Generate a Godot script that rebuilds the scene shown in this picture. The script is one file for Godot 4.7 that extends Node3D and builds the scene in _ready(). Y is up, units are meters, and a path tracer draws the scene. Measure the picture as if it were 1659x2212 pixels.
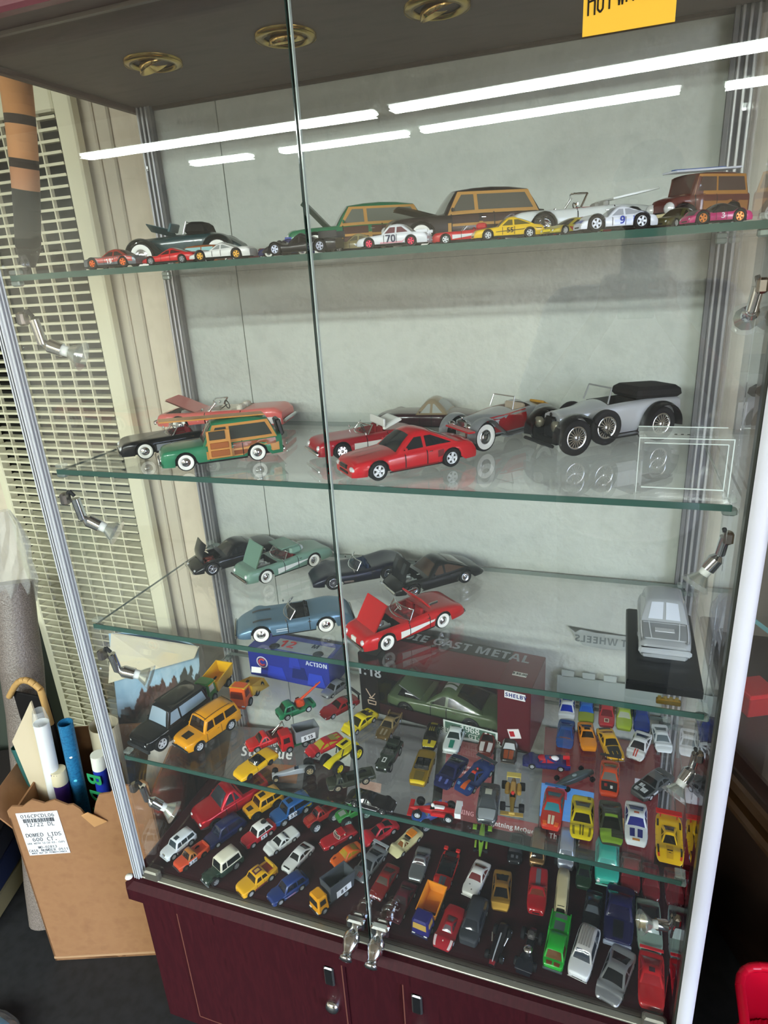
extends Node3D
# A glass display cabinet of toy cars in a shop. Heights in the lists below are above the cabinet's deck, which is DK above the floor.
const DK := 0.42
const W := 1.0
const DP := 0.405
const H1 := 1.153
const H2 := 0.866
const H3 := 0.582
const H4 := 0.295
const HT := 1.4435
var mats := {}
var used := {}
var meshes := {}
var rng := RandomNumberGenerator.new()

# ---------------------------------------------------------------- materials
func mat(hex: String, rough := 0.6, metal := 0.0, coat := 0.0, spec := 0.32) -> StandardMaterial3D:
	var key := "%s|%s|%s|%s|%s" % [hex, rough, metal, coat, spec]
	if not mats.has(key):
		var m := StandardMaterial3D.new()
		m.albedo_color = Color(hex)
		m.roughness = rough
		m.metallic = metal
		m.metallic_specular = spec
		m.resource_name = "surface_" + hex
		if coat > 0.0:
			m.clearcoat_enabled = true
			m.clearcoat = coat
			m.clearcoat_roughness = 0.06
		mats[key] = m
	return mats[key]
func paint(hex: String) -> StandardMaterial3D: return mat(hex, 0.28, 0.0, 0.6)
func flake(hex: String) -> StandardMaterial3D: return mat(hex, 0.3, 0.5, 0.4)
func chrome() -> StandardMaterial3D: return mat("e4e6e8", 0.12, 1.0)
func rubber() -> StandardMaterial3D: return mat("17171a", 0.75)
func glass(tint := "e8f2ee", alpha := 0.004, spec := 0.5) -> StandardMaterial3D:
	var key := "glass%s%s%s" % [tint, alpha, spec]
	if not mats.has(key):
		var m := StandardMaterial3D.new()
		m.albedo_color = Color(Color(tint), alpha)
		m.transparency = BaseMaterial3D.TRANSPARENCY_ALPHA
		m.roughness = 0.0
		m.metallic_specular = spec
		m.cull_mode = BaseMaterial3D.CULL_DISABLED
		m.resource_name = "clear_glass"
		mats[key] = m
	return mats[key]
func solid_glass(scale := 0.05) -> StandardMaterial3D:
	var key := "solidglass%s" % scale
	if not mats.has(key):
		var m := StandardMaterial3D.new()
		m.albedo_color = Color(0.96, 0.97, 0.98, 0.02)
		m.refraction_enabled = true
		m.refraction_scale = scale
		m.roughness = 0.02
		m.resource_name = "solid_glass"
		mats[key] = m
	return mats[key]
func glow(hex: String, e: float) -> StandardMaterial3D:
	var key := "glow%s%s" % [hex, e]
	if not mats.has(key):
		var m := StandardMaterial3D.new()
		m.albedo_color = Color(hex)
		m.emission_enabled = true
		m.emission = Color(hex)
		m.emission_energy_multiplier = e
		mats[key] = m
	return mats[key]
func noise_tex(seed_: int, freq: float, cols: Array, w := 512, h := 512, oct := 4, normal := false) -> NoiseTexture2D:
	var t := NoiseTexture2D.new()
	var n := FastNoiseLite.new()
	n.seed = seed_
	n.frequency = freq
	n.fractal_octaves = oct
	t.noise = n
	t.width = w
	t.height = h
	t.seamless = true
	t.as_normal_map = normal
	if normal:
		t.bump_strength = 4.0
	elif cols.size():
		var g := Gradient.new()
		g.offsets = PackedFloat32Array()
		g.colors = PackedColorArray()
		for i in cols.size():
			g.add_point(float(i) / (cols.size() - 1), Color(cols[i]))
		t.color_ramp = g
	return t
func wood(seed_: int, cols: Array, scale: Vector3, rough := 0.4, coat := 0.3) -> StandardMaterial3D:
	# grain: noise drawn out along one axis by the triplanar scale
	var m := StandardMaterial3D.new()
	m.albedo_texture = noise_tex(seed_, 0.02, cols, 512, 512, 5)
	m.uv1_triplanar = true
	m.uv1_world_triplanar = true
	m.uv1_scale = scale
	m.roughness = rough
	if coat > 0.0:
		m.clearcoat_enabled = true
		m.clearcoat = coat
		m.clearcoat_roughness = 0.2
	m.resource_name = "wood"
	return m
func mottled(seed_: int, freq: float, cols: Array, scale: float, rough := 0.8, bump := 0.0) -> StandardMaterial3D:
	var m := StandardMaterial3D.new()
	m.albedo_texture = noise_tex(seed_, freq, cols)
	m.uv1_triplanar = true
	m.uv1_world_triplanar = true
	m.uv1_scale = Vector3.ONE * scale
	m.roughness = rough
	if bump > 0.0:
		m.normal_enabled = true
		m.normal_texture = noise_tex(seed_ + 7, 0.08, [], 512, 512, 4, true)
		m.normal_scale = bump
	return m

# ---------------------------------------------------------------- nodes
func numbered(n: String) -> String:
	var k: int = used.get(n, 0)
	used[n] = k + 1
	return n if k == 0 else "%s_%03d" % [n, k]
func tag(o: Node3D, label := "", category := "", group := "", kind := "") -> Node3D:
	if label: o.set_meta("label", label)
	if category: o.set_meta("category", category)
	if group: o.set_meta("group", group)
	if kind: o.set_meta("kind", kind)
	return o
func thing(called: String, label: String, category: String, at := Vector3.ZERO, yaw := 0.0, group := "") -> Node3D:
	var o := Node3D.new()
	o.name = numbered(called)
	add_child(o)
	o.position = at
	o.rotation.y = yaw
	return tag(o, label, category, group)
func put(mesh: Mesh, called: String, m: Material, parent: Node3D, at := Vector3.ZERO, rot := Vector3.ZERO) -> MeshInstance3D:
	var o := MeshInstance3D.new()
	o.mesh = mesh
	o.material_override = m
	o.name = called if parent != self else numbered(called)
	o.position = at
	o.rotation = rot
	parent.add_child(o, true)
	return o
func built(st: SurfaceTool, called: String, m: Material, parent: Node3D, at := Vector3.ZERO, rot := Vector3.ZERO) -> MeshInstance3D:
	st.generate_normals()
	return put(st.commit(), called, m, parent, at, rot)
func mb() -> SurfaceTool:
	var st := SurfaceTool.new()
	st.begin(Mesh.PRIMITIVE_TRIANGLES)
	return st
func struct(o: Node3D) -> Node3D:
	o.set_meta("kind", "structure")
	return o

# ---------------------------------------------------------------- shapes: a quad is given anticlockwise as seen from outside
func q(st: SurfaceTool, a: Vector3, b: Vector3, c: Vector3, d: Vector3, g := -1) -> void:
	for p in [a, c, b, a, d, c]:
		st.set_smooth_group(g)
		st.add_vertex(p)
func tri(st: SurfaceTool, a: Vector3, b: Vector3, c: Vector3, g := -1) -> void:
	for p in [a, c, b]:
		st.set_smooth_group(g)
		st.add_vertex(p)
func bevel_box(st: SurfaceTool, c: Vector3, s: Vector3, b := 0.0, taper := Vector2.ONE) -> void:
	# a box with chamfered vertical and upper/lower edges; taper scales its top in x and z
	b = minf(b, 0.45 * minf(s.x, minf(s.y, s.z)))
	var rows := []
	for k in ([[0.0, b], [b, 0.0], [s.y - b, 0.0], [s.y, b]] if b > 0.0 else [[0.0, 0.0], [s.y, 0.0]]):
		var f := Vector2.ONE.lerp(taper, float(k[0]) / s.y)
		var x: float = (s.x * 0.5) * f.x - k[1]
		var z: float = (s.z * 0.5) * f.y - k[1]
		var y: float = c.y - s.y * 0.5 + k[0]
		var pts := PackedVector3Array()
		if b > 0.0:
			for p in [[x, z - b], [x - b, z], [-x + b, z], [-x, z - b], [-x, -z + b], [-x + b, -z], [x - b, -z], [x, -z + b]]:
				pts.append(Vector3(c.x + p[0], y, c.z + p[1]))
		else:
			for p in [[x, z], [-x, z], [-x, -z], [x, -z]]:
				pts.append(Vector3(c.x + p[0], y, c.z + p[1]))
		rows.append(pts)
	var n: int = rows[0].size()
	for i in rows.size() - 1:
		for j in n:
			var k2 := (j + 1) % n
			q(st, rows[i][k2], rows[i][j], rows[i + 1][j], rows[i + 1][k2])
	var last: PackedVector3Array = rows[-1]
	var first: PackedVector3Array = rows[0]
	for j in range(1, n - 1):
		tri(st, last[0], last[j + 1], last[j])
		tri(st, first[0], first[j], first[j + 1])
func box(called: String, c: Vector3, s: Vector3, m: Material, parent: Node3D, b := 0.0, taper := Vector2.ONE, rot := Vector3.ZERO) -> MeshInstance3D:
	var st := mb()
	bevel_box(st, Vector3.ZERO, s, b, taper)
	return built(st, called, m, parent, c, rot)
func lathe(st: SurfaceTool, prof: Array, n := 20, axis := "y", at := Vector3.ZERO, closed := false) -> void:
	# prof: [radius, height] pairs from bottom to top on the outside
	var rows := []
	for p in prof:
		var r := PackedVector3Array()
		for i in n:
			var a := TAU * i / n
			var v := Vector3(p[0] * cos(a), p[1], p[0] * sin(a))
			if axis == "z": v = Vector3(v.x, -v.z, v.y)
			elif axis == "x": v = Vector3(v.y, -v.x, v.z)
			r.append(v + at)
		rows.append(r)
	for i in rows.size() - 1:
		for j in n:
			var k := (j + 1) % n
			q(st, rows[i][k], rows[i][j], rows[i + 1][j], rows[i + 1][k], 1)
func rod(st: SurfaceTool, a: Vector3, b: Vector3, ra: float, rb := -1.0, n := 10, caps := true) -> void:
	if rb < 0.0: rb = ra
	var d := (b - a).normalized()
	var u := d.cross(Vector3.UP if absf(d.y) < 0.9 else Vector3.RIGHT).normalized()
	var v := d.cross(u)
	for i in n:
		var t0 := TAU * i / n
		var t1 := TAU * (i + 1) / n
		var e0 := u * cos(t0) + v * sin(t0)
		var e1 := u * cos(t1) + v * sin(t1)
		q(st, a + e0 * ra, a + e1 * ra, b + e1 * rb, b + e0 * rb, 1)
		if caps:
			tri(st, a, a + e1 * ra, a + e0 * ra)
			tri(st, b, b + e0 * rb, b + e1 * rb)
func tube(st: SurfaceTool, pts: Array, r: float, n := 8) -> void:
	for i in pts.size() - 1:
		rod(st, pts[i], pts[i + 1], r, r, n, true)
func ball(st: SurfaceTool, c: Vector3, r: Vector3, n := 12, m := 8) -> void:
	for i in m:
		for j in n:
			var P := func(ii: int, jj: int) -> Vector3:
				var th := PI * ii / m
				var ph := TAU * jj / n
				return c + Vector3(r.x * sin(th) * cos(ph), r.y * cos(th), r.z * sin(th) * sin(ph))
			q(st, P.call(i + 1, j + 1), P.call(i + 1, j), P.call(i, j), P.call(i, j + 1), 1)
func text(s: String, size: float, m: Material, parent: Node3D, at: Vector3, rot: Basis, called := "lettering", font := "Droid Sans", depth := 0.0004, width := 0.0) -> MeshInstance3D:
	var t := TextMesh.new()
	t.text = s
	var f := SystemFont.new()
	f.font_names = PackedStringArray([font])
	f.font_weight = 700
	t.font = f
	t.font_size = 32
	t.pixel_size = size / 32.0
	t.depth = depth
	t.curve_step = 3.0
	var o := put(t, called, m, parent, at)
	o.basis = rot
	if width > 0.0:
		o.basis = rot * Basis.from_scale(Vector3(width, 1, 1))
	return o

# ---------------------------------------------------------------- toy cars. A car's own axes: nose towards +x, up +y; t runs 0 at the nose to 1 at the tail
class Shape:
	var L: float
	var hw: float
	var top: Array
	var plan: Array
	var clear: float
	var arch: Array
	var crown: float
	var boxy: float
	var fend: float
	func cr(pts: Array, t: float) -> float:
		var n := pts.size()
		var i := 0
		while i < n - 2 and t > pts[i + 1][0]: i += 1
		var p0: Array = pts[maxi(i - 1, 0)]
		var p1: Array = pts[i]
		var p2: Array = pts[i + 1]
		var p3: Array = pts[mini(i + 2, n - 1)]
		var h: float = maxf(p2[0] - p1[0], 1e-5)
		var m1: float = (p2[1] - p0[1]) / maxf(p2[0] - p0[0], 1e-5)
		var m2: float = (p3[1] - p1[1]) / maxf(p3[0] - p1[0], 1e-5)
		var d: float = (p2[1] - p1[1]) / h
		if d == 0.0: m1 = 0.0; m2 = 0.0
		else:
			m1 = clampf(m1 / d, 0.0, 3.0) * d
			m2 = clampf(m2 / d, 0.0, 3.0) * d
		var u := clampf((t - p1[0]) / h, 0.0, 1.0)
		var u2 := u * u
		var u3 := u2 * u
		return p1[1] * (2 * u3 - 3 * u2 + 1) + m1 * h * (u3 - 2 * u2 + u) + p2[1] * (-2 * u3 + 3 * u2) + m2 * h * (u3 - u2)
	func yt(t: float) -> float: return cr(top, t) * L
	func wt(t: float) -> float: return cr(plan, t) * hw
	func x(t: float) -> float: return (0.5 - t) * L
	func low(t: float) -> float:
		var y := clear
		for a in arch:
			var dx: float = absf(t - a[0]) * L
			if dx < a[1] - 1e-6:
				y = maxf(y, a[2] + sqrt(a[1] * a[1] - dx * dx))
		return y
	func sec(t: float) -> PackedVector2Array:
		var w := wt(t)
		var y1 := yt(t)
		var yb := low(t)
		var rnd := [[.93, 0.0], [.98, .16], [1.0, .38], [1.0, .58], [.985, .75], [.945, .88], [.86, .965], [.74, 1.0], [.55, 1.0], [.28, 1.0], [0.0, 1.0]]
		var bx := [[.975, 0.0], [.99, .16], [1.0, .38], [1.0, .6], [1.0, .8], [.99, .93], [.96, .985], [.8, 1.0], [.55, 1.0], [.28, 1.0], [0.0, 1.0]]
		var out := PackedVector2Array()
		for k in rnd.size():
			var zf: float = lerpf(rnd[k][0], bx[k][0], boxy)
			var yf: float = lerpf(rnd[k][1], bx[k][1], boxy)
			var y := clear + (y1 - clear) * yf
			if k >= 7: y += crown * L * (1.0 - zf * zf / 0.55)
			if fend != 0.0:
				if k >= 9: y -= fend * L * (1.0 if k == 10 else 0.8)
				elif k == 8: y -= fend * L * 0.45
			out.append(Vector2(w * zf, maxf(y, yb)))
		return out
	func top_y(t: float, z: float) -> float:
		var s := sec(t)
		z = absf(z)
		for k in range(s.size() - 1, 0, -1):
			if z <= s[k - 1].x + 1e-9:
				var f: float = (z - s[k].x) / maxf(s[k - 1].x - s[k].x, 1e-9)
				return lerpf(s[k].y, s[k - 1].y, clampf(f, 0.0, 1.0))
		return s[0].y
	func side_z(t: float, y: float) -> float:
		var s := sec(t)
		for k in range(1, s.size()):
			if y <= s[k].y:
				var f: float = (y - s[k - 1].y) / maxf(s[k].y - s[k - 1].y, 1e-9)
				return lerpf(s[k - 1].x, s[k].x, clampf(f, 0.0, 1.0))
		return s[6].x
class Cab:
	var sh: Shape
	var k: Array
	var rh: float
	var inset: float
	var wide: float
	func h(t: float) -> float: return maxf(0.0, roof(t) - belt(t))
	func belt(t: float) -> float: return sh.top_y(t, sh.wt(t) * 0.8) - sh.L * 0.012
	func roof(t: float) -> float:
		var b0: float = belt(k[0])
		var b3: float = belt(k[3])
		var R := rh * sh.L
		if t <= k[1]:
			var u: float = clampf((t - k[0]) / maxf(k[1] - k[0], 1e-4), 0.0, 1.0)
			return lerpf(b0, R, u * (1.22 - 0.22 * u))
		if t >= k[2]:
			var u: float = clampf((k[3] - t) / maxf(k[3] - k[2], 1e-4), 0.0, 1.0)
			return lerpf(b3, R, u * (1.25 - 0.25 * u))
		var v: float = (t - k[1]) / maxf(k[2] - k[1], 1e-4)
		return R + 0.018 * sh.L * 4.0 * v * (1.0 - v)
	func zc(t: float, g: float) -> float:
		var wb := sh.wt(t) * wide
		return lerpf(wb, wb - inset * sh.L, g)
	func g_of(t: float, y: float) -> float: return clampf((y - belt(t)) / maxf(rh * sh.L - belt(t), 1e-5), 0.0, 1.2)
	func sec(t: float) -> PackedVector2Array:
		var out := PackedVector2Array()
		var b := belt(t)
		var hh := h(t)
		var ze := zc(t, g_of(t, b + hh))
		for v in [0.0, 0.35, 0.7, 0.88]:
			out.append(Vector2(zc(t, g_of(t, b + hh * v)), b + hh * v))
		out.append(Vector2(ze * 0.96, b + hh * 0.965))
		for f in [0.86, 0.6, 0.3, 0.0]:
			out.append(Vector2(ze * f, b + hh + minf(0.012 * sh.L, hh * 0.2) * (1.0 - f * f) * 1.2))
		return out
	func top_y(t: float, z: float) -> float:
		var s := sec(t)
		z = absf(z)
		for i in range(s.size() - 1, 0, -1):
			if z <= s[i - 1].x + 1e-9:
				return lerpf(s[i].y, s[i - 1].y, clampf((z - s[i].x) / maxf(s[i - 1].x - s[i].x, 1e-9), 0.0, 1.0))
		return s[0].y
	func half(t: float) -> float: return sec(t)[5].x

func loft(st: SurfaceTool, xs: Array, secs: Array, holes := [], capped := true) -> void:
	var rows := []
	for i in xs.size():
		var r := PackedVector3Array()
		var s: PackedVector2Array = secs[i]
		for k in s.size(): r.append(Vector3(xs[i], s[k].y, s[k].x))
		for k in range(s.size() - 2, -1, -1): r.append(Vector3(xs[i], s[k].y, -s[k].x))
		rows.append(r)
	var n: int = rows[0].size()
	for i in rows.size() - 1:
		for j in n - 1:
			var skip := false
			for hl in holes:
				var xm: float = (xs[i] + xs[i + 1]) * 0.5
				if xm < hl[0] and xm > hl[1] and j >= hl[2] and j < n - 1 - hl[2]: skip = true
			if not skip:
				q(st, rows[i][j], rows[i][j + 1], rows[i + 1][j + 1], rows[i + 1][j], 1)
	if capped:
		for e in [0, rows.size() - 1]:
			var r: PackedVector3Array = rows[e]
			for j in n / 2:
				if e == 0: q(st, r[j], r[n - 1 - j], r[n - 2 - j], r[j + 1])
				else: q(st, r[n - 1 - j], r[j], r[j + 1], r[n - 2 - j])

func strip(st: SurfaceTool, sh: Object, t0: float, t1: float, z0a: float, z1a: float, z0b: float, z1b: float, eps: float, n := 8, m := 3, by_half := false) -> void:
	# a patch that lies on the top of a shape; its edges run from z0a..z1a at t0 to z0b..z1b at t1 (fractions of the half width)
	var body: Shape = sh.sh if sh is Cab else sh
	var rows := []
	for i in n + 1:
		var u := float(i) / n
		var t := lerpf(t0, t1, u)
		var hw: float = sh.half(t) if sh is Cab else sh.wt(t)
		var r := PackedVector3Array()
		for j in m + 1:
			var z: float = lerpf(lerpf(z0a, z0b, u), lerpf(z1a, z1b, u), float(j) / m) * hw
			var y: float = sh.top_y(t, z)
			var t2 := minf(t + 0.01, 1.0)
			var t9 := maxf(t - 0.01, 0.0)
			var sl: float = (sh.top_y(t2, z) - sh.top_y(t9, z)) / maxf((t2 - t9) * body.L, 1e-6)
			r.append(Vector3(body.x(t), y, z) + Vector3(sl, 1.0, 0.0).normalized() * eps)
		rows.append(r)
	for i in n:
		for j in m:
			q(st, rows[i][j + 1], rows[i][j], rows[i + 1][j], rows[i + 1][j + 1], 1)
func flank(st: SurfaceTool, sh: Shape, t0: float, t1: float, a0: float, a1: float, b0: float, b1: float, eps: float, n := 8, m := 3, sides := [1, -1]) -> void:
	# a patch on both sides of a body: from height a0..a1 at t0 to b0..b1 at t1 (fractions of the local height)
	for s in sides:
		var rows := []
		for i in n + 1:
			var u := float(i) / n
			var t := lerpf(t0, t1, u)
			var r := PackedVector3Array()
			for j in m + 1:
				var f: float = lerpf(lerpf(a0, b0, u), lerpf(a1, b1, u), float(j) / m)
				var y: float = maxf(sh.clear + (sh.yt(t) - sh.clear) * f, sh.low(t))
				r.append(Vector3(sh.x(t), y, s * (sh.side_z(t, y) + eps)))
			rows.append(r)
		for i in n:
			for j in m:
				if s > 0: q(st, rows[i + 1][j], rows[i][j], rows[i][j + 1], rows[i + 1][j + 1], 1)
				else: q(st, rows[i][j], rows[i + 1][j], rows[i + 1][j + 1], rows[i][j + 1], 1)
func pane(st: SurfaceTool, cb: Cab, s: int, ta0: float, tb0: float, ta1: float, tb1: float, g0: float, g1: float, eps: float) -> void:
	# a side window: t from ta0 to tb0 along its lower edge and ta1 to tb1 along its upper one
	var rows := []
	for i in 4:
		var v := i / 3.0
		var g := lerpf(g0, g1, v)
		var r := PackedVector3Array()
		for j in 7:
			var t := lerpf(lerpf(ta0, ta1, v), lerpf(tb0, tb1, v), j / 6.0)
			var y: float = cb.belt(t) + (cb.rh * cb.sh.L - cb.belt(t)) * g
			r.append(Vector3(cb.sh.x(t), y, s * (cb.zc(t, g) + eps)))
		rows.append(r)
	for i in 3:
		for j in 6:
			if s > 0: q(st, rows[i][j + 1], rows[i][j], rows[i + 1][j], rows[i + 1][j + 1], 1)
			else: q(st, rows[i][j], rows[i][j + 1], rows[i + 1][j + 1], rows[i + 1][j], 1)

func tire_mesh() -> Mesh:
	if not meshes.has("tire"):
		var st := mb()
		lathe(st, [[0.3, -0.45], [0.8, -0.5], [0.93, -0.46], [1.0, -0.34], [1.0, 0.34], [0.93, 0.46], [0.8, 0.5], [0.66, 0.47], [0.62, 0.34]], 24, "z")
		st.generate_normals()
		meshes["tire"] = st.commit()
	return meshes["tire"]
func rim_mesh(style: String) -> Mesh:
	# unit rim that faces +z; its rings and spokes are geometry
	if not meshes.has(style):
		var st := mb()
		var z := 0.4
		match style:
			"disc": lathe(st, [[0.64, z - 0.1], [0.64, z], [0.56, z + 0.03], [0.5, z - 0.08], [0.2, z - 0.04], [0.16, z + 0.06], [0.0, z + 0.08]], 20, "z")
			"cap": lathe(st, [[0.5, z - 0.04], [0.47, z + 0.05], [0.34, z + 0.02], [0.3, z + 0.08], [0.14, z + 0.14], [0.0, z + 0.15]], 20, "z")
			"white": lathe(st, [[0.5, z + 0.02], [0.52, z + 0.07], [0.82, z + 0.125], [0.86, z + 0.08]].map(func(p): return [p[0], p[1]]), 24, "z")
			"dark": lathe(st, [[0.62, z - 0.22], [0.0, z - 0.22]], 16, "z")
			_:
				var n := int(style.substr(5))
				lathe(st, [[0.66, z - 0.22], [0.66, z + 0.02], [0.56, z + 0.05], [0.54, z - 0.2]], 24, "z")
				lathe(st, [[0.16, z - 0.2], [0.15, z + 0.03], [0.0, z + 0.06]], 12, "z")
				for i in n:
					var a := TAU * i / n
					var d := Vector3(cos(a), sin(a), 0)
					var e := Vector3(-sin(a), cos(a), 0) * (0.115 if n < 9 else 0.022)
					var f := Vector3(0, 0, z + 0.02)
					var p := [d * 0.1 - e + f, d * 0.1 + e + f, d * 0.6 + e * 1.2 + f, d * 0.6 - e * 1.2 + f]
					q(st, p[0], p[3], p[2], p[1])
					var bk := Vector3(0, 0, -0.1)
					q(st, p[0], p[0] + bk, p[3] + bk, p[3])
					q(st, p[1], p[2], p[2] + bk, p[1] + bk)
		st.generate_normals()
		meshes[style] = st.commit()
	return meshes[style]
func wheel(parent: Node3D, at: Vector3, r: float, w: float, style: String, hex: String, side: int, tire := "17171a") -> Node3D:
	var o := put(tire_mesh(), "wheel", mat(tire, 0.7), parent, at)
	o.basis = Basis.from_euler(Vector3(0, 0.0 if side > 0 else PI, 0)) * Basis.from_scale(Vector3(r, r, w))
	var rm: Material = chrome() if hex == "chrome" else mat(hex, 0.3, 0.25)
	if style == "white":
		put(rim_mesh("white"), "whitewall", mat("f0efe8", 0.6), o)
		put(rim_mesh("cap"), "hubcap", rm, o)
	elif style == "wire":
		put(rim_mesh("dark"), "wheel_back", mat("26262a", 0.6), o)
		put(rim_mesh("spoke18"), "rim", rm, o)
	elif style == "disc" or style == "cap":
		put(rim_mesh("disc"), "rim", rm, o)
	else:
		put(rim_mesh("dark"), "wheel_back", mat("1c1c1f", 0.6), o)
		put(rim_mesh("spoke5" if style == "five" else style), "rim", rm, o)
	return o

const PRE := {
	"muscle": {"top": [[0, .12], [.02, .15], [.3, .168], [.5, .178], [.8, .182], [.97, .168], [1, .13]], "cab": [.36, .5, .68, .86], "rh": .262, "hw": .2, "tf": .19, "tr": .77, "boxy": .45},
	"exo": {"top": [[0, .075], [.04, .1], [.25, .14], [.5, .158], [.75, .178], [.95, .175], [1, .14]], "cab": [.27, .47, .62, .88], "rh": .232, "hw": .215, "tf": .2, "tr": .79, "boxy": .1},
	"coupe": {"top": [[0, .1], [.04, .14], [.3, .17], [.5, .178], [.8, .185], [.96, .17], [1, .12]], "cab": [.33, .47, .62, .88], "rh": .272, "hw": .2, "tf": .19, "tr": .78, "boxy": .15},
	"sedan": {"top": [[0, .12], [.03, .155], [.28, .18], [.5, .19], [.8, .195], [.97, .18], [1, .14]], "cab": [.28, .42, .7, .86], "rh": .3, "hw": .2, "tf": .19, "tr": .79, "boxy": .25},
	"roadster": {"top": [[0, .105], [.03, .152], [.12, .168], [.4, .172], [.68, .182], [.88, .168], [.98, .14], [1, .11]], "hole": [.44, .64], "rh": .265, "hw": .195, "tf": .2, "tr": .76, "boxy": .2, "fend": .014},
	"suv": {"top": [[0, .17], [.03, .212], [.3, .23], [.6, .24], [1, .24]], "cab": [.3, .38, .93, .985], "rh": .4, "hw": .215, "tf": .19, "tr": .78, "boxy": .95, "wr": .088, "clear": .075},
	"pickup": {"top": [[0, .17], [.03, .21], [.3, .228], [.6, .235], [1, .235]], "cab": [.3, .4, .54, .6], "rh": .37, "hw": .205, "tf": .19, "tr": .78, "boxy": .7, "wr": .082, "clear": .07, "bed": [.63, .965]},
	"wagon": {"top": [[0, .13], [.03, .17], [.3, .19], [.6, .2], [1, .2]], "cab": [.32, .44, .88, .97], "rh": .335, "hw": .195, "tf": .19, "tr": .78, "boxy": .4},
	"van": {"top": [[0, .16], [.03, .2], [.12, .215], [.5, .225], [1, .225]], "cab": [.1, .24, .95, .99], "rh": .37, "hw": .2, "tf": .18, "tr": .78, "boxy": .75},
	"lemans": {"top": [[0, .06], [.08, .11], [.2, .14], [.34, .12], [.5, .125], [.66, .14], [.82, .165], [1, .15]], "cab": [.34, .46, .54, .76], "rh": .215, "hw": .215, "tf": .2, "tr": .8, "boxy": .1, "wide": .55},
	"open": {"top": [[0, .06], [.1, .085], [.35, .12], [.5, .14], [.62, .15], [.8, .14], [1, .1]], "plan": [[0, .35], [.3, .7], [.5, 1], [.75, 1], [1, .5]], "hw": .075, "tf": .2, "tr": .8, "boxy": .1, "clear": .03, "track": .17, "wr": .085, "ww": .085, "lights": 0},
}
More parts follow.
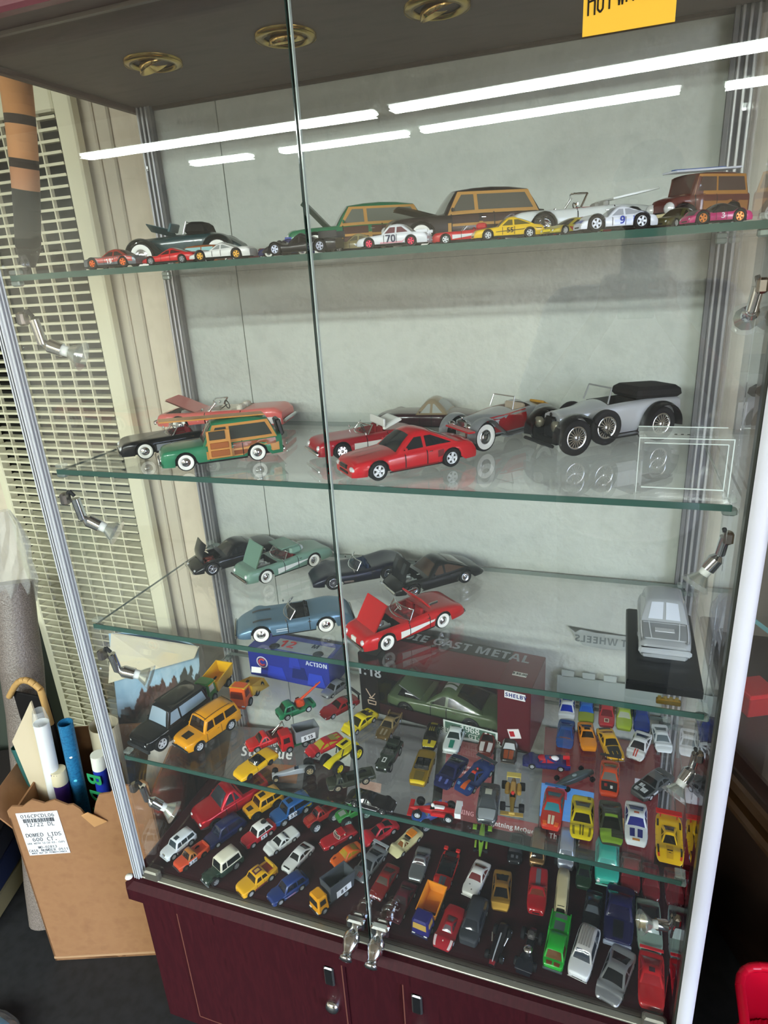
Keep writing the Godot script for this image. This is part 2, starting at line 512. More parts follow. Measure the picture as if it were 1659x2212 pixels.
func toy(called: String, label: String, cat: String, grp: String, x: float, y: float, z: float, yaw: float, L: float, pre: String, c: String, o := {}) -> Node3D:
	var p: Dictionary = PRE[pre].merged(o, true)
	var root := thing(called, label, cat, Vector3(x, y + DK + 0.0004, z), yaw, grp)
	var sh := Shape.new()
	sh.L = L
	sh.hw = p.hw * L
	sh.top = p.top
	sh.plan = p.get("plan", [[0, .74], [.03, .86], [.12, .97], [.3, 1], [.8, 1], [.95, .94], [1, .86]])
	sh.clear = p.get("clear", .042) * L
	sh.crown = p.get("crown", .01)
	sh.boxy = p.get("boxy", .2)
	sh.fend = p.get("fend", 0.0)
	var lift: float = p.get("lift", 0.0)
	var wr: float = p.get("wr", .07) * L
	var wr2: float = p.get("wr2", p.get("wr", .07)) * L
	var ww: float = p.get("ww", .075) * L
	if lift > 0.0:
		sh.top = sh.top.map(func(a): return [a[0], a[1] + lift])
		sh.clear += lift * L
	var track: float = p.track * L if p.has("track") else sh.hw - ww * 0.52
	sh.arch = [] if p.has("track") else [[p.tf, wr * 1.18, wr], [p.tr, wr2 * 1.18, wr2]]
	var eps := 0.0025 * L + 0.00008
	var ptype: String = p.get("fin", "gloss")
	var pm: StandardMaterial3D = paint(c) if ptype == "gloss" else flake(c) if ptype == "flake" else mat(c, 0.6)
	if c == "chrome": pm = chrome()
	# body
	var holes := []
	var ts := [0.0, .008, .02, .04, .07, .11, .15, .3, .34, .38, .42, .46, .5, .54, .58, .62, .66, .7, .86, .9, .94, .97, .985, .995, 1.0]
	for a in sh.arch:
		for k in 9:
			ts.append(a[0] + a[1] / L * cos(PI * k / 8.0) * 0.9999)
		ts.append(a[0] + a[1] / L * 1.002)
		ts.append(a[0] - a[1] / L * 1.002)
	for hn in ["hole", "bay", "bed"]:
		if p.has(hn):
			holes.append([sh.x(p[hn][0]), sh.x(p[hn][1]), 7])
			ts.append(p[hn][0])
			ts.append(p[hn][1])
	ts = ts.filter(func(v): return v >= 0.0 and v <= 1.0)
	ts.sort()
	var xs := []
	var secs := []
	for i in ts.size():
		if i > 0 and ts[i] - ts[i - 1] < 0.0015 and i < ts.size() - 1 and not (p.get("hole", []).has(ts[i]) or p.get("bay", []).has(ts[i]) or p.get("bed", []).has(ts[i])): continue
		xs.append(sh.x(ts[i]))
		secs.append(sh.sec(ts[i]))
	var st := mb()
	loft(st, xs, secs, holes)
	built(st, "body", pm, root)
	# chassis: the dark floor and inner arches
	var ch: float = 0.0
	for t in [.1, .25, .5, .8, .92]: ch = sh.yt(t) if ch == 0.0 else minf(ch, sh.yt(t))
	var tubd: float = sh.clear + (ch - sh.clear) * (0.35 if holes.size() else 0.72)
	if not p.has("track"):
		box("chassis", Vector3(0, (sh.clear * 0.8 + tubd) * 0.5, 0), Vector3(L * 0.9, tubd - sh.clear * 0.8, (sh.hw - ww) * 1.7), mat(p.get("chas", "141416"), 0.6), root)
	# cabin
	var win: String = p.get("win", "15181c")
	var wm: Material = mat(win, 0.08, 0.0, 0.5)
	if p.has("cab") and not p.has("hole"):
		var cb := Cab.new()
		cb.sh = sh
		cb.k = p.cab
		cb.rh = p.rh + lift
		cb.wide = p.get("wide", .93)
		cb.inset = p.get("inset", .035 if sh.boxy > 0.6 else .05)
		var k: Array = p.cab
		xs = []
		secs = []
		for i in 6: ts = [0]
		for t in [k[0], lerpf(k[0], k[1], .25), lerpf(k[0], k[1], .5), lerpf(k[0], k[1], .75), lerpf(k[0], k[1], .93), k[1], lerpf(k[1], k[2], .25), lerpf(k[1], k[2], .5), lerpf(k[1], k[2], .75), k[2], lerpf(k[2], k[3], .07), lerpf(k[2], k[3], .25), lerpf(k[2], k[3], .5), lerpf(k[2], k[3], .75), k[3]]:
			xs.append(sh.x(t))
			secs.append(cb.sec(t))
		st = mb()
		loft(st, xs, secs, [], true)
		var rc: String = p.get("roof", c)
		built(st, "roof", pm if rc == c else paint(rc) if rc != "chrome" else chrome(), root)
		st = mb()
		strip(st, cb, lerpf(k[0], k[1], .1), lerpf(k[0], k[1], .93), -.97, .97, -.93, .93, eps, 6, 4)
		built(st, "windshield", wm, root)
		if p.get("rearwin", true):
			st = mb()
			strip(st, cb, lerpf(k[2], k[3], .1), lerpf(k[2], k[3], .8), -.9, .9, -.9, .9, eps, 6, 4)
			built(st, "rear_window", wm, root)
		if p.has("wframe"):
			for s in [1, -1]:
				st = mb()
				pane(st, cb, s, k[0] + .02, k[3] - .01, k[1] + .0, k[2] + .0, 0.0, 0.99, eps * .6)
				built(st, "wood_frame", mat(p.wframe, 0.5, 0.0, 0.3), root)
		var cuts: Array = p.get("cuts", [k[0], lerpf(k[1], k[2], .55), k[3]])
		var g0 := 0.18
		var g1 := 0.86
		for s in [1, -1]:
			for i in cuts.size() - 1:
				var fa := i == 0
				var la := i == cuts.size() - 2
				if la and p.get("blind", false): continue
				var ta0: float = lerpf(k[0], k[1], g0) + .035 if fa else cuts[i] + .012
				var ta1: float = lerpf(k[0], k[1], g1) + .035 if fa else cuts[i] + .012
				var tb0: float = lerpf(k[3], k[2], g0) - .035 if la else cuts[i + 1] - .012
				var tb1: float = lerpf(k[3], k[2], g1) - .035 if la else cuts[i + 1] - .012
				st = mb()
				pane(st, cb, s, ta0, maxf(tb0, ta0 + .01), ta1, maxf(tb1, ta1 + .01), g0, g1, eps * (1.5 if p.has("wframe") else 1.0))
				built(st, "side_window", wm, root)
		for a in p.get("ct", []):
			st = mb()
			strip(st, cb, a[0], a[1], a[2], a[3], a[2], a[3], eps * 1.5, 6, 2)
			built(st, a[5] if a.size() > 5 else "roof_panel", mat(a[4], 0.3, 0.0, 0.4), root)
		if p.has("num_roof"):
			var ne: Array = p.num_roof
			var tm: float = (k[1] + k[2]) * 0.5
			text(ne[0], ne[1] * L, mat(ne[2], 0.5), root, Vector3(sh.x(tm), cb.top_y(tm, 0) + eps, 0), Basis(Vector3(0, 0, -1), Vector3(1, 0, 0), Vector3(0, 1, 0)) if ne.size() < 4 else Basis(Vector3(0, 0, 1), Vector3(-1, 0, 0), Vector3(0, 1, 0)), "number")
	# door seams and a dark mouth at the nose
	if not p.has("track"):
		st = mb()
		for t in ([p.hole[0] - .01, p.hole[1] - .01] if p.has("hole") else [lerpf(p.cab[0], p.cab[1], .45), minf(lerpf(p.cab[1], p.cab[2], .62), p.cab[1] + .22)]):
			flank(st, sh, t - .0035, t + .0035, .16, .97, .16, .97, eps * 1.3, 1, 6)
		flank(st, sh, p.tf + sh.arch[0][1] / L, p.tr - sh.arch[1][1] / L, .0, .1, .0, .1, eps * .8, 6, 1)
		built(st, "door_seam", mat("161618", 0.6), root)
		if not p.has("grille") and p.get("lights", 1):
			box("nose_grille", Vector3(sh.x(0.0) + .001 * L, sh.clear + (sh.yt(0.0) - sh.clear) * .42, 0), Vector3(.012 * L, (sh.yt(0.0) - sh.clear) * .3, sh.wt(0.0) * 1.0), mat("1b1b1d", 0.4), root, .002 * L)
	if L > .12 and not p.has("track"):
		var mt: float = p.hole[0] - .02 if p.has("hole") else lerpf(p.cab[0], p.cab[1], .5)
		for s in [1, -1]:
			box("side_mirror", Vector3(sh.x(mt), sh.yt(mt) + .02 * L, s * sh.wt(mt) * 1.0), Vector3(.012, .022, .03) * L, pm if not p.has("hole") else chrome(), root, .004 * L)
			box("door_handle", Vector3(sh.x(mt + .2), sh.clear + (sh.yt(mt + .2) - sh.clear) * .78, s * (sh.side_z(mt + .2, sh.clear + (sh.yt(mt + .2) - sh.clear) * .78) + .003 * L)), Vector3(.03, .006, .006) * L, chrome(), root, .002 * L)
	# open cockpit
	if p.has("hole"):
		var h0: float = p.hole[0]
		var h1: float = p.hole[1]
		var ym: float = sh.top_y((h0 + h1) * .5, sh.hw * .74)
		var inner: Material = mat(p.get("inn", "1a1a1c"), 0.6)
		tub(root, "interior", sh.x(h1), sh.x(h0), ym, tubd + .012 * L, sh.hw * .74, inner)
		var sw := sh.hw * .3
		for s in [1, -1]:
			st = mb()
			bevel_box(st, Vector3(sh.x(lerpf(h0, h1, .58)), ym - .045 * L, s * sh.hw * .35), Vector3((h1 - h0) * .42 * L, .035 * L, sw * 1.7), .008 * L)
			bevel_box(st, Vector3(sh.x(lerpf(h0, h1, .86)), ym - .01 * L, s * sh.hw * .35), Vector3((h1 - h0) * .16 * L, .09 * L, sw * 1.7), .01 * L)
			built(st, "seat", mat(p.get("seat", p.get("inn", "1a1a1c")), 0.5), root)
		st = mb()
		var wc := Vector3(sh.x(lerpf(h0, h1, .3)), ym + .012 * L, sh.hw * .35)
		for i in 12:
			var a0 := TAU * i / 12
			var a1 := TAU * (i + 1) / 12
			rod(st, wc + Vector3(.012 * L * sin(a0), .03 * L * sin(a0), .03 * L * cos(a0)), wc + Vector3(.012 * L * sin(a1), .03 * L * sin(a1), .03 * L * cos(a1)), .004 * L, -1, 5, false)
		rod(st, wc, wc + Vector3(.05 * L, -.03 * L, 0), .004 * L, -1, 5)
		built(st, "steering_wheel", mat("1a1a1a", 0.4) if not p.has("wheelc") else mat(p.wheelc, 0.4), root)
		if p.get("screen", true):
			var wh: float = p.get("wh", .085) * L
			var pts := []
			var lows := []
			for i in 9:
				var a := lerpf(-1.0, 1.0, i / 8.0)
				var zz := a * sh.hw * .8
				var tt: float = h0 - .03 + .05 * a * a
				var yy: float = sh.top_y(tt, zz)
				lows.append(Vector3(sh.x(tt), yy, zz))
				pts.append(Vector3(sh.x(tt + .05), yy + wh * (1.0 - 0.16 * absf(a)), zz * .86))
			st = mb()
			tube(st, [lows[0]] + pts + [lows[8]], .0065 * L, 6)
			tube(st, lows, .005 * L, 6)
			var fr := built(st, "windshield_frame", chrome() if p.get("wf", "chrome") == "chrome" else mat(p.wf, 0.4), root)
			st = mb()
			for i in 8: q(st, lows[i + 1], lows[i], pts[i], pts[i + 1], 1)
			built(st, "windshield", glass("dfe8e8", 0.03), root)
	if p.has("bed"):
		tub(root, "truck_bed", sh.x(p.bed[1]), sh.x(p.bed[0]), sh.top_y(.8, sh.hw * .74) , sh.clear + .35 * (sh.yt(.8) - sh.clear), sh.hw * .74, mat(p.get("bedc", c), 0.5))
	# engine bay with its hood standing open
	if p.has("bay"):
		var b0: float = p.bay[0]
		var b1: float = p.bay[1]
		var yb: float = minf(sh.top_y(b0 + .01, sh.hw * .7), sh.top_y(b1, sh.hw * .7)) - .004 * L
		tub(root, "engine_bay", sh.x(b1), sh.x(b0), yb, yb - .075 * L, sh.hw * .72, mat("161616", 0.7))
		st = mb()
		var ex := sh.x((b0 + b1) * .5)
		bevel_box(st, Vector3(ex, yb - .05 * L, 0), Vector3((b1 - b0) * .7 * L, .04 * L, sh.hw * .5), .006 * L)
		lathe(st, [[.045 * L, yb - .03 * L], [.045 * L, yb - .005 * L], [.03 * L, yb + .004 * L], [0.0, yb + .004 * L]], 14, "y", Vector3(ex, 0, 0))
		for s in [1, -1]:
			rod(st, Vector3(ex - .07 * L, yb - .02 * L, s * sh.hw * .33), Vector3(ex + .07 * L, yb - .02 * L, s * sh.hw * .33), .013 * L)
		built(st, "engine", mat(p.get("eng", "c8ccd0"), 0.3, 0.8), root)
		var hinge: float = b0 if p.hood > 0.0 else b1
		var hp := Vector3(sh.x(hinge), sh.top_y(hinge, 0), 0)
		st = mb()
		strip(st, sh, b0, b1, -.74, .74, -.74, .74, .0006 * L, 8, 6)
		var st2 := mb()
		strip(st2, sh, b0, b1, -.74, .74, -.74, .74, -.009 * L, 8, 6)
		var hm := st.commit()
		var hood := Node3D.new()
		hood.name = "hood"
		root.add_child(hood, true)
		hood.position = hp
		hood.rotation.z = -p.hood if p.hood > 0.0 else -p.hood
		st.generate_normals()
		put(st.commit(), "hood_panel", pm, hood, -hp)
		st2.generate_normals()
		put(st2.commit(), "hood_lining", mat(p.get("lining", c), 0.5), hood, -hp)
		if p.has("hs"):
			for a in p.hs:
				st = mb()
				strip(st, sh, a[0], a[1], a[2], a[3], a[2], a[3], .004 * L, 6, 2)
				built(st, "hood_vent", mat(a[4], 0.5), hood, -hp)
	# wheels
	var style: String = p.get("ws", "five")
	var rc2: String = p.get("rc", "c9ccd0")
	for e in [[p.tf, wr], [p.tr, wr2]]:
		for s in [1, -1]:
			wheel(root, Vector3(sh.x(e[0]), e[1], s * track), e[1], ww, style, rc2, s, p.get("tirec", "17171a"))
		if p.has("track"):
			st = mb()
			rod(st, Vector3(sh.x(e[0]), e[1], -track), Vector3(sh.x(e[0]), e[1], track), .014 * L, -1, 6)
			built(st, "axle", mat(p.get("axc", "303034"), 0.4, 0.6), root)
	# lights and bumpers
	if p.get("lights", 1):
		var ly: float = sh.clear + (sh.yt(.02) - sh.clear) * p.get("ly", .66)
		var lr: float = p.get("lr", .02) * L
		for s in [1, -1]:
			st = mb()
			ball(st, Vector3(sh.x(p.get("lt", .012)), ly, s * sh.wt(.02) * p.get("lz", .76)), Vector3(lr * .8, lr, lr * p.get("lw", 1.0)), 8, 6)
			built(st, "headlight", mat(p.get("lc", "e8eaec"), 0.15, 0.3), root)
	if p.has("bump"):
		st = mb()
		for e in [[.0, 1.0], [1.0, -1.0]]:
			bevel_box(st, Vector3(sh.x(e[0]) + e[1] * .012 * L, sh.clear + .03 * L, 0), Vector3(.022 * L, .028 * L, sh.hw * 1.75), .008 * L)
		built(st, "bumper", chrome() if p.bump == "chrome" else mat(p.bump, 0.6), root)
	if p.has("grille"):
		box("grille", Vector3(sh.x(.0) + .004 * L, sh.clear + (sh.yt(0.0) - sh.clear) * .45, 0), Vector3(.012 * L, (sh.yt(0.0) - sh.clear) * .5, sh.wt(0.0) * 1.25), chrome() if p.grille == "chrome" else mat(p.grille, 0.5), root, .003 * L)
	for a in p.get("ts", []):
		st = mb()
		strip(st, sh, a[0], a[1], a[2], a[3], a[6] if a.size() > 6 else a[2], a[7] if a.size() > 7 else a[3], eps, 8, 3)
		built(st, a[5] if a.size() > 5 else "stripe", mat(a[4], 0.3, 0.0, 0.4), root)
	for a in p.get("ss", []):
		st = mb()
		flank(st, sh, a[0], a[1], a[2], a[3], a[4], a[5], eps, 10, 2)
		built(st, a[7] if a.size() > 7 else "side_stripe", mat(a[6], 0.35, 0.0, 0.4), root)
	for a in p.get("ex", []):
		box(a[7], Vector3(sh.x(a[0]), a[1] * L, a[2] * L), Vector3(a[3], a[4], a[5]) * L, chrome() if a[6] == "chrome" else mat(a[6], 0.35, 0.0, 0.3), root, minf(a[3], minf(a[4], a[5])) * .25 * L, Vector2.ONE if a.size() < 9 else Vector2(a[8], a[8]), Vector3(0, 0, a[9] if a.size() > 9 else 0.0))
	for a in p.get("cy", []):
		st = mb()
		rod(st, Vector3(sh.x(a[0]), a[1] * L, a[2] * L), Vector3(sh.x(a[3]), a[4] * L, a[5] * L), a[6] * L, (a[9] if a.size() > 9 else a[6]) * L, 10)
		built(st, a[8], chrome() if a[7] == "chrome" else mat(a[7], 0.35, 0.0, 0.3), root)
	for a in p.get("sp", []):
		st = mb()
		ball(st, Vector3(sh.x(a[0]), a[1] * L, a[2] * L), Vector3(a[3], a[4], a[5]) * L, 12, 8)
		built(st, a[7], chrome() if a[6] == "chrome" else mat(a[6], 0.3, 0.0, 0.4), root)
	for a in p.get("num", []):
		# [text, t, y, size, colour, side]
		for s in [1, -1]:
			var b := Basis(Vector3(1, 0, 0), Vector3(0, 1, 0), Vector3(0, 0, 1)) if s > 0 else Basis(Vector3(-1, 0, 0), Vector3(0, 1, 0), Vector3(0, 0, -1))
			text(a[0], a[3] * L, mat(a[4], 0.5), root, Vector3(sh.x(a[1]), a[2] * L, s * (sh.side_z(a[1], a[2] * L) + eps * 1.6)), b, "number")
	if p.has("sticker"):
		# a paper price sticker on the side that faces the room: [t, y, length, height, side]
		var a: Array = p.sticker
		var sz: float = a[4] * ((sh.side_z(a[0], a[1] * L)) + .004 * L)
		box("price_sticker", Vector3(sh.x(a[0]), a[1] * L, sz), Vector3(a[2] * L, a[3] * L, .004 * L), mat("e9edf4", 0.7), root)
		text(a[5], a[3] * L * .9, mat("22242c", 0.7), root, Vector3(sh.x(a[0]), a[1] * L, sz + a[4] * .003 * L), Basis() if a[4] > 0 else Basis(Vector3(-1, 0, 0), Vector3(0, 1, 0), Vector3(0, 0, -1)), "price")
	return root
func tub(parent: Node3D, called: String, x0: float, x1: float, ytop: float, ybot: float, hz: float, m: Material) -> void:
	# an open recess: floor and four walls seen from inside
	var st := mb()
	var a := [Vector3(x0, ybot, -hz), Vector3(x1, ybot, -hz), Vector3(x1, ybot, hz), Vector3(x0, ybot, hz)]
	var up := Vector3(0, ytop - ybot, 0)
	q(st, a[3], a[2], a[1], a[0])
	for i in 4:
		var j := (i + 1) % 4
		q(st, a[i], a[j], a[j] + up, a[i] + up)
	built(st, called, m, parent)
func tray(parent: Node3D, called: String, at: Vector3, s: Vector3, wall: float, flare: float, m: Material, rot := 0.0, low_back := 0.0) -> void:
	# a dump bed: floor, sloping front, side and tail walls with thickness
	var st := mb()
	var x := s.x * .5
	var z := s.z * .5
	var pts := func(y: float, g: float, inx: float) -> Array:
		return [Vector3(-x - g + inx, y, -z - g + inx), Vector3(x + g - inx, y, -z - g + inx), Vector3(x + g - inx, y, z + g - inx), Vector3(-x - g + inx, y, z + g - inx)]
	var lo: Array = pts.call(0.0, 0.0, 0.0)
	var hi: Array = pts.call(s.y, flare, 0.0)
	var hin: Array = pts.call(s.y, flare, wall)
	var lin: Array = pts.call(wall, 0.0, wall)
	for k in [0, 3]:
		hi[k].y -= low_back
		hin[k].y -= low_back
	for i in 4:
		var j := (i + 1) % 4
		q(st, lo[j], lo[i], hi[i], hi[j])
		q(st, hi[j], hi[i], hin[i], hin[j])
		q(st, hin[j], hin[i], lin[i], lin[j])
	q(st, lin[3], lin[2], lin[1], lin[0])
	q(st, lo[0], lo[1], lo[2], lo[3])
	built(st, called, m, parent, at, Vector3(0, 0, rot))
func dumper(label: String, grp: String, x: float, y: float, z: float, yaw: float, L: float, cabc: String, bedc: String, chas: String, win: String, o := {}) -> Node3D:
	var root := thing("toy_dump_truck", label, "toy truck", Vector3(x, y + DK + .0004, z), yaw, grp)
	var wr: float = o.get("wr", .11) * L
	var hw: float = o.get("hw", .2) * L
	var cl: float = o.get("cl", .34) * L
	var chh: float = o.get("chh", .46) * L
	box("chassis", Vector3(0, wr * 1.2, 0), Vector3(L * .96, .06 * L, hw * 1.5), mat(chas, 0.5), root, .01 * L)
	var cx := L * .5 - cl * .5
	box("cab", Vector3(cx, wr * .7 + chh * .5, 0), Vector3(cl, chh, hw * 1.9), paint(cabc), root, .03 * L, Vector2(.86, .92))
	box("windshield", Vector3(L * .5 - cl * .06 + .004 * L, wr * .7 + chh * .66, 0), Vector3(.015 * L, chh * .38, hw * 1.5), mat(win, 0.1, 0, .5), root, .004 * L, Vector2(1, .93), Vector3(0, 0, .12))
	for s in [1, -1]:
		box("side_window", Vector3(cx + cl * .04, wr * .7 + chh * .68, s * hw * .915), Vector3(cl * .5, chh * .32, .012 * L), mat(win, 0.1, 0, .5), root, .003 * L, Vector2(.9, 1), Vector3(-s * .07, 0, 0))
		box("headlight", Vector3(L * .5 + .002 * L, wr * 1.1, s * hw * .65), Vector3(.012 * L, .04 * L, .07 * L), mat("e6e6e0", .2), root, .003 * L)
	box("bumper", Vector3(L * .5 + .006 * L, wr * .8, 0), Vector3(.03 * L, .05 * L, hw * 1.8), mat(o.get("bump", chas), .4, .3), root, .008 * L)
	var bl: float = L - cl - .03 * L
	tray(root, "dump_bed", Vector3(-L * .5 + bl * .5, wr * 1.2 + .035 * L, 0), Vector3(bl * .94, o.get("bh", .26) * L, hw * 1.75), .02 * L, o.get("flare", .03) * L, mat(bedc, .4, 0, .4), o.get("tilt", 0.0), o.get("lb", 0.0))
	if o.get("hoodplate", false):
		box("bed_canopy", Vector3(cx - .02 * L, wr * 1.2 + (.05 + o.get("bh", .26)) * L, 0), Vector3(cl * .8, .02 * L, hw * 1.9), mat(bedc, .4, 0, .4), root, .006 * L, Vector2.ONE, Vector3(0, 0, .1))
	for t in o.get("axles", [.2, .62, .8]):
		for s in [1, -1]:
			wheel(root, Vector3((.5 - t) * L, wr, s * (hw - .04 * L)), wr, .1 * L, "disc", o.get("rc", "8a8c90"), s)
	if o.has("sticker"):
		var sd: int = o.sticker[1]
		var sp := Vector3(-L * .5 + bl * .45, wr * 1.2 + .15 * L, sd * (hw * .875 + .012 * L + o.get("flare", .03) * L * .5))
		box("price_sticker", sp, Vector3(bl * .6, .17 * L, .006 * L), mat("e9edf4", .7), root)
		text(o.sticker[0], .13 * L, mat("22242c", .7), root, sp + Vector3(0, 0, sd * .004 * L), Basis() if sd > 0 else Basis(Vector3(-1, 0, 0), Vector3(0, 1, 0), Vector3(0, 0, -1)), "price")
	if o.has("rear_sticker"):
		box("price_sticker", Vector3(-L * .5 + .012 * L, wr * 1.2 + .26 * L, 0), Vector3(.006 * L, .13 * L, .24 * L), mat("f2f2ea", .7), root, 0.0, Vector2.ONE, Vector3(0, 0, .35))
	return root
func fender(st: SurfaceTool, pts: Array, z: float, w: float, th: float) -> void:
	# a swept mudguard: a shallow arc of half-round section along pts (x, y)
	var rows := []
	for i in pts.size():
		var a: Vector2 = pts[maxi(i - 1, 0)]
		var b: Vector2 = pts[mini(i + 1, pts.size() - 1)]
		var n := Vector2(-(b - a).y, (b - a).x).normalized()
		if n.y < 0.0 and absf(n.y) > 0.3: n = -n
		var r := PackedVector3Array()
		for j in 7:
			var f := lerpf(-1.0, 1.0, j / 6.0)
			var d: Vector2 = pts[i] + n * th * (1.0 - f * f)
			r.append(Vector3(d.x, d.y, z + f * w))
		rows.append(r)
	for i in rows.size() - 1:
		for j in 6:
			q(st, rows[i][j], rows[i][j + 1], rows[i + 1][j + 1], rows[i + 1][j], 1)
			q(st, rows[i][j + 1] - Vector3(0, th * .35, 0), rows[i][j] - Vector3(0, th * .35, 0), rows[i + 1][j] - Vector3(0, th * .35, 0), rows[i + 1][j + 1] - Vector3(0, th * .35, 0), 1)
func vintage(label: String, grp: String, x: float, y: float, z: float, yaw: float, L: float, c: String, fc: String, o := {}) -> Node3D:
	# a pre-war open car: narrow hood, tub, separate fenders, running boards and big wheels
	var root := thing("vintage_model_car", label, "model car", Vector3(x, y + DK + .0004, z), yaw, grp)
	var wr: float = o.get("wr", .1) * L
	var tf: float = o.get("tf", .16)
	var tr: float = o.get("tr", .79)
	var zw: float = .15 * L
	var X := func(t: float) -> float: return (.5 - t) * L
	var pm: Material = flake(c) if o.get("flake", false) else paint(c)
	var fm: Material = paint(fc)
	var sh := Shape.new()
	sh.L = L
	sh.hw = .135 * L
	sh.top = o.get("top", [[0, .2], [.05, .21], [.3, .222], [.4, .23], [.75, .232], [.9, .22], [1, .19]])
	sh.plan = o.get("plan", [[0, .5], [.3, .8], [.42, 1], [.8, 1], [1, .86]])
	sh.clear = .085 * L
	sh.crown = .018
	sh.boxy = .35
	sh.arch = []
	var s0: float = o.get("nose", .1)
	var hole: Array = o.get("hole", [.44, .86])
	var xs := []
	var secs := []
	for t in [s0, s0 + .01, .15, .2, .25, .3, .36, .4, hole[0], .5, .6, .7, .8, hole[1], .9, .94, .97]:
		if xs.size() and X.call(t) >= xs[-1]: continue
		xs.append(X.call(t))
		secs.append(sh.sec(t))
	var st := mb()
	loft(st, xs, secs, [[X.call(hole[0]), X.call(hole[1]), 7]])
	built(st, "body", pm, root)
	if o.has("panel"):
		st = mb()
		for a in o.panel: flank(st, sh, a[0], a[1], a[2], a[3], a[4], a[5], .004 * L, 10, 3)
		built(st, "door_panel", paint(o.panel[0][6]), root)
	var inner: Material = mat(o.get("inn", "20201f"), .7)
	tub(root, "interior", X.call(hole[1]), X.call(hole[0]), sh.top_y(.6, sh.hw * .74), .12 * L, sh.hw * .74, inner)
	for t in o.get("seats", [.58, .76]):
		st = mb()
		bevel_box(st, Vector3(X.call(t), .17 * L, 0), Vector3(.1 * L, .05 * L, sh.hw * 1.4), .012 * L)
		bevel_box(st, Vector3(X.call(t + .06), .215 * L, 0), Vector3(.035 * L, .1 * L, sh.hw * 1.45), .012 * L)
		built(st, "seat", mat(o.get("seat", "2a2523"), .55), root)
	st = mb()
	bevel_box(st, Vector3(X.call(s0 - .012), .155 * L, 0), Vector3(.03 * L, .13 * L, .12 * L), .012 * L, Vector2(1, .8))
	ball(st, Vector3(X.call(s0 - .012), .232 * L, 0), Vector3(.008, .012, .008) * L, 8, 6)
	built(st, "radiator", chrome() if o.get("rad", "chrome") == "chrome" else mat(o.rad, .4, .6), root)
	for s in [1, -1]:
		st = mb()
		lathe(st, [[.008 * L, -.03 * L], [.03 * L, -.012 * L], [.034 * L, .016 * L], [.0, .02 * L]], 14, "x", Vector3(X.call(s0 - .03), .175 * L, s * .085 * L))
		built(st, "headlight", chrome() if o.get("lamp", "chrome") == "chrome" else mat(o.lamp, .3, .5), root)
	# fenders and running boards
	for s in [1, -1]:
		var fp := []
		for i in 13:
			var a := lerpf(-.15, PI * .8, i / 12.0)
			fp.append(Vector2(X.call(tf) + cos(a) * wr * 1.22, wr + sin(a) * wr * 1.2))
		fp.append(Vector2(X.call(tf + .2), wr * .95))
		fp.append(Vector2(X.call(tf + .26), wr * .72))
		st = mb()
		fender(st, fp, s * zw, .045 * L, .012 * L)
		built(st, "fender", fm, root)
		fp = []
		for i in 13:
			var a := lerpf(PI * 1.02, PI * .12, i / 12.0)
			fp.append(Vector2(X.call(tr) + cos(a) * wr * 1.2, wr + sin(a) * wr * 1.2))
		fp.append(Vector2(X.call(tr - .15), wr * .72))
		fp.reverse()
		st = mb()
		fender(st, fp, s * zw, .05 * L, .014 * L)
		built(st, "fender", fm, root)
		box("running_board", Vector3(X.call((tf + tr) * .5 + .03), wr * .7, s * zw), Vector3((tr - tf - .34) * L, .012 * L, .07 * L), fm, root, .004 * L)
		for t in [tf, tr]:
			wheel(root, Vector3(X.call(t), wr, s * (zw - .005 * L)), wr, .045 * L, o.get("ws", "wire"), o.get("rc", "chrome"), s)
		if o.get("spare", false):
			var sp := wheel(root, Vector3(X.call(tf + .2), wr * 1.35, s * (zw + .015 * L)), wr * .98, .04 * L, "wire", "chrome", s)
			sp.name = "spare_wheel"
	box("chassis", Vector3(X.call(.48), .08 * L, 0), Vector3(.84 * L, .03 * L, .2 * L), mat("151515", .6), root)
	st = mb()
	bevel_box(st, Vector3(X.call(.005), .075 * L, 0), Vector3(.02 * L, .02 * L, .3 * L), .006 * L)
	built(st, "bumper", chrome() if o.get("bump", "chrome") == "chrome" else mat(o.bump, .5), root)
	# windscreen
	st = mb()
	var wx: float = X.call(hole[0] - .01)
	var wy: float = sh.top_y(hole[0], 0)
	var hz: float = sh.hw * .85
	tube(st, [Vector3(wx, wy - .01 * L, -hz), Vector3(wx - .03 * L, wy + .08 * L, -hz * .9), Vector3(wx - .03 * L, wy + .08 * L, hz * .9), Vector3(wx, wy - .01 * L, hz)], .005 * L, 6)
	built(st, "windshield_frame", chrome() if not o.has("wf") else mat(o.wf, .4), root)
	st = mb()
	q(st, Vector3(wx, wy - .01 * L, hz), Vector3(wx, wy - .01 * L, -hz), Vector3(wx - .03 * L, wy + .08 * L, -hz * .9), Vector3(wx - .03 * L, wy + .08 * L, hz * .9))
	built(st, "windshield", glass("dfe8e8", .03), root)
	if o.has("soft"):
		# the soft top: folded flat at the back, or raised over the seats
		var a: Array = o.soft
		box("soft_top", Vector3(X.call(a[0]), a[1] * L, 0), Vector3(a[2], a[3], .28) * L, mat(a[4], .8), root, .02 * L, Vector2(a[5], .9), Vector3(0, 0, a[6]))
	for a in o.get("ex", []):
		box(a[7], Vector3(X.call(a[0]), a[1] * L, a[2] * L), Vector3(a[3], a[4], a[5]) * L, chrome() if a[6] == "chrome" else mat(a[6], .35, 0, .3), root, minf(a[3], minf(a[4], a[5])) * .25 * L, Vector2.ONE, Vector3(a[10] if a.size() > 10 else 0.0, 0, a[9] if a.size() > 9 else 0.0))
	return root

const G1 := "toy cars on the top glass shelf"
const G2 := "model cars on the second glass shelf"
const G3 := "model cars on the third glass shelf"
const G4 := "toy cars on the lowest glass shelf"
const G0 := "toy cars on the cabinet floor"
var case_root: Node3D

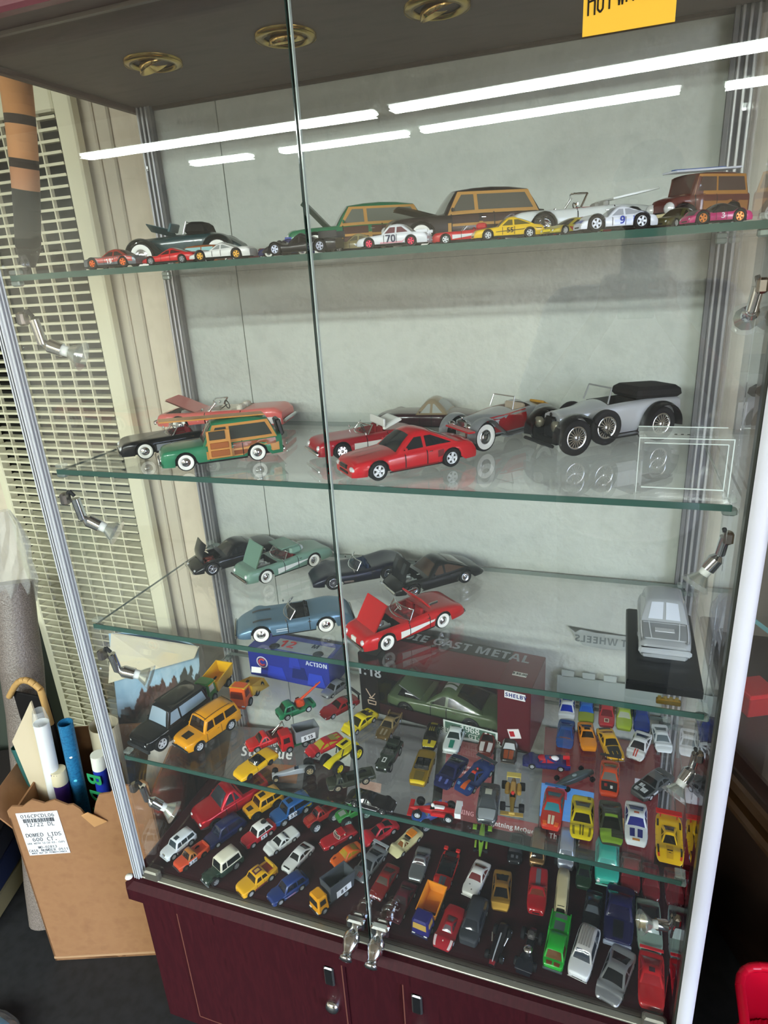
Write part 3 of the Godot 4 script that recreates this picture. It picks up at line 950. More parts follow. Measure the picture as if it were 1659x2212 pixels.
func R(x: float, y: float, z: float) -> Vector3: return Vector3(x, y + DK, z)

func _ready() -> void:
	rng.seed = 7
	# ---- camera, sky, exposure
	var cam := Camera3D.new()
	cam.name = "camera"
	var ax := Vector3(-0.3567, 0.3409, 0.0028)
	cam.transform = Transform3D(Basis(ax.normalized(), ax.length()), R(0.8596, 1.1331, 0.7669))
	cam.fov = 76.246
	cam.near = 0.02
	cam.far = 60.0
	add_child(cam)
	cam.current = true
	var env := Environment.new()
	env.background_mode = Environment.BG_SKY
	var sky := Sky.new()
	var sm := ProceduralSkyMaterial.new()
	sm.sky_top_color = Color("8fb4e8")
	sm.sky_horizon_color = Color("e6edf6")
	sm.ground_horizon_color = Color("b8b6b0")
	sm.ground_bottom_color = Color("8a8680")
	sky.sky_material = sm
	env.sky = sky
	env.background_energy_multiplier = 7.0
	env.tonemap_mode = Environment.TONE_MAPPER_LINEAR
	env.tonemap_exposure = 2.45
	env.sdfgi_enabled = true
	env.ssao_enabled = true
	env.ssil_enabled = true
	var we := WorldEnvironment.new()
	we.name = "world_environment"
	we.environment = env
	add_child(we)
	# ---- ceiling lights of the shop (seen mirrored in the cabinet's glass doors)
	fixture("long fluorescent ceiling light at the left of the nearer row", Vector3(-1.9, 2.10, 3.78), 2.4, 0.01)
	fixture("long fluorescent ceiling light at the right of the nearer row", Vector3(0.66, 2.10, 3.6), 2.54, 0.095)
	fixture("short fluorescent ceiling light at the left end of the farther row", Vector3(-2.37, 2.10, 4.57), 0.6, 0.0)
	fixture("fluorescent ceiling light second from the left in the farther row", Vector3(-1.26, 2.10, 4.52), 1.1, 0.03)
	fixture("fluorescent ceiling light at the middle of the farther row", Vector3(0.25, 2.10, 4.37), 1.75, 0.1)
	fixture("fluorescent ceiling light at the right end of the farther row", Vector3(1.75, 2.10, 4.34), 0.8, 0.05)
	room()
	cabinet()
	shelves()
	louvers()
	left_goods()
	right_goods()
	boxes_in_cabinet()
	toys_on_the_top_shelf()
	toys_on_the_second_shelf()
	toys_on_the_third_shelf()
	toys_on_the_lowest_shelf()
	toys_on_the_deck()
	photographer()

const LAMP_GLOW := 12.0
const LAMP_ENERGY := 2.9
func fixture(label: String, at: Vector3, len: float, yaw: float) -> void:
	var o := thing("fluorescent_light", label, "ceiling light", at + Vector3(0, DK, 0), yaw, "fluorescent lights on the shop ceiling")
	box("housing", Vector3(0, 0.035, 0), Vector3(len, 0.05, 0.15), mat("dcdcd8", 0.5), o, 0.008)
	box("diffuser", Vector3(0, 0.0, 0), Vector3(len - 0.03, 0.026, 0.115), glow("f0fff6", LAMP_GLOW), o, 0.01)
	var l := AreaLight3D.new()
	l.name = "lamp"
	l.area_size = Vector2(len - 0.04, 0.11)
	l.light_energy = LAMP_ENERGY * len
	l.light_color = Color("f2fff8")
	l.shadow_enabled = true
	l.position = Vector3(0, -0.02, 0)
	l.rotation = Vector3(-PI / 2, 0, 0)
	l.area_range = 14.0
	l.area_attenuation = 2.0
	o.add_child(l)

func slab(called: String, a: Vector3, b: Vector3, m: Material) -> Node3D:
	var o := box(called, (a + b) * 0.5, (b - a).abs(), m, self)
	struct(o)
	return o
func room() -> void:
	var fl := mottled(3, 0.05, ["0a0a0c", "16161a", "1c1c20"], 1.2, 0.75)
	var wl := mottled(5, 0.03, ["cfc2ac", "ddd0bb", "d6c9b3"], 0.8, 0.85)
	var pale := mat("cfc8ba", 0.85)
	slab("floor", Vector3(-4.2, -0.1, -2.2), Vector3(4.2, 0.0, 6.6), fl)
	slab("ceiling", Vector3(-4.2, 2.62, -2.2), Vector3(4.2, 2.75, 6.6), mat("c9bfb0", 0.9))
	slab("wall_back", Vector3(-4.2, 0, -0.68), Vector3(1.06, 2.62, -0.53), wl)
	slab("wall_alcove", Vector3(0.92, 0, -2.2), Vector3(1.06, 2.62, -0.68), pale)
	slab("wall_alcove_back", Vector3(1.06, 0, -2.2), Vector3(4.2, 2.62, -2.05), mat("8a8070", 0.9))
	slab("wall_left", Vector3(-4.2, 0, -0.53), Vector3(-4.05, 2.62, 6.6), mat("a89c8c", 0.9))
	# right wall with the shop door's opening
	slab("wall_right", Vector3(4.05, 0, -2.05), Vector3(4.2, 2.62, 1.2), mat("a89c8c", 0.9))
	slab("wall_right", Vector3(4.05, 0, 3.6), Vector3(4.2, 2.62, 6.6), mat("a89c8c", 0.9))
	slab("wall_right", Vector3(4.05, 2.35, 1.2), Vector3(4.2, 2.62, 3.6), mat("a89c8c", 0.9))
	slab("wall_front", Vector3(-4.05, 0, 6.45), Vector3(4.05, 2.62, 6.6), mat("a6998a", 0.9))
	# pilaster strips on the wall left of the cabinet
	for e in [[-0.236, 0.036, "cdc3b0"], [-0.196, 0.036, "c9bfac"]]:
		struct(box("trim_1" if e[0] < -0.2 else "trim_2", Vector3(e[0], 1.3, -0.527), Vector3(e[1], 2.6, 0.008), mat(e[2], 0.8), self, 0.004))

# ---------------------------------------------------------------- the cabinet
func cabinet() -> void:
	var mah := wood(11, ["2a0f14", "3a151b", "321218", "40181e"], Vector3(5.0, 0.7, 5.0), 0.5, 0.0)
	mah.metallic_specular = 0.22
	var deckm := wood(12, ["2b1216", "381a1e", "301519"], Vector3(0.8, 4.0, 4.0), 0.55, 0.0)
	deckm.metallic_specular = 0.22
	var dark := wood(13, ["64564f", "6f6059", "685a52"], Vector3(0.7, 3.0, 3.0), 0.6, 0.0)
	var alu := mat("a9aaad", 0.4, 0.35)
	var alu_lit := mat("cfcdd4", 0.42, 0.35)
	var c := thing("display_cabinet", "tall glass display cabinet with a dark mahogany base and aluminium corner posts", "display cabinet", Vector3(0.5, 0, -0.2))
	case_root = c
	var o := -c.position
	# base: carcass, moulded top board, two doors
	var base := box("base", R(0.5, -0.235, -0.2) + o, Vector3(1.03, 0.37, 0.42), mah, c, 0.004)
	var kick := box("plinth", R(0.5, -0.4, -0.21) + o, Vector3(0.98, 0.05, 0.36), mat("0f0a0b", 0.7), c)
	kick.name = "plinth"
	box("top_board", R(0.5, -0.026, -0.195) + o, Vector3(1.068, 0.052, 0.452), mah, c, 0.012)
	box("deck", R(0.5, 0.0005 - 0.004, -0.2) + o, Vector3(0.99, 0.008, 0.4), deckm, c)
	box("front_edge_strip", R(0.5, 0.002, 0.003) + o, Vector3(1.0, 0.004, 0.012), mat("8d8a80", 0.35, 0.6), c, 0.001)
	var seal := box("edge_seal", R(0.5, 0.0035, -0.006) + o, Vector3(0.98, 0.004, 0.004), mat("3a342f", 0.6), c)
	seal.name = "edge_seal"
	for e in [[0.075, 0.448, 0.416], [0.557, 0.93, 0.588]]:
		var d := box("cabinet_door", R((e[0] + e[1]) * 0.5, -0.215, 0.012) + o, Vector3(e[1] - e[0], 0.325, 0.008), mah, c, 0.003)
		for s in [[0, 0.1575, e[1] - e[0] - 0.012, 0.0022], [0, -0.1575, e[1] - e[0] - 0.012, 0.0022]]:
			box("door_groove", Vector3(0, s[1], 0.0041), Vector3(s[2], s[3], 0.001), mat("6a4038", 0.5), d)
		for s in [-1, 1]:
			box("door_groove", Vector3(s * (e[1] - e[0] - 0.01) * 0.5, 0, 0.0041), Vector3(0.0022, 0.315, 0.001), mat("6a4038", 0.5), d)
		var lx: float = e[2] - (e[0] + e[1]) * 0.5
		box("door_latch", Vector3(lx, 0.115, 0.006), Vector3(0.02, 0.046, 0.006), mat("8f9092", 0.3, 0.9), d, 0.002)
		box("latch_recess", Vector3(lx, 0.115, 0.0095), Vector3(0.013, 0.038, 0.002), mat("1a1a1c", 0.5), d)
		var st := mb()
		lathe(st, [[0.015, 0.0], [0.015, 0.006], [0.011, 0.012], [0.004, 0.014], [0.0, 0.014]], 18, "z")
		built(st, "lock", chrome(), d, Vector3(lx, 0.033, 0.004))
	# little white button cap on the base's left corner
	var stc := mb()
	lathe(stc, [[0.008, 0.0], [0.007, 0.003], [0.0, 0.0035]], 14)
	built(stc, "screw_cap", mat("e8e6e2", 0.5), c, R(-0.026, 0.0, 0.014) + o)
	# corner posts: a body with raised ribs and dark gaskets between them
	for p in [[0.0, 0.0, 1, 1], [1.0, 0.0, -1, 1], [0.0, -0.4, 1, -1], [1.0, -0.4, -1, -1]]:
		var sx: int = p[2]
		var sz: int = p[3]
		var front := sz > 0
		var right_front := front and sx < 0
		var m: Material = mat("4c4e4a", 0.3, 0.3) if right_front else alu
		var wx := 0.014 if front else 0.026
		var post := box("corner_post", R(p[0] - sx * (0.007 if front else -0.003), HT * 0.5, p[1] + sz * 0.002) + o, Vector3(wx, HT, 0.018), m, c, 0.002)
		if right_front:
			var st := mb()
			var pr := []
			for i in 13:
				var a := lerpf(-0.25, PI * 0.75, i / 12.0)
				pr.append(Vector2(cos(a) * 0.0135, cos(a) * 0.0 + sin(a) * 0.0135))
			for i in 12:
				q(st, Vector3(pr[i].x, -HT * 0.5, pr[i].y), Vector3(pr[i + 1].x, -HT * 0.5, pr[i + 1].y), Vector3(pr[i + 1].x, HT * 0.5, pr[i + 1].y), Vector3(pr[i].x, HT * 0.5, pr[i].y), 1)
			for i in 12:
				tri(st, Vector3(0, HT * 0.5, 0), Vector3(pr[i].x, HT * 0.5, pr[i].y), Vector3(pr[i + 1].x, HT * 0.5, pr[i + 1].y))
			built(st, "rounded_cover", mat("dad8e2", 0.5, 0.1), post, Vector3(0.004, 0, 0.008))
			continue
		for k in [-1, 0, 1]:
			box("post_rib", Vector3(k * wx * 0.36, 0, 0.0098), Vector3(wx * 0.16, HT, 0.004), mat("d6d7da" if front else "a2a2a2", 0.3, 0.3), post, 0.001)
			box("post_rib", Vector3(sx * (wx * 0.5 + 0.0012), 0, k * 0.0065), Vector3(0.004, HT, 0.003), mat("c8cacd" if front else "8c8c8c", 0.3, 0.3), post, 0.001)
		for k in [-0.5, 0.5]:
			box("gasket", Vector3(k * wx * 0.36, 0, 0.0094), Vector3(wx * (0.16 if front else 0.24), HT, 0.002), mat("4c4c4e", 0.7), post)
		if not front:
			box("inner_gasket", Vector3(sx * (wx * 0.5 + 0.004), 0, 0.006), Vector3(0.006, HT, 0.012), mat("6a6a6a", 0.6), post)
	# back boards with a narrow joint, side panes, two glass doors
	var bk := mottled(21, 0.02, ["a9aea6", "b3b8b0", "aeb3ab"], 1.6, 0.75, 0.25)
	box("back_board", R(0.0755, HT * 0.5, -0.41) + o, Vector3(0.151, HT, 0.009), bk, c)
	box("back_board", R(0.5765, HT * 0.5, -0.41) + o, Vector3(0.847, HT, 0.009), bk, c)
	box("joint_backing", R(0.152, HT * 0.5, -0.417) + o, Vector3(0.02, HT, 0.004), mat("3a3a36", 0.8), c)
	for s in [0, 1]:
		box("side_pane", R(s, HT * 0.5, -0.2) + o, Vector3(0.005, HT - 0.004, 0.37), glass(), c)
	for s in [0, 1]:
		var x0 := 0.0155 if s == 0 else 0.5025
		var x1 := 0.4985 if s == 0 else 0.9855
		var d := box("glass_door", R((x0 + x1) * 0.5, HT * 0.5 + 0.002, 0.0) + o, Vector3(x1 - x0, HT - 0.008, 0.005), glass(), c)
		var ed := x1 if s == 0 else x0
		var lx := ed - (x0 + x1) * 0.5
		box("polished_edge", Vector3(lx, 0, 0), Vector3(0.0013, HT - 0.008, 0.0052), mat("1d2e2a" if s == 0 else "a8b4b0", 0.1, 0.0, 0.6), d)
		var ks := -1 if s == 0 else 1
		var kx: float = lx + ks * 0.021
		var ky: float = 0.047 - HT * 0.5
		box("knob_clamp", Vector3(kx, ky, 0.008), Vector3(0.034, 0.02, 0.014), chrome(), d, 0.003)
		box("inner_clamp", Vector3(kx, ky, -0.006), Vector3(0.02, 0.014, 0.006), chrome(), d, 0.002)
		var st := mb()
		lathe(st, [[0.006, 0.0], [0.008, 0.006], [0.014, 0.014], [0.0155, 0.024], [0.0125, 0.034], [0.0085, 0.042], [0.0095, 0.048], [0.0125, 0.05], [0.012, 0.054], [0.006, 0.056], [0.0, 0.056]].map(func(p): return [p[0], p[1]]), 22, "z")
		built(st, "door_knob", chrome(), d, Vector3(kx, ky - 0.004, 0.012), Vector3(0.35, 0, 0))
		var hx := 0.018 if s == 0 else 0.966
		box("pivot_hinge", R(hx + 0.008, 0.011, 0.002) + o - d.position, Vector3(0.036, 0.022, 0.014), mat("77746c", 0.35, 0.6), d, 0.003)
		box("pivot_hinge", R(hx + 0.008, HT - 0.011, 0.002) + o - d.position, Vector3(0.036, 0.022, 0.014), mat("77746c", 0.35, 0.6), d, 0.003)
	# canopy with its rail
	box("canopy", R(0.5, HT + 0.11, -0.19) + o, Vector3(1.04, 0.22, 0.47), dark, c, 0.003)
	box("canopy_front", R(0.5, HT + 0.13, 0.05) + o, Vector3(1.05, 0.27, 0.02), wood(14, ["6a3a42", "7a454c", "70404a"], Vector3(0.8, 3, 3), 0.4, 0.2), c, 0.004)
	box("canopy_rail", R(0.5, HT - 0.002, 0.0) + o, Vector3(0.99, 0.005, 0.006), mat("8f8880", 0.5, 0.3), c)
	box("canopy_edge", R(-0.014, HT - 0.002, -0.2) + o, Vector3(0.014, 0.012, 0.43), mat("5a4740", 0.5), c, 0.002)
	box("canopy_edge", R(1.014, HT - 0.002, -0.2) + o, Vector3(0.014, 0.012, 0.43), mat("5a4740", 0.5), c, 0.002)
	box("canopy_edge", R(0.5, HT - 0.002, -0.402) + o, Vector3(0.98, 0.008, 0.008), mat("54483f", 0.5), c, 0.002)
	# recessed downlights
	var names := ["leftmost brass recessed downlight with a tilted lamp cup in the canopy", "brass recessed downlight crossed by the glass door joint", "brass recessed downlight third from the left, cut by the frame top"]
	for i in 3:
		var x: float = [0.187, 0.404, 0.616][i]
		var d := thing("recessed_downlight", names[i], "downlight", R(x, HT, -0.19), 0.0, "brass downlights in the canopy")
		var st := mb()
		lathe(st, [[0.029, -0.001], [0.031, -0.005], [0.039, -0.0035], [0.042, 0.0]].map(func(p): return [p[0], -p[1] - 0.004]), 32)
		lathe(st, [[0.042, 0.0], [0.0405, -0.0045], [0.031, -0.006], [0.029, -0.002]], 32)
		built(st, "trim_ring", mat("b59a5a", 0.22, 1.0), d)
		st = mb()
		lathe(st, [[0.029, 0.0], [0.028, 0.018], [0.0, 0.019]], 28)
		built(st, "lamp_can", mat("3a3226", 0.4, 0.6), d)
		st = mb()
		lathe(st, [[0.0, 0.012], [0.02, 0.006], [0.025, -0.006], [0.0235, -0.006], [0.018, 0.004], [0.0, 0.008]], 24)
		built(st, "lamp_cup", mat("d8b878", 0.15, 1.0), d, Vector3(0, -0.002, 0), Vector3(0.25, 0, 0.3 if i != 1 else 0.02))
	# clamp spotlights on the front posts
	var lab := ["chrome spotlight on the left post above the second shelf", "chrome spotlight on the left post under the second shelf edge", "chrome spotlight on the left post under the third shelf", "chrome spotlight on the left post above the cabinet floor", "chrome spotlight at the right edge under the top shelf", "chrome spotlight on the right post above the glass car", "chrome spotlight on the right post over the grey graphics car", "chrome spotlight on the right post over the grey green saloon"]
	for i in 8:
		var left := i < 4
		var sx := 1.0 if left else -1.0
		var y: float = [1.1, 0.815, 0.517, 0.215, 1.1, 0.825, 0.513, 0.215][i]
		var s := thing("spotlight", lab[i], "spotlight", R(0.0055 if left else 0.9945, y, -0.012), 0.0, "chrome spotlights on the cabinet posts")
		box("bracket", Vector3(sx * 0.006, 0, -0.004), Vector3(0.014, 0.02, 0.016), mat("b4aaa0", 0.25, 1.0), s, 0.003)
		var st := mb()
		if not left: s.scale = Vector3.ONE * 0.78
		var elb := Vector3(sx * (0.018 if left else 0.009), -0.002, -0.012)
		tube(st, [Vector3(sx * 0.008, 0.004, -0.006), Vector3(sx * 0.012, 0.012, -0.009), elb + Vector3(0, 0.004, 0)], 0.0032, 8)
		built(st, "cable", mat("1a1a1c", 0.5), s)
		var j := elb + Vector3(sx * 0.003, -0.036 if left else -0.03, -0.004)
		st = mb()
		rod(st, elb, j, 0.0075, 0.0075, 14)
		built(st, "arm", chrome(), s)
		var dirs := [Vector3(0.86, -0.36, -0.3), Vector3(0.78, -0.5, -0.3), Vector3(0.85, -0.35, -0.35), Vector3(0.7, -0.62, -0.3), Vector3(0.05, -0.25, -0.95), Vector3(-0.5, -0.82, 0.15), Vector3(-0.4, -0.6, 0.45), Vector3(-0.9, 0.2, 0.3)]
		var d: Vector3 = dirs[i].normalized()
		var k := j + d * 0.03
		st = mb()
		ball(st, j, Vector3.ONE * 0.006, 10, 6)
		rod(st, j + d * 0.003, j + d * 0.01, 0.006, 0.011, 14)
		rod(st, j + d * 0.01, k, 0.011, 0.0105, 14)
		built(st, "socket", chrome(), s)
		st = mb()
		rod(st, k, k + d * 0.01, 0.0085, 0.008, 12)
		built(st, "bulb_base", mat("e2e4e0", 0.4), s)
		st = mb()
		rod(st, k + d * 0.008, k + d * 0.03, 0.008, 0.0225, 20, false)
		built(st, "bulb_shell", glass("cfd8d4", 0.12), s)
		st = mb()
		rod(st, k + d * 0.0085, k + d * 0.024, 0.0072, 0.017, 10, false)
		built(st, "reflector", mat("d6d8cc", 0.22, 0.85), s)
		st = mb()
		rod(st, k + d * 0.03, k + d * 0.031, 0.0225, 0.0225, 20)
		built(st, "bulb_front", glass("d8e4e0", 0.04), s)
	# handwritten yellow sign taped to the right door
	var sg := thing("paper_sign", "yellow paper sign handwritten in black on the right glass door", "sign", R(0.847, 1.378, 0.0035))
	box("paper", Vector3(0, 0, 0.0005), Vector3(0.081, 0.09, 0.0008), mat("f0b83a", 0.7), sg)
	var st := mb()
	var L := {"H": [[0, 0, 0, 1], [1, 0, 1, 1], [0, .5, 1, .55]], "O": [[.1, .2, .1, .75], [.1, .75, .5, 1], [.5, 1, .9, .75], [.9, .75, .9, .2], [.9, .2, .5, 0], [.5, 0, .1, .2]], "T": [[.5, 0, .5, 1], [-.1, .95, 1.1, 1.05]], "W": [[0, 1, .25, 0], [.25, 0, .5, .7], [.5, .7, .75, 0], [.75, 0, 1, 1]], "E": [[0, 0, 0, 1], [0, 1, .8, 1], [0, .5, .7, .52], [0, 0, .85, .02]], "L": [[0, 1, 0, 0], [0, 0, .8, .05]], "S": [[.9, .9, .4, 1], [.4, 1, .1, .75], [.1, .75, .8, .35], [.8, .35, .6, .02], [.6, .02, 0, .12]]}
	var gx := -0.036
	var i := 0
	for ch in "HOT WHEELS":
		if L.has(ch):
			for e in L[ch]:
				var big := 0.6 if ch == "O" else 1.0
				var a := Vector3(gx + e[0] * 0.0058, -0.029 + (gx + 0.036) * 0.17 + e[1] * 0.0215 * big, 0.0011)
				var b := Vector3(gx + e[2] * 0.0058, -0.029 + (gx + 0.036) * 0.17 + e[3] * 0.0215 * big, 0.0011)
				rod(st, a, b, 0.0009, 0.0009, 6)
		gx += 0.0079 if ch != " " else 0.002
	built(st, "handwriting", mat("1d1712", 0.7), sg)

func shelves() -> void:
	var n := ["top", "second", "third", "lowest"]
	var hs := [H1 + 0.008, H2, H3, H4]
	for i in 4:
		var o := thing("glass_shelf", "%s clear glass shelf with a dark green polished front edge" % n[i], "shelf", R(0.5, hs[i], -0.2), 0.0, "glass shelves of the cabinet")
		box("pane", Vector3(0, -0.004, -0.0), Vector3(0.978, 0.0075, 0.372), glass(), o)
		box("front_edge", Vector3(0, -0.004, 0.1875), Vector3(0.978, 0.008, 0.002), mat("31544b", 0.12, 0.0, 0.6), o)
		box("back_edge", Vector3(0, -0.004, -0.1868), Vector3(0.978, 0.008, 0.0012), mat("6f7c76", 0.2, 0.0, 0.5), o)
		for s in [-1, 1]:
			box("side_edge", Vector3(s * 0.4895, -0.004, 0), Vector3(0.0012, 0.003, 0.372), mat("6c7a74", 0.2, 0.0, 0.5), o)
			for z in [0.178, -0.178]:
				box("shelf_clip", Vector3(s * 0.4885, -0.011, z), Vector3(0.016, 0.009, 0.012), mat("8a9690", 0.25, 0.3, 0.5), o, 0.002)
				box("clip_pad", Vector3(s * 0.487, 0.004, z), Vector3(0.014, 0.006, 0.014), glass("c8d4cc", 0.2), o, 0.001)

# ---------------------------------------------------------------- left of the cabinet
func louvers() -> void:
	var cream := mat("dad5ba", 0.7)
	var o := thing("louvered_panel", "cream louvered metal grille panel with many narrow slats on the wall", "grille panel", R(-0.49, -0.36, -0.5))
	var x0 := -0.205
	var x1 := 0.205
	box("backing", Vector3(0, 0.925, -0.0265), Vector3(0.44, 1.86, 0.004), mat("1c1b18", 0.9), o)
	box("frame_side", Vector3(x1 + 0.024, 0.94, 0.0), Vector3(0.046, 1.94, 0.026), cream, o, 0.004)
	box("frame_side", Vector3(x0 - 0.012, 0.94, 0.0), Vector3(0.024, 1.94, 0.026), cream, o, 0.003)
	box("frame_top", Vector3(0, 1.895, 0.0), Vector3(0.41, 0.09, 0.026), cream, o, 0.004)
	box("ornament_rail", Vector3(0.0, 1.93, 0.016), Vector3(0.46, 0.026, 0.012), mat("aeb09a", 0.6), o, 0.004)
	box("frame_bottom", Vector3(0, 0.02, 0.0), Vector3(0.41, 0.08, 0.026), cream, o, 0.004)
	var st := mb()
	bevel_box(st, Vector3(0, 0, -0.004), Vector3(0.41, 0.0014, 0.03), 0.0004)
	bevel_box(st, Vector3(0, 0.0005, 0.0108), Vector3(0.41, 0.0058, 0.0016), 0.0004)
	st.generate_normals()
	var slat := st.commit()
	var y := 0.075
	while y < 1.845:
		put(slat, "slat", cream, o, Vector3(0, y, 0.0), Vector3(0.1, 0, 0))
		y += 0.0218
	for k in 7:
		box("divider", Vector3(x1 - 0.0505 * (k + 1), 0.955, 0.0075), Vector3(0.0034, 1.79, 0.009), cream, o)
	# striped plush tail hanging in front of it
	var t := thing("plush_tiger_tail", "orange and black striped plush tiger tail hanging beside the cabinet", "plush tail", R(-0.13, 1.5, -0.25))
	var ba := [[0.0, 0.04, "2b2623"], [0.04, 0.066, "c48a55"], [0.066, 0.08, "3a2f2a"], [0.08, 0.13, "c68b58"], [0.13, 0.142, "3c312c"], [0.142, 0.185, "c88f60"], [0.185, 0.197, "3c322d"], [0.197, 0.225, "bd8763"], [0.225, 0.33, "262423"]]
	var path := func(s: float) -> Vector3: return Vector3(0.004 - 0.02 * (s / 0.3) - 0.03 * pow(s / 0.3, 2.0), 0.06 - s, 0.0)
	for b in ba:
		st = mb()
		for k in 4:
			var s0: float = lerpf(b[0], b[1], k / 4.0) * 1.2 - 0.02
			var s1: float = lerpf(b[0], b[1], (k + 1) / 4.0) * 1.2 - 0.02
			var r0 := 0.027 - 0.018 * maxf(0.0, s0) * 0.9 * 1.0
			var r1 := 0.027 - 0.018 * maxf(0.0, s1) * 0.9 * 1.0
			if s1 > 0.36: r1 = 0.012
			rod(st, path.call(s0), path.call(s1), r0, r1, 16, k == 3 and b[1] > 0.3)
		var pm := mat(b[2], 0.95)
		pm.rim_enabled = true
		pm.rim = 0.4
		built(st, "tail_band", pm, t)

func pipe(st: SurfaceTool, a: Vector3, b: Vector3, r: float, th: float, n := 20) -> void:
	# a hollow tube whose open end is b
	var d := (b - a).normalized()
	var u := d.cross(Vector3.RIGHT).normalized()
	var v := d.cross(u)
	for i in n:
		var e0 := u * cos(TAU * i / n) + v * sin(TAU * i / n)
		var e1 := u * cos(TAU * (i + 1) / n) + v * sin(TAU * (i + 1) / n)
		q(st, a + e0 * r, a + e1 * r, b + e1 * r, b + e0 * r, 1)
		q(st, b + e0 * r, b + e1 * r, b + e1 * (r - th), b + e0 * (r - th))
		var c := b.lerp(a, 0.5)
		q(st, b + e0 * (r - th), b + e1 * (r - th), c + e1 * (r - th), c + e0 * (r - th), 1)
func poster_tube(label: String, a: Vector3, b: Vector3, r: float, m: Material, th := 0.0012) -> Node3D:
	var o := thing("poster_tube", label, "poster tube", a, 0.0, "rolled posters in the carton")
	var st := mb()
	pipe(st, Vector3.ZERO, b - a, r, th)
	built(st, "roll", m, o)
	return o
func left_goods() -> void:
	# open carton: walls with thickness, torn front edge, label
	var card := mottled(31, 0.02, ["80583a", "8f6644", "885f3f"], 2.0, 0.85)
	var inner := mat("6e4c33", 0.9)
	var cx := 0.325
	var cz := 0.26
	var ch := 0.475
	var b := thing("cardboard_box", "tall open brown cardboard carton full of rolled posters beside the cabinet", "cardboard box", R(-0.369, -0.42, -0.012), 0.349)
	box("bottom", Vector3(cx * 0.5, 0.003, -cz * 0.5), Vector3(cx, 0.005, cz), card, b)
	var st := mb()
	# front wall with an uneven torn top
	var prev := Vector3.ZERO
	var n := 26
	for i in n:
		var u0 := float(i) / n
		var u1 := float(i + 1) / n
		var hf := func(u: float) -> float: return ch + 0.012 * sin(u * 9.0) + 0.006 * sin(u * 41.0) - 0.05 * exp(-pow((u - 0.55) / 0.06, 2.0)) + 0.05 * u
		var h0: float = hf.call(u0)
		var h1: float = hf.call(u1)
		var z := 0.0045
		q(st, Vector3(u0 * cx, 0, 0), Vector3(u1 * cx, 0, 0), Vector3(u1 * cx, h1, 0), Vector3(u0 * cx, h0, 0))
		q(st, Vector3(u1 * cx, 0, -z), Vector3(u0 * cx, 0, -z), Vector3(u0 * cx, h0, -z), Vector3(u1 * cx, h1, -z))
		q(st, Vector3(u0 * cx, h0, 0), Vector3(u1 * cx, h1, 0), Vector3(u1 * cx, h1, -z), Vector3(u0 * cx, h0, -z))
	built(st, "front_wall", card, b)
	box("side_wall", Vector3(0.002, ch * 0.48, -cz * 0.5), Vector3(0.0045, ch * 0.96, cz), card, b)
	box("side_wall", Vector3(cx - 0.002, ch * 0.52, -cz * 0.5), Vector3(0.0045, ch * 1.04, cz), card, b)
	box("back_wall", Vector3(cx * 0.5, ch * 0.52, -cz), Vector3(cx, ch * 1.04, 0.0045), card, b)
	box("flap", Vector3(-0.03, ch * 0.93, -cz * 0.45), Vector3(0.09, 0.004, cz * 0.8), card, b, 0.0, Vector2.ONE, Vector3(0, 0, -0.95 + PI))
	box("torn_flap", Vector3(cx * 0.58, ch - 0.03, 0.006), Vector3(0.04, 0.05, 0.003), mat("b98a5c", 0.9), b, 0.001, Vector2(0.5, 1), Vector3(0.25, 0, 0.5))
	box("corner_tape", Vector3(cx * 0.5, 0.012, 0.001), Vector3(cx, 0.006, 0.002), mat("a58262", 0.8), b)
	var lb := box("label", Vector3(0.066, ch - 0.068, 0.0012), Vector3(0.094, 0.124, 0.0006), mat("d8d9dd", 0.75), b, 0.0, Vector2.ONE, Vector3(0, 0, 0.02))
	var ink := mat("2a2a30", 0.8)
	var ln := [["016CPCDL06", 0.062, 0.0155, 0], ["12/22 DL", 0.032, 0.0165, 0], ["DOMED LIDS", -0.004, 0.0165, 0], ["600 CT.", -0.02, 0.0165, 0], ["USE WITH 12/20 OZ. CUPS", -0.033, 0.0075, 0], ["MO-02813", -0.048, 0.011, 0], ["CASE NUMBER 0511", -0.059, 0.0115, 0], ["MADE OUT OF PENNSYLVANIA", -0.068, 0.0068, 0]]
	for l in ln: text(l[0], l[2] * 0.83, ink, lb, Vector3(0, l[1] * 0.83, 0.0007), Basis(), "lettering", "Droid Sans Mono", 0.0003)
	var x := -0.034
	rng.seed = 4
	while x < 0.034:
		var w := rng.randf_range(0.0006, 0.0022)
		box("barcode_bar", Vector3(x, 0.039, 0.0006), Vector3(w, 0.011, 0.0004), ink, lb)
		x += w + rng.randf_range(0.0006, 0.0018)
	# rolled posters
	var ocean := mottled(41, 0.03, ["10466e", "1b5f8c", "2a78a4", "164f78"], 9.0, 0.45)
	var bt := poster_tube("tall rolled poster with blue sea water print in the carton", R(-0.345, -0.36, -0.16), R(-0.3, 0.2, -0.155), 0.0165, ocean)
	for e in [[0.47, 0.006, "dfe4e6"], [0.4, 0.007, "5ac0dc"], [0.29, -0.004, "c08a8a"], [0.21, 0.009, "b8d0dc"]]:
		st = mb()
		ball(st, Vector3(0.045 * e[0] / 0.56 + e[1], e[0], 0.0155), Vector3(0.008, 0.0045, 0.0035), 10, 6)
		built(st, "printed_patch", mat(e[2], 0.5), bt)
	poster_tube("white rolled poster in a clear plastic sleeve in the carton", R(-0.39, -0.36, -0.13), R(-0.337, 0.215, -0.125), 0.017, mat("dcdcdc", 0.5))
	st = mb()
	rod(st, R(-0.337, 0.215, -0.125), R(-0.334, 0.25, -0.124), 0.0185, 0.013, 14, false)
	tag(built(st, "plastic_sleeve", glass("e8eaea", 0.25), self), "crumpled clear plastic sleeve end on top of the white rolled poster", "plastic sleeve")
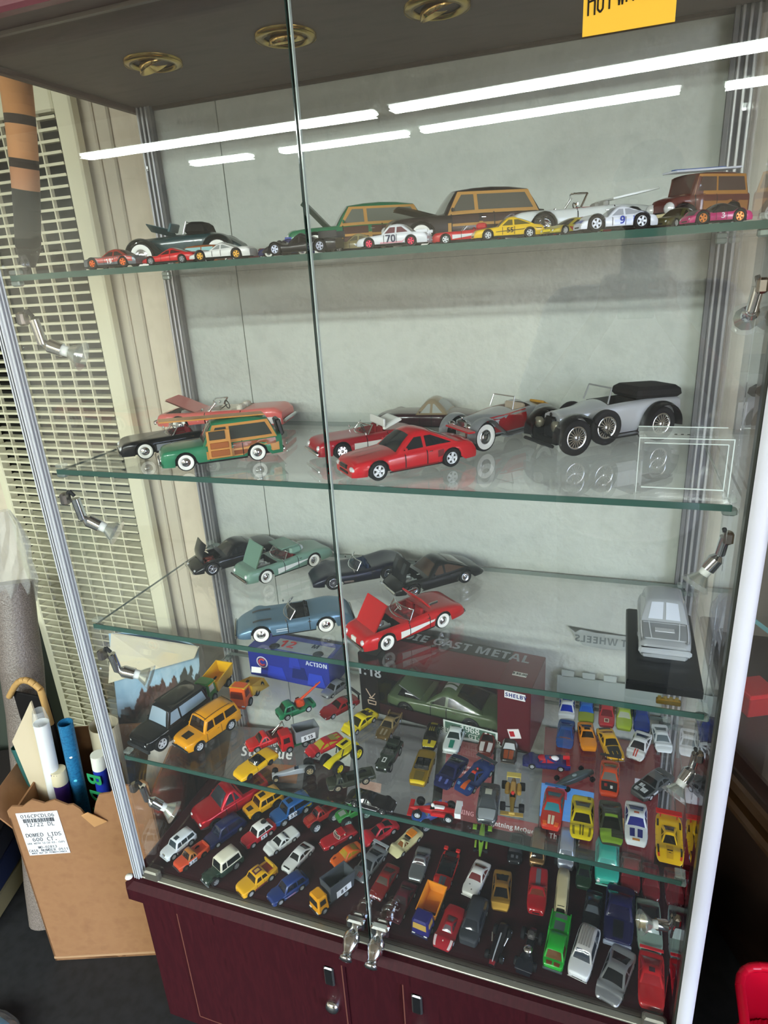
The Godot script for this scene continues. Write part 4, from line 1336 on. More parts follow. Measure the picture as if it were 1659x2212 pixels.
	var pu := poster_tube("short rolled purple poster with a cream paper end", R(-0.36, -0.36, -0.135), R(-0.334, 0.075, -0.13), 0.0175, mat("39225e", 0.5))
	st = mb()
	rod(st, Vector3(0.024, 0.4, 0.005), Vector3(0.0265, 0.438, 0.005), 0.0183, 0.0175, 16)
	built(st, "paper_end", mat("cfc3a4", 0.8), pu)
	poster_tube("wide cream rolled poster behind the blue ones", R(-0.31, -0.36, -0.24), R(-0.275, 0.14, -0.235), 0.034, mat("bfb49c", 0.7))
	var br := poster_tube("rolled blue poster with green outlined letters by the cabinet post", R(-0.262, -0.36, -0.15), R(-0.218, 0.128, -0.148), 0.0155, mat("1c2f94", 0.45))
	st = mb()
	rod(st, Vector3(0.041, 0.455, 0.002), Vector3(0.0445, 0.494, 0.002), 0.0158, 0.0158, 16)
	built(st, "white_band", mat("d8d8d0", 0.6), br)
	for i in 3:
		var tt := text("BRIDGE".substr(i, 1) if i > 0 else "R", 0.055, mat("2a8a5a", 0.5), br, Vector3(0.033 - i * 0.0045, 0.432 - i * 0.05, 0.0175), Basis(Vector3(0, 0, 1), 0.0) * Basis(Vector3(0, -1, 0), Vector3(1, 0, 0), Vector3(0, 0, 1)), "lettering", "Droid Sans", 0.001)
		tt.mesh.text = ["B", "D", "I"][i]
	poster_tube("maroon rolled poster half hidden by the cabinet post", R(-0.225, -0.36, -0.17), R(-0.195, 0.09, -0.168), 0.014, mottled(43, 0.05, ["2a1216", "4a2026", "35181c"], 14.0, 0.5))
	poster_tube("rolled teal poster in clear plastic leaning left out of the carton", R(-0.36, -0.3, -0.13), R(-0.45, 0.115, -0.14), 0.02, mat("2f5a58", 0.35))
	# flat folded card and a rolled picture
	st = mb()
	var cp := [R(-0.36, -0.3, -0.105), R(-0.335, -0.3, -0.11), R(-0.352, 0.19, -0.13), R(-0.362, 0.262, -0.135), R(-0.44, 0.145, -0.12)]
	for k in [1, -1]:
		for i in [1, 2, 3]:
			var off := Vector3(0, 0, 0.002 * k)
			if k > 0: tri(st, cp[0] + off, cp[i] + off, cp[i + 1] + off)
			else: tri(st, cp[0] + off, cp[i + 1] + off, cp[i] + off)
	for i in 5:
		var j := (i + 1) % 5
		q(st, cp[i] + Vector3(0, 0, -0.002), cp[j] + Vector3(0, 0, -0.002), cp[j] + Vector3(0, 0, 0.002), cp[i] + Vector3(0, 0, 0.002))
	tag(built(st, "folded_card", mat("c2b39a", 0.8), self), "tan folded cardboard sheet standing between the teal and white rolls", "cardboard sheet")
	poster_tube("white rolled poster with purple print seen through the left glass", R(-0.285, -0.3, -0.31), R(-0.145, 0.1, -0.29), 0.033, mat("cfcac0", 0.6))
	var im := Image.create(128, 128, false, Image.FORMAT_RGB8)
	var fn := FastNoiseLite.new()
	fn.seed = 9
	fn.frequency = 0.04
	for yy in 128:
		for xx in 128:
			var nv := fn.get_noise_2d(xx, yy)
			var edge := 52.0 - xx * 0.3 + nv * 12.0
			var col := Color("8fb0c6").lerp(Color("a8c4d6"), 0.5 + nv)
			if yy > edge: col = Color("3a2420").lerp(Color("5a3a30"), clampf(0.5 + fn.get_noise_2d(xx * 3, yy * 3) * 1.2, 0, 1))
			if yy > edge and yy < edge + 9 and xx > 80: col = Color("2c2a20")
			im.set_pixel(xx, yy, col)
	var pm := StandardMaterial3D.new()
	pm.albedo_texture = ImageTexture.create_from_image(im)
	pm.roughness = 0.5
	pm.cull_mode = BaseMaterial3D.CULL_DISABLED
	var po := thing("rolled_picture", "large curled picture print of blue sky and brown rocks behind the glass", "poster", R(-0.25, -0.3, -0.36))
	st = mb()
	var P := func(u: float, v: float) -> Vector3: return Vector3(-0.13 + u * 0.27 + v * 0.05, v * 0.61, -0.035 + 0.06 * pow(u - 0.5, 2.0) * 4.0 * (1.0 - v * 0.5))
	for i in 10:
		for j in 6:
			var uu := [i / 10.0, (i + 1) / 10.0]
			var vv := [j / 6.0, (j + 1) / 6.0]
			for k in [[0, 0], [1, 1], [1, 0], [0, 0], [0, 1], [1, 1]]:
				st.set_uv(Vector2(uu[k[0]], 1.0 - vv[k[1]] * 0.98))
				st.set_smooth_group(1)
				st.add_vertex(P.call(uu[k[0]], vv[k[1]]))
	built(st, "print", pm, po)
	st = mb()
	var f := [P.call(0.02, 1.0), P.call(1.0, 1.0), P.call(1.0, 0.97) + Vector3(0, 0, 0.02), P.call(0.55, 0.87) + Vector3(0, 0, 0.03), P.call(0.0, 0.78) + Vector3(0, 0, 0.02)]
	for i in [1, 2, 3]: tri(st, f[0], f[i + 1], f[i])
	for i in [1, 2, 3]: tri(st, f[0] + Vector3(0, 0, -0.004), f[i] + Vector3(0, 0, -0.004), f[i + 1] + Vector3(0, 0, -0.004))
	built(st, "folded_back_corner", mat("d3ccb4", 0.7), po)
	# the plastic-wrapped roll that stands behind the carton
	var rl := thing("wrapped_roll", "tall grey brown roll wrapped in clear plastic standing behind the carton", "wrapped roll", R(-0.475, -0.42, -0.1))
	st = mb()
	var top := Vector3(-0.11, 0.86, -0.24)
	for k in 8:
		rod(st, top * (k / 8.0), top * ((k + 1) / 8.0), 0.05 + 0.002 * sin(k * 2.3), 0.05 + 0.002 * sin((k + 1) * 2.3), 22, k == 7)
	built(st, "roll", mottled(51, 0.08, ["6a5f5a", "8a7f7a", "5c524e", "94898a"], 5.0, 0.35, 0.8), rl)
	st = mb()
	rng.seed = 3
	var pr := PackedVector3Array()
	for k in 6:
		var rr: float = [0.052, 0.054, 0.05, 0.046, 0.03, 0.012][k]
		pr.append(Vector3(rr, [-0.06, 0.0, 0.05, 0.1, 0.16, 0.2][k], 0))
	for k in 5:
		for i in 18:
			var w := func(kk: int, ii: int) -> Vector3:
				var a := TAU * (ii % 18) / 18.0
				var jit := 1.0 + 0.16 * sin(ii % 18 * 2.7 + kk * 1.9)
				return top + Vector3(pr[kk].x * jit * cos(a) + pr[kk].y * 0.2, pr[kk].y, pr[kk].x * jit * sin(a))
			q(st, w.call(k, i + 1), w.call(k, i), w.call(k + 1, i), w.call(k + 1, i + 1))
	built(st, "plastic_bag_top", glass("d8d8d6", 0.3), rl)
	# dark goods beyond
	var cb := thing("storage_carton", "dark green grey carton with printed letters standing behind the wrapped roll", "carton", R(-0.815, -0.42, -0.42), 0.05)
	box("carton_body", Vector3(0, 0.33, 0), Vector3(0.2, 0.66, 0.14), mat("3c423c", 0.8), cb, 0.004)
	text("TE", 0.05, mat("1a1c1a", 0.8), cb, Vector3(0.06, 0.33, 0.071), Basis())
	text("OT", 0.022, mat("1a1c1a", 0.8), cb, Vector3(0.06, 0.37, 0.071), Basis())
	for i in 4:
		tag(box("flat_box", R(-0.78 + 0.01 * i, -0.39 + i * 0.085, -0.12), Vector3(0.3, [0.06, 0.07, 0.06, 0.07][i], 0.34), mat(["7a6e4e", "1b2238", "23242a", "2e2a2a"][i], 0.7), self, 0.004, Vector2.ONE, Vector3(0, 0.3 + 0.05 * i, 0)), ["pale tan flat box at the bottom of the left stack", "dark blue flat box second from the bottom of the left stack", "black flat box third from the bottom of the left stack", "brown flat box on top of the left stack"][i], "box", "stacked flat boxes at the left")
	var sf := thing("dark_shelf_unit", "dark blue black shelf unit beyond the grille at the far left", "shelf unit", R(-1.33, -0.42, -0.32))
	for s in [-1, 1]: box("side_panel", Vector3(s * 0.24, 0.75, 0), Vector3(0.02, 1.5, 0.36), mat("1a2028", 0.6), sf)
	for k in 5: box("shelf_board", Vector3(0, 0.1 + k * 0.34, 0), Vector3(0.46, 0.02, 0.36), mat("1a2028", 0.6), sf)
	box("back_panel", Vector3(0, 0.75, -0.17), Vector3(0.48, 1.5, 0.01), mat("14232e", 0.7), sf)
	var fr := thing("picture_frame", "dark framed picture with a pale wooden rim behind the rolled posters", "picture frame", R(-0.42, -0.2, -0.2), 0.0)
	st = mb()
	var arc := []
	for k in 9: arc.append(Vector3(-0.1 + 0.014 * k, 0.4 + 0.06 * sin(k / 8.0 * 2.4), 0))
	arc.append(Vector3(0.015, 0.34, 0))
	tube(st, arc, 0.008, 8)
	built(st, "curved_rim", mat("b9925c", 0.5), fr)
	box("dark_panel", Vector3(-0.04, 0.2, -0.01), Vector3(0.11, 0.42, 0.008), mat("161416", 0.6), fr, 0.002)
	var bg := thing("blue_bag", "blue plastic bag corner on the floor at the bottom left", "bag", R(-0.37, -0.42, 0.19))
	st = mb()
	ball(st, Vector3(0, 0.02, 0), Vector3(0.07, 0.035, 0.05), 16, 8)
	built(st, "bag_body", mat("2d8ec4", 0.3), bg)
	st = mb()
	ball(st, Vector3(0.01, 0.022, -0.004), Vector3(0.085, 0.042, 0.058), 16, 8)
	built(st, "clear_wrap", glass("e0e4e4", 0.12), bg)

# ---------------------------------------------------------------- right of the cabinet
func right_goods() -> void:
	var brown := wood(61, ["1c100c", "2a1810", "22130d"], Vector3(3, 3, 0.6), 0.45, 0.2)
	var trim := wood(62, ["34200f", "432b15", "3b2512"], Vector3(3, 3, 0.6), 0.4, 0.3)
	# its own axes: +x away to the right, +z along the front edge towards the room
	var o := thing("wooden_display_counter", "dark brown wooden display counter with moulded ledges right of the cabinet", "display counter", R(1.11, -0.42, -0.59), 0.446)
	box("counter_body", Vector3(0.32, 0.2, 0.18), Vector3(0.56, 0.4, 0.52), brown, o, 0.004)
	box("counter_top", Vector3(0.31, 0.51, 0.18), Vector3(0.62, 0.02, 0.56), brown, o, 0.003)
	box("upper_ledge", Vector3(0.012, 0.48, 0.18), Vector3(0.03, 0.04, 0.56), trim, o, 0.008)
	box("lower_ledge", Vector3(0.03, 0.41, 0.18), Vector3(0.05, 0.026, 0.55), trim, o, 0.008)
	box("apron", Vector3(0.05, 0.445, 0.18), Vector3(0.02, 0.05, 0.54), brown, o)
	box("glass_pane", Vector3(0.02, 0.9, 0.18), Vector3(0.005, 0.72, 0.54), glass(), o)
	box("case_post", Vector3(0.02, 0.9, -0.09), Vector3(0.02, 0.75, 0.02), mat("8a8a88", 0.4, 0.7), o)
	box("case_back", Vector3(0.6, 0.9, 0.18), Vector3(0.02, 0.75, 0.56), mat("2a2422", 0.8), o)
	var gs := thing("counter_glass_shelf", "glass shelf with a bright turquoise edge in the right hand counter case", "shelf", R(1.11, 0.43, -0.59), 0.446)
	box("pane", Vector3(0.3, 0, 0.23), Vector3(0.54, 0.006, 0.42), glass(), gs)
	box("turquoise_edge", Vector3(0.027, 0, 0.23), Vector3(0.003, 0.0085, 0.42), mat("8ed0da", 0.2), gs)
	var rb := thing("red_box", "small bright red box on the counter seen right of the white post", "box", R(1.212, 0.1005, -0.75), 0.45)
	box("box_body", Vector3(0, 0.025, 0), Vector3(0.07, 0.05, 0.07), mat("a8141e", 0.4), rb, 0.002)
	box("box_lid", Vector3(0, 0.056, 0), Vector3(0.075, 0.012, 0.075), mat("c8242c", 0.4), rb, 0.002)
	box("wood_riser", Vector3(0.1, 0.09, 0.08), Vector3(0.08, 0.18, 0.02), mat("3a3028", 0.7), rb)
	# stacked boxes farther back, seen through the side glass
	for e in [[1.5, 0.95, -1.3, 0.3, 0.22, "b58a68", "tan box on the far shelf, right of the cabinet"], [1.8, 0.985, -1.4, 0.26, 0.3, "7a6a62", "grey brown box on the far shelf, behind the counter"], [1.55, 1.15, -1.3, 0.24, 0.18, "a86a44", "orange brown box topmost on the far shelf"]]:
		tag(box("storage_box", R(e[0], e[1], e[2]), Vector3(e[3], e[4], 0.2), mat(e[5], 0.8), self, 0.004), e[6], "box")
	var su := thing("far_shelf", "brown wooden wall shelf far behind the right side of the cabinet", "shelf", R(1.65, 0.42, -1.35))
	box("shelf_board", Vector3(0, 0.4, 0), Vector3(1.0, 0.03, 0.4), brown, su)
	for s in [-1, 1]: box("upright", Vector3(s * 0.49, -0.2, 0), Vector3(0.03, 1.24, 0.4), brown, su)
	# red plastic basket
	var red := mat("c80a2a", 0.35, 0.0, 0.3)
	var bk := thing("red_basket", "bright red plastic basket with slotted sides in the bottom right corner", "basket", R(1.315, -0.42, -0.055), 0.0)
	var hx := 0.2
	var hz := 0.125
	var hh := 0.39
	var st := mb()
	var rim := []
	for k in 33:
		var a := TAU * k / 32.0
		var ca := cos(a)
		var sa := sin(a)
		rim.append(Vector3(signf(ca) * pow(absf(ca), 0.35) * hx, hh, signf(sa) * pow(absf(sa), 0.35) * hz))
	tube(st, rim, 0.008, 8)
	built(st, "rim", red, bk)
	var down := func(p: Vector3, f: float) -> Vector3: return Vector3(p.x * lerpf(1.0, 0.82, f), hh * (1.0 - f), p.z * lerpf(1.0, 0.82, f))
	for e in [["upper_wall", 0.0, 0.3, 1], ["middle_band", 0.52, 0.58, 1], ["lower_wall", 0.8, 1.0, 1]]:
		st = mb()
		for k in 32:
			for off in [1.0, 0.985]:
				var a: Vector3 = down.call(rim[k] * Vector3(off, 1, off), e[1])
				var b2: Vector3 = down.call(rim[k + 1] * Vector3(off, 1, off), e[1])
				var c2: Vector3 = down.call(rim[k + 1] * Vector3(off, 1, off), e[2])
				var d2: Vector3 = down.call(rim[k] * Vector3(off, 1, off), e[2])
				if off == 1.0: q(st, b2, a, d2, c2, 1)
				else: q(st, a, b2, c2, d2, 1)
		built(st, e[0], red, bk)
	for k in 64:
		var p: Vector3 = rim[k / 2] if k % 2 == 0 else (rim[k / 2] + rim[k / 2 + 1]) * 0.5
		st = mb()
		rod(st, down.call(p * Vector3(.992, 1, .992), 0.29), down.call(p * Vector3(.992, 1, .992), 0.81), 0.0065, 0.006, 6, false)
		built(st, "side_bar", red, bk)
	box("bottom", Vector3(0, 0.006, 0), Vector3(hx * 1.6, 0.01, hz * 1.6), red, bk)

# ---------------------------------------------------------------- boxes, cards and glass pieces among the toys
func boxes_in_cabinet() -> void:
	# boxed green model car on the lowest shelf
	var mar := mat("541520", 0.4, 0.0, 0.3)
	var blk := mat("151113", 0.4, 0.0, 0.3)
	var b := thing("boxed_model_car", "black and maroon window box holding a green striped model coupe", "toy box", R(0.405, H4, -0.262), -0.12)
	var bw := 0.345
	var bh := 0.135
	var bd := 0.112
	box("box_back", Vector3(bw * 0.5, bh * 0.5, -bd), Vector3(bw, bh, 0.002), mar, b)
	box("box_floor", Vector3(bw * 0.5, 0.0015, -bd * 0.5), Vector3(bw, 0.002, bd), blk, b)
	box("left_panel", Vector3(0.02, bh * 0.5, -0.001), Vector3(0.04, bh, 0.002), blk, b)
	box("right_panel", Vector3(bw - 0.03, bh * 0.5, -0.001), Vector3(0.06, bh, 0.002), mar, b)
	box("lower_panel", Vector3(bw * 0.5 - 0.01, 0.013, -0.0012), Vector3(bw - 0.08, 0.026, 0.002), mat("2a1418", 0.4, 0, 0.3), b)
	box("side_panel", Vector3(bw, bh * 0.5, -bd * 0.5), Vector3(0.002, bh, bd), mar, b)
	box("side_panel", Vector3(0, bh * 0.5, -bd * 0.5), Vector3(0.002, bh, bd), blk, b)
	box("top_panel", Vector3(bw * 0.5, bh, -bd * 0.82), Vector3(bw, 0.002, bd * 0.36), blk, b)
	box("top_panel", Vector3(0.02, bh, -bd * 0.32), Vector3(0.04, 0.002, bd * 0.64), blk, b)
	box("top_panel", Vector3(bw - 0.03, bh + 0.0002, -bd * 0.5), Vector3(0.06, 0.002, bd), mat("63262c", 0.4, 0, .3), b)
	box("window_film", Vector3(bw * 0.5 - 0.01, bh * 0.5 + 0.012, -0.002), Vector3(bw - 0.08, bh - 0.026, 0.0006), glass("e4e8e4", 0.004, 0.25), b)
	box("window_film", Vector3(bw * 0.5 - 0.01, bh - 0.0005, -bd * 0.32), Vector3(bw - 0.08, 0.0006, bd * 0.62), glass("e4e8e4", 0.004, 0.25), b)
	var wht := mat("cfd2cc", 0.5)
	var flat := Basis(Vector3(1, 0, 0), Vector3(0, 0, -1), Vector3(0, 1, 0))
	text("DIE CAST METAL", 0.034, mat("8c9094", 0.4), b, Vector3(0.19, bh + 0.0012, -bd * 0.82), flat)
	text("1:18", 0.03, mat("8c9094", 0.4), b, Vector3(0.021, bh * 0.72, 0.0006), Basis())
	var pl := box("name_plate", Vector3(0.232, 0.0125, 0.001), Vector3(0.108, 0.031, 0.0014), mat("cfd8d0", 0.5), b, 0.0006)
	box("plate_field", Vector3(0, 0, 0.0007), Vector3(0.1, 0.025, 0.0006), mat("4d6a5a", 0.5), pl)
	text("1968", 0.017, wht, pl, Vector3(0, 0.006, 0.0012), Basis(), "lettering", "Droid Serif")
	text("SHELBY GT-500KR", 0.0132, wht, pl, Vector3(0, -0.008, 0.0012), Basis(), "lettering", "Droid Serif")
	var s1 := box("price_label", Vector3(bw - 0.028, bh - 0.018, 0.0006), Vector3(0.038, 0.014, 0.0006), mat("e4e4e6", 0.6), b)
	text("SHELBY", 0.011, mat("2a3a7a", 0.6), s1, Vector3(0.002, 0.0, 0.0005), Basis())
	var s2 := box("price_label", Vector3(bw - 0.03, bh + 0.0014, -0.04), Vector3(0.026, 0.0006, 0.012), mat("d8d6ce", 0.6), b)
	text("$ 50.00", 0.008, mat("2a2a2a", 0.6), s2, Vector3(0, 0.0005, 0), flat)
	box("dice_sticker", Vector3(bw - 0.028, 0.035, 0.0008), Vector3(0.022, 0.02, 0.001), mat("e6e2e2", 0.5), b, 0.0004, Vector2.ONE, Vector3(0, 0, 0.3))
	box("dice_face", Vector3(bw - 0.032, 0.034, 0.0014), Vector3(0.009, 0.011, 0.0008), mat("b01c28", 0.5), b, 0.0, Vector2.ONE, Vector3(0, 0, 0.3))
	# winged crest printed at the lower left
	var st := mb()
	var cr := Vector3(0.024, 0.034, 0.0008)
	for e in [[0, 0.0, -0.012, 0.02], [0, 0.002, 0.008, 0.013], [-0.006, 0.0, 0.006, 0.0], [-0.009, -0.006, -0.008, -0.014], [-0.008, -0.014, 0.008, -0.014], [0.008, -0.014, 0.009, -0.006], [-0.009, -0.006, 0.009, -0.006]]:
		rod(st, cr + Vector3(e[0], e[1], 0), cr + Vector3(e[2], e[3], 0), 0.0012, 0.0009, 5)
	built(st, "crest", mat("b8a08a", 0.5), b)
	var cp := thing("model_car", "dark green striped model coupe with a raised hood inside the window box", "model car", R(0.405, H4 + 0.0035, -0.262), -0.12)
	var car := toy("inner", "x y z w", "model car", "", 0, 0, 0, 0, 0.235, "muscle", "4a5a3c", {"fin": "gloss", "hw": .185, "bay": [.1, .32], "hood": -.5, "lining": "8a8c88", "ws": "five", "rc": "chrome", "win": "24261f", "rh": .26, "cab": [.36, .5, .6, .9], "wr": .066, "ss": [[.3, .72, .06, .12, .06, .12, "6f7a60", "side_stripe"]], "ct": [[.5, .6, -.5, -.1, "a8aca6", "roof_stripe"], [.5, .6, .1, .5, "a8aca6", "roof_stripe"]]})
	for ch in car.get_children():
		car.remove_child(ch)
		ch.owner = null
		cp.add_child(ch, true)
		ch.transform = Transform3D(Basis(Vector3.UP, PI), Vector3(0.166, 0.0, -0.052)) * ch.transform
	remove_child(car)
	car.free()
	# blue racing car box
	var blue := mat("22318c", 0.35, 0.0, 0.4)
	b = thing("boxed_racing_car", "blue box printed with a round club badge and a grey racing car", "toy box", R(0.112, H4, -0.315), -0.06)
	box("box_body", Vector3(0.102, 0.036, -0.036), Vector3(0.204, 0.072, 0.072), blue, b, 0.001)
	for e in [[0.07, 0.02, 0.05, "2a3fb4"], [0.13, 0.03, 0.04, "172464"], [0.17, 0.02, 0.045, "2c44b8"], [0.12, 0.055, 0.03, "2a3caa"]]:
		box("printed_facet", Vector3(e[0], e[1], 0.0004), Vector3(e[2], 0.03, 0.0006), mat(e[3], 0.35, 0, .3), b, 0.0, Vector2(0.7, 1))
	st = mb()
	lathe(st, [[0.0145, 0.0], [0.0145, 0.0006], [0.012, 0.0008], [0.012, 0.0]], 24, "z")
	built(st, "badge_ring", mat("d8d0d4", 0.5), b, Vector3(0.036, 0.04, 0.0006))
	st = mb()
	for a in 20:
		var t0 := 0.7 + a * 0.245
		rod(st, Vector3(cos(t0) * 0.0075, sin(t0) * 0.0075, 0), Vector3(cos(t0 + 0.26) * 0.0075, sin(t0 + 0.26) * 0.0075, 0), 0.0022, 0.0022, 5)
	built(st, "badge_letter", mat("d24a4a", 0.5), b, Vector3(0.036, 0.04, 0.0008))
	text("ACTION", 0.014, mat("c8d0e0", 0.5), b, Vector3(0.175, 0.06, 0.0006), Basis())
	box("printed_car", Vector3(0.125, 0.0726, -0.034), Vector3(0.14, 0.0006, 0.04), mat("9aa0a4", 0.4), b, 0.0, Vector2(1, 1))
	text("12", 0.036, mat("c43a3a", 0.5), b, Vector3(0.085, 0.0735, -0.036), flat)
	text("M", 0.02, mat("1c2030", 0.5), b, Vector3(0.15, 0.0735, -0.045), flat)
	for x in [0.06, 0.17]:
		st = mb()
		lathe(st, [[0.012, 0.0], [0.012, 0.0006], [0.0, 0.0007]], 18)
		built(st, "printed_wheel", mat("2a2c34", 0.5), b, Vector3(x, 0.0728, -0.02))
	# glass car on a black stand, acrylic riser, gold tag
	b = thing("display_stand", "black slab stand under the clear glass car", "stand", R(0.9425, H3, -0.149))
	box("stand_body", Vector3(0, 0.007, 0), Vector3(0.096, 0.014, 0.208), mat("15161a", 0.35, 0, .3), b, 0.002)
	box("front_lip", Vector3(0, 0.005, 0.1025), Vector3(0.096, 0.01, 0.004), mat("0d0d10", 0.5), b)
	b = thing("glass_car", "clear solid glass car figurine standing on a black slab", "figurine", R(0.945, H3 + 0.0142, -0.185), 0.0)
	var sh := Shape.new()
	sh.L = 0.15
	sh.hw = 0.036
	sh.top = [[0, .14], [.05, .17], [.3, .2], [.5, .21], [.8, .22], [.96, .2], [1, .15]]
	sh.plan = [[0, .8], [.05, .95], [.3, 1], [.8, 1], [1, .85]]
	sh.clear = 0.0
	sh.crown = .02
	sh.boxy = .3
	sh.arch = [[.2, .016, .004], [.78, .016, .004]]
	sh.fend = .02
	var xs := []
	var secs := []
	for i in 41:
		xs.append(sh.x(i / 40.0))
		secs.append(sh.sec(i / 40.0))
	st = mb()
	loft(st, xs, secs)
	built(st, "glass_body", mat("c3c9d0", 0.12, 0.25, 0.6), b, Vector3.ZERO, Vector3(0, -PI / 2, 0)).material_override = crystal()
	var cb := Cab.new()
	cb.sh = sh
	cb.k = [.34, .48, .8, .92]
	cb.rh = .36
	cb.wide = .9
	cb.inset = .05
	xs = []
	secs = []
	for i in 25:
		var t := lerpf(.34, .92, i / 24.0)
		xs.append(sh.x(t))
		secs.append(cb.sec(t))
	st = mb()
	loft(st, xs, secs)
	built(st, "glass_cabin", crystal(), b, Vector3.ZERO, Vector3(0, -PI / 2, 0))
	st = mb()
	for s in [-1, 1]:
		strip(st, cb, .36, .465, minf(s * .08, s * .82), maxf(s * .08, s * .82), minf(s * .08, s * .82), maxf(s * .08, s * .82), .0006, 6, 4)
	built(st, "windscreen_cut", mat("c4cad6", 0.15, 0.0, 0.6), b, Vector3.ZERO, Vector3(0, -PI / 2, 0))
	var cut := mat("e2e6ec", 0.3)
	for s in [-1, 1]:
		st = mb()
		strip(st, sh, .06, .33, s * .5, s * .54, s * .56, s * .6, .0006, 8, 1)
		strip(st, sh, .04, .34, s * .86, s * .9, s * .86, s * .9, .0006, 8, 1)
		built(st, "fender_edge", cut, b, Vector3.ZERO, Vector3(0, -PI / 2, 0))
	st = mb()
	strip(st, sh, .05, .065, -.8, .8, -.8, .8, .0006, 2, 8)
	strip(st, sh, .31, .32, -.8, .8, -.8, .8, .0006, 2, 8)
	built(st, "cut_line", cut, b, Vector3.ZERO, Vector3(0, -PI / 2, 0))
	box("front_bumper", Vector3(0, 0.012, 0.0765), Vector3(0.07, 0.01, 0.008), crystal(), b, 0.003)
	box("hood_badge", Vector3(0, sh.top_y(.2, 0) + .0006, 0.045), Vector3(0.026, 0.001, 0.01), mat("d4d8dc", 0.5), b)
	for s in [-1, 1]:
		st = mb()
		ball(st, Vector3(s * 0.028, 0.019, 0.066), Vector3(0.006, 0.008, 0.005), 10, 8)
		built(st, "headlight", solid_glass(), b)
	b = thing("acrylic_riser", "empty clear acrylic block riser at the right of the second shelf", "riser", R(0.938, H2, -0.075))
	var ac := glass("f2f6f4", 0.05)
	box("top_plate", Vector3(0, 0.064, 0), Vector3(0.102, 0.006, 0.06), ac, b)
	for s in [-1, 1]:
		box("leg_plate", Vector3(s * 0.048, 0.0305, 0), Vector3(0.006, 0.061, 0.06), ac, b)
	box("base_plate", Vector3(0, 0.003, 0), Vector3(0.09, 0.006, 0.06), ac, b)
	for e in [[Vector3(0, 0.067, 0.03), Vector3(0.102, 0.0012, 0.0012)], [Vector3(0, 0.061, 0.0302), Vector3(0.09, 0.001, 0.001)], [Vector3(0, 0.0062, 0.0302), Vector3(0.09, 0.0014, 0.001)], [Vector3(0.0505, 0.033, 0.03), Vector3(0.0012, 0.067, 0.0012)], [Vector3(0.045, 0.033, 0.0302), Vector3(0.001, 0.056, 0.001)], [Vector3(-0.0505, 0.033, 0.03), Vector3(0.0008, 0.067, 0.0008)], [Vector3(0, 0.067, -0.03), Vector3(0.102, 0.001, 0.001)]]:
		box("polished_edge", e[0], e[1], mat("dfe8e4", 0.15, 0.0, 0.6), b)
	for k in 3: box("printed_dot", Vector3(-0.01 + k * 0.007, 0.0673, 0.01), Vector3(0.003, 0.0004, 0.002), mat("1a1a1a", 0.6), b)
	b = thing("gold_tag", "small gold engine shaped tag in front of the glass car stand", "tag", R(0.947, H3, -0.023))
	box("tag_body", Vector3(0, 0.004, 0), Vector3(0.03, 0.008, 0.006), mat("c9a23a", 0.25, 0.9), b, 0.001)
	for k in 4: box("tag_fin", Vector3(-0.011 + k * 0.007, 0.0085, 0), Vector3(0.004, 0.003, 0.005), mat("e0c060", 0.25, 0.9), b)
	# clear five-pack tray behind the row of five: toothed grey card with a mirrored flame sign
	b = thing("pack_tray", "grey toothed card tray behind the row of five toy cars", "card tray", R(0.88, H4, -0.39))
	box("tray_back", Vector3(0, 0.03, -0.004), Vector3(0.2, 0.06, 0.002), mat("8b9490", 0.6), b)
	for k in 5: box("tray_tooth", Vector3(-0.08 + k * 0.04, 0.066, -0.004), Vector3(0.024, 0.014, 0.002), mat("9aa39f", 0.6), b)
	var fl := thing("flame_sign", "grey flame shaped sign with mirrored lettering at the cabinet back", "sign", R(0.865, 0.44, -0.403))
	st = mb()
	var fp := [Vector2(-0.07, 0.024), Vector2(-0.055, 0.012), Vector2(-0.045, 0.02), Vector2(-0.02, 0.016), Vector2(0.06, 0.016), Vector2(0.062, -0.014), Vector2(0.0, -0.018), Vector2(-0.04, -0.014)]
	for i in range(1, 7): tri(st, Vector3(fp[0].x, fp[0].y, 0), Vector3(fp[i + 1].x, fp[i + 1].y, 0), Vector3(fp[i].x, fp[i].y, 0))
	for i in range(1, 7): tri(st, Vector3(fp[0].x, fp[0].y, 0.001), Vector3(fp[i].x, fp[i].y, 0.001), Vector3(fp[i + 1].x, fp[i + 1].y, 0.001))
	built(st, "flame_plate", mat("989f9c", 0.6), fl)
	text("HOT WHEELS", 0.021, mat("5c6466", 0.6), fl, Vector3(0.008, 0.0, 0.0016), Basis(Vector3(-1, 0, 0), Vector3(0, 1, 0), Vector3(0, 0, -1)))
	# cards leaning on the back board under the lowest shelf
	card("grey printed card with pale lettering leaning behind the red pickup", 0.2, 0.13, R(0.115, 0.002, -0.288), 0.75, 0.16, "4c4a49", [["'55 Chevy", 0.018, Vector3(0.0, 0.03, 0), "b4b0aa"], ["Stepside", 0.032, Vector3(0.0, 0.008, 0), "cfccc6"], ["Jada", 0.024, Vector3(0.055, 0.05, 0), "c8c4be"]], [[Vector3(0.02, -0.035, 0), Vector2(0.13, 0.04), "7a5236"]])
	card("grey blister card standing behind the dark green jeep", 0.2, 0.19, R(0.43, 0.002, -0.295), 1.05, 0.0, "424244", [], [[Vector3(-0.05, -0.05, 0), Vector2(0.06, 0.02), "8a6a5a"]])
	card("red blister card under the brown striped car", 0.105, 0.165, R(0.6, 0.002, -0.315), 1.05, 0.0, "6e141d", [["Collector", 0.008, Vector3(0.0, 0.03, 0), "d8b0b0"], ["Edition", 0.008, Vector3(0.0, 0.018, 0), "d8b0b0"], ["WARNING", 0.013, Vector3(-0.01, -0.065, 0), "c88a8e"]], [])
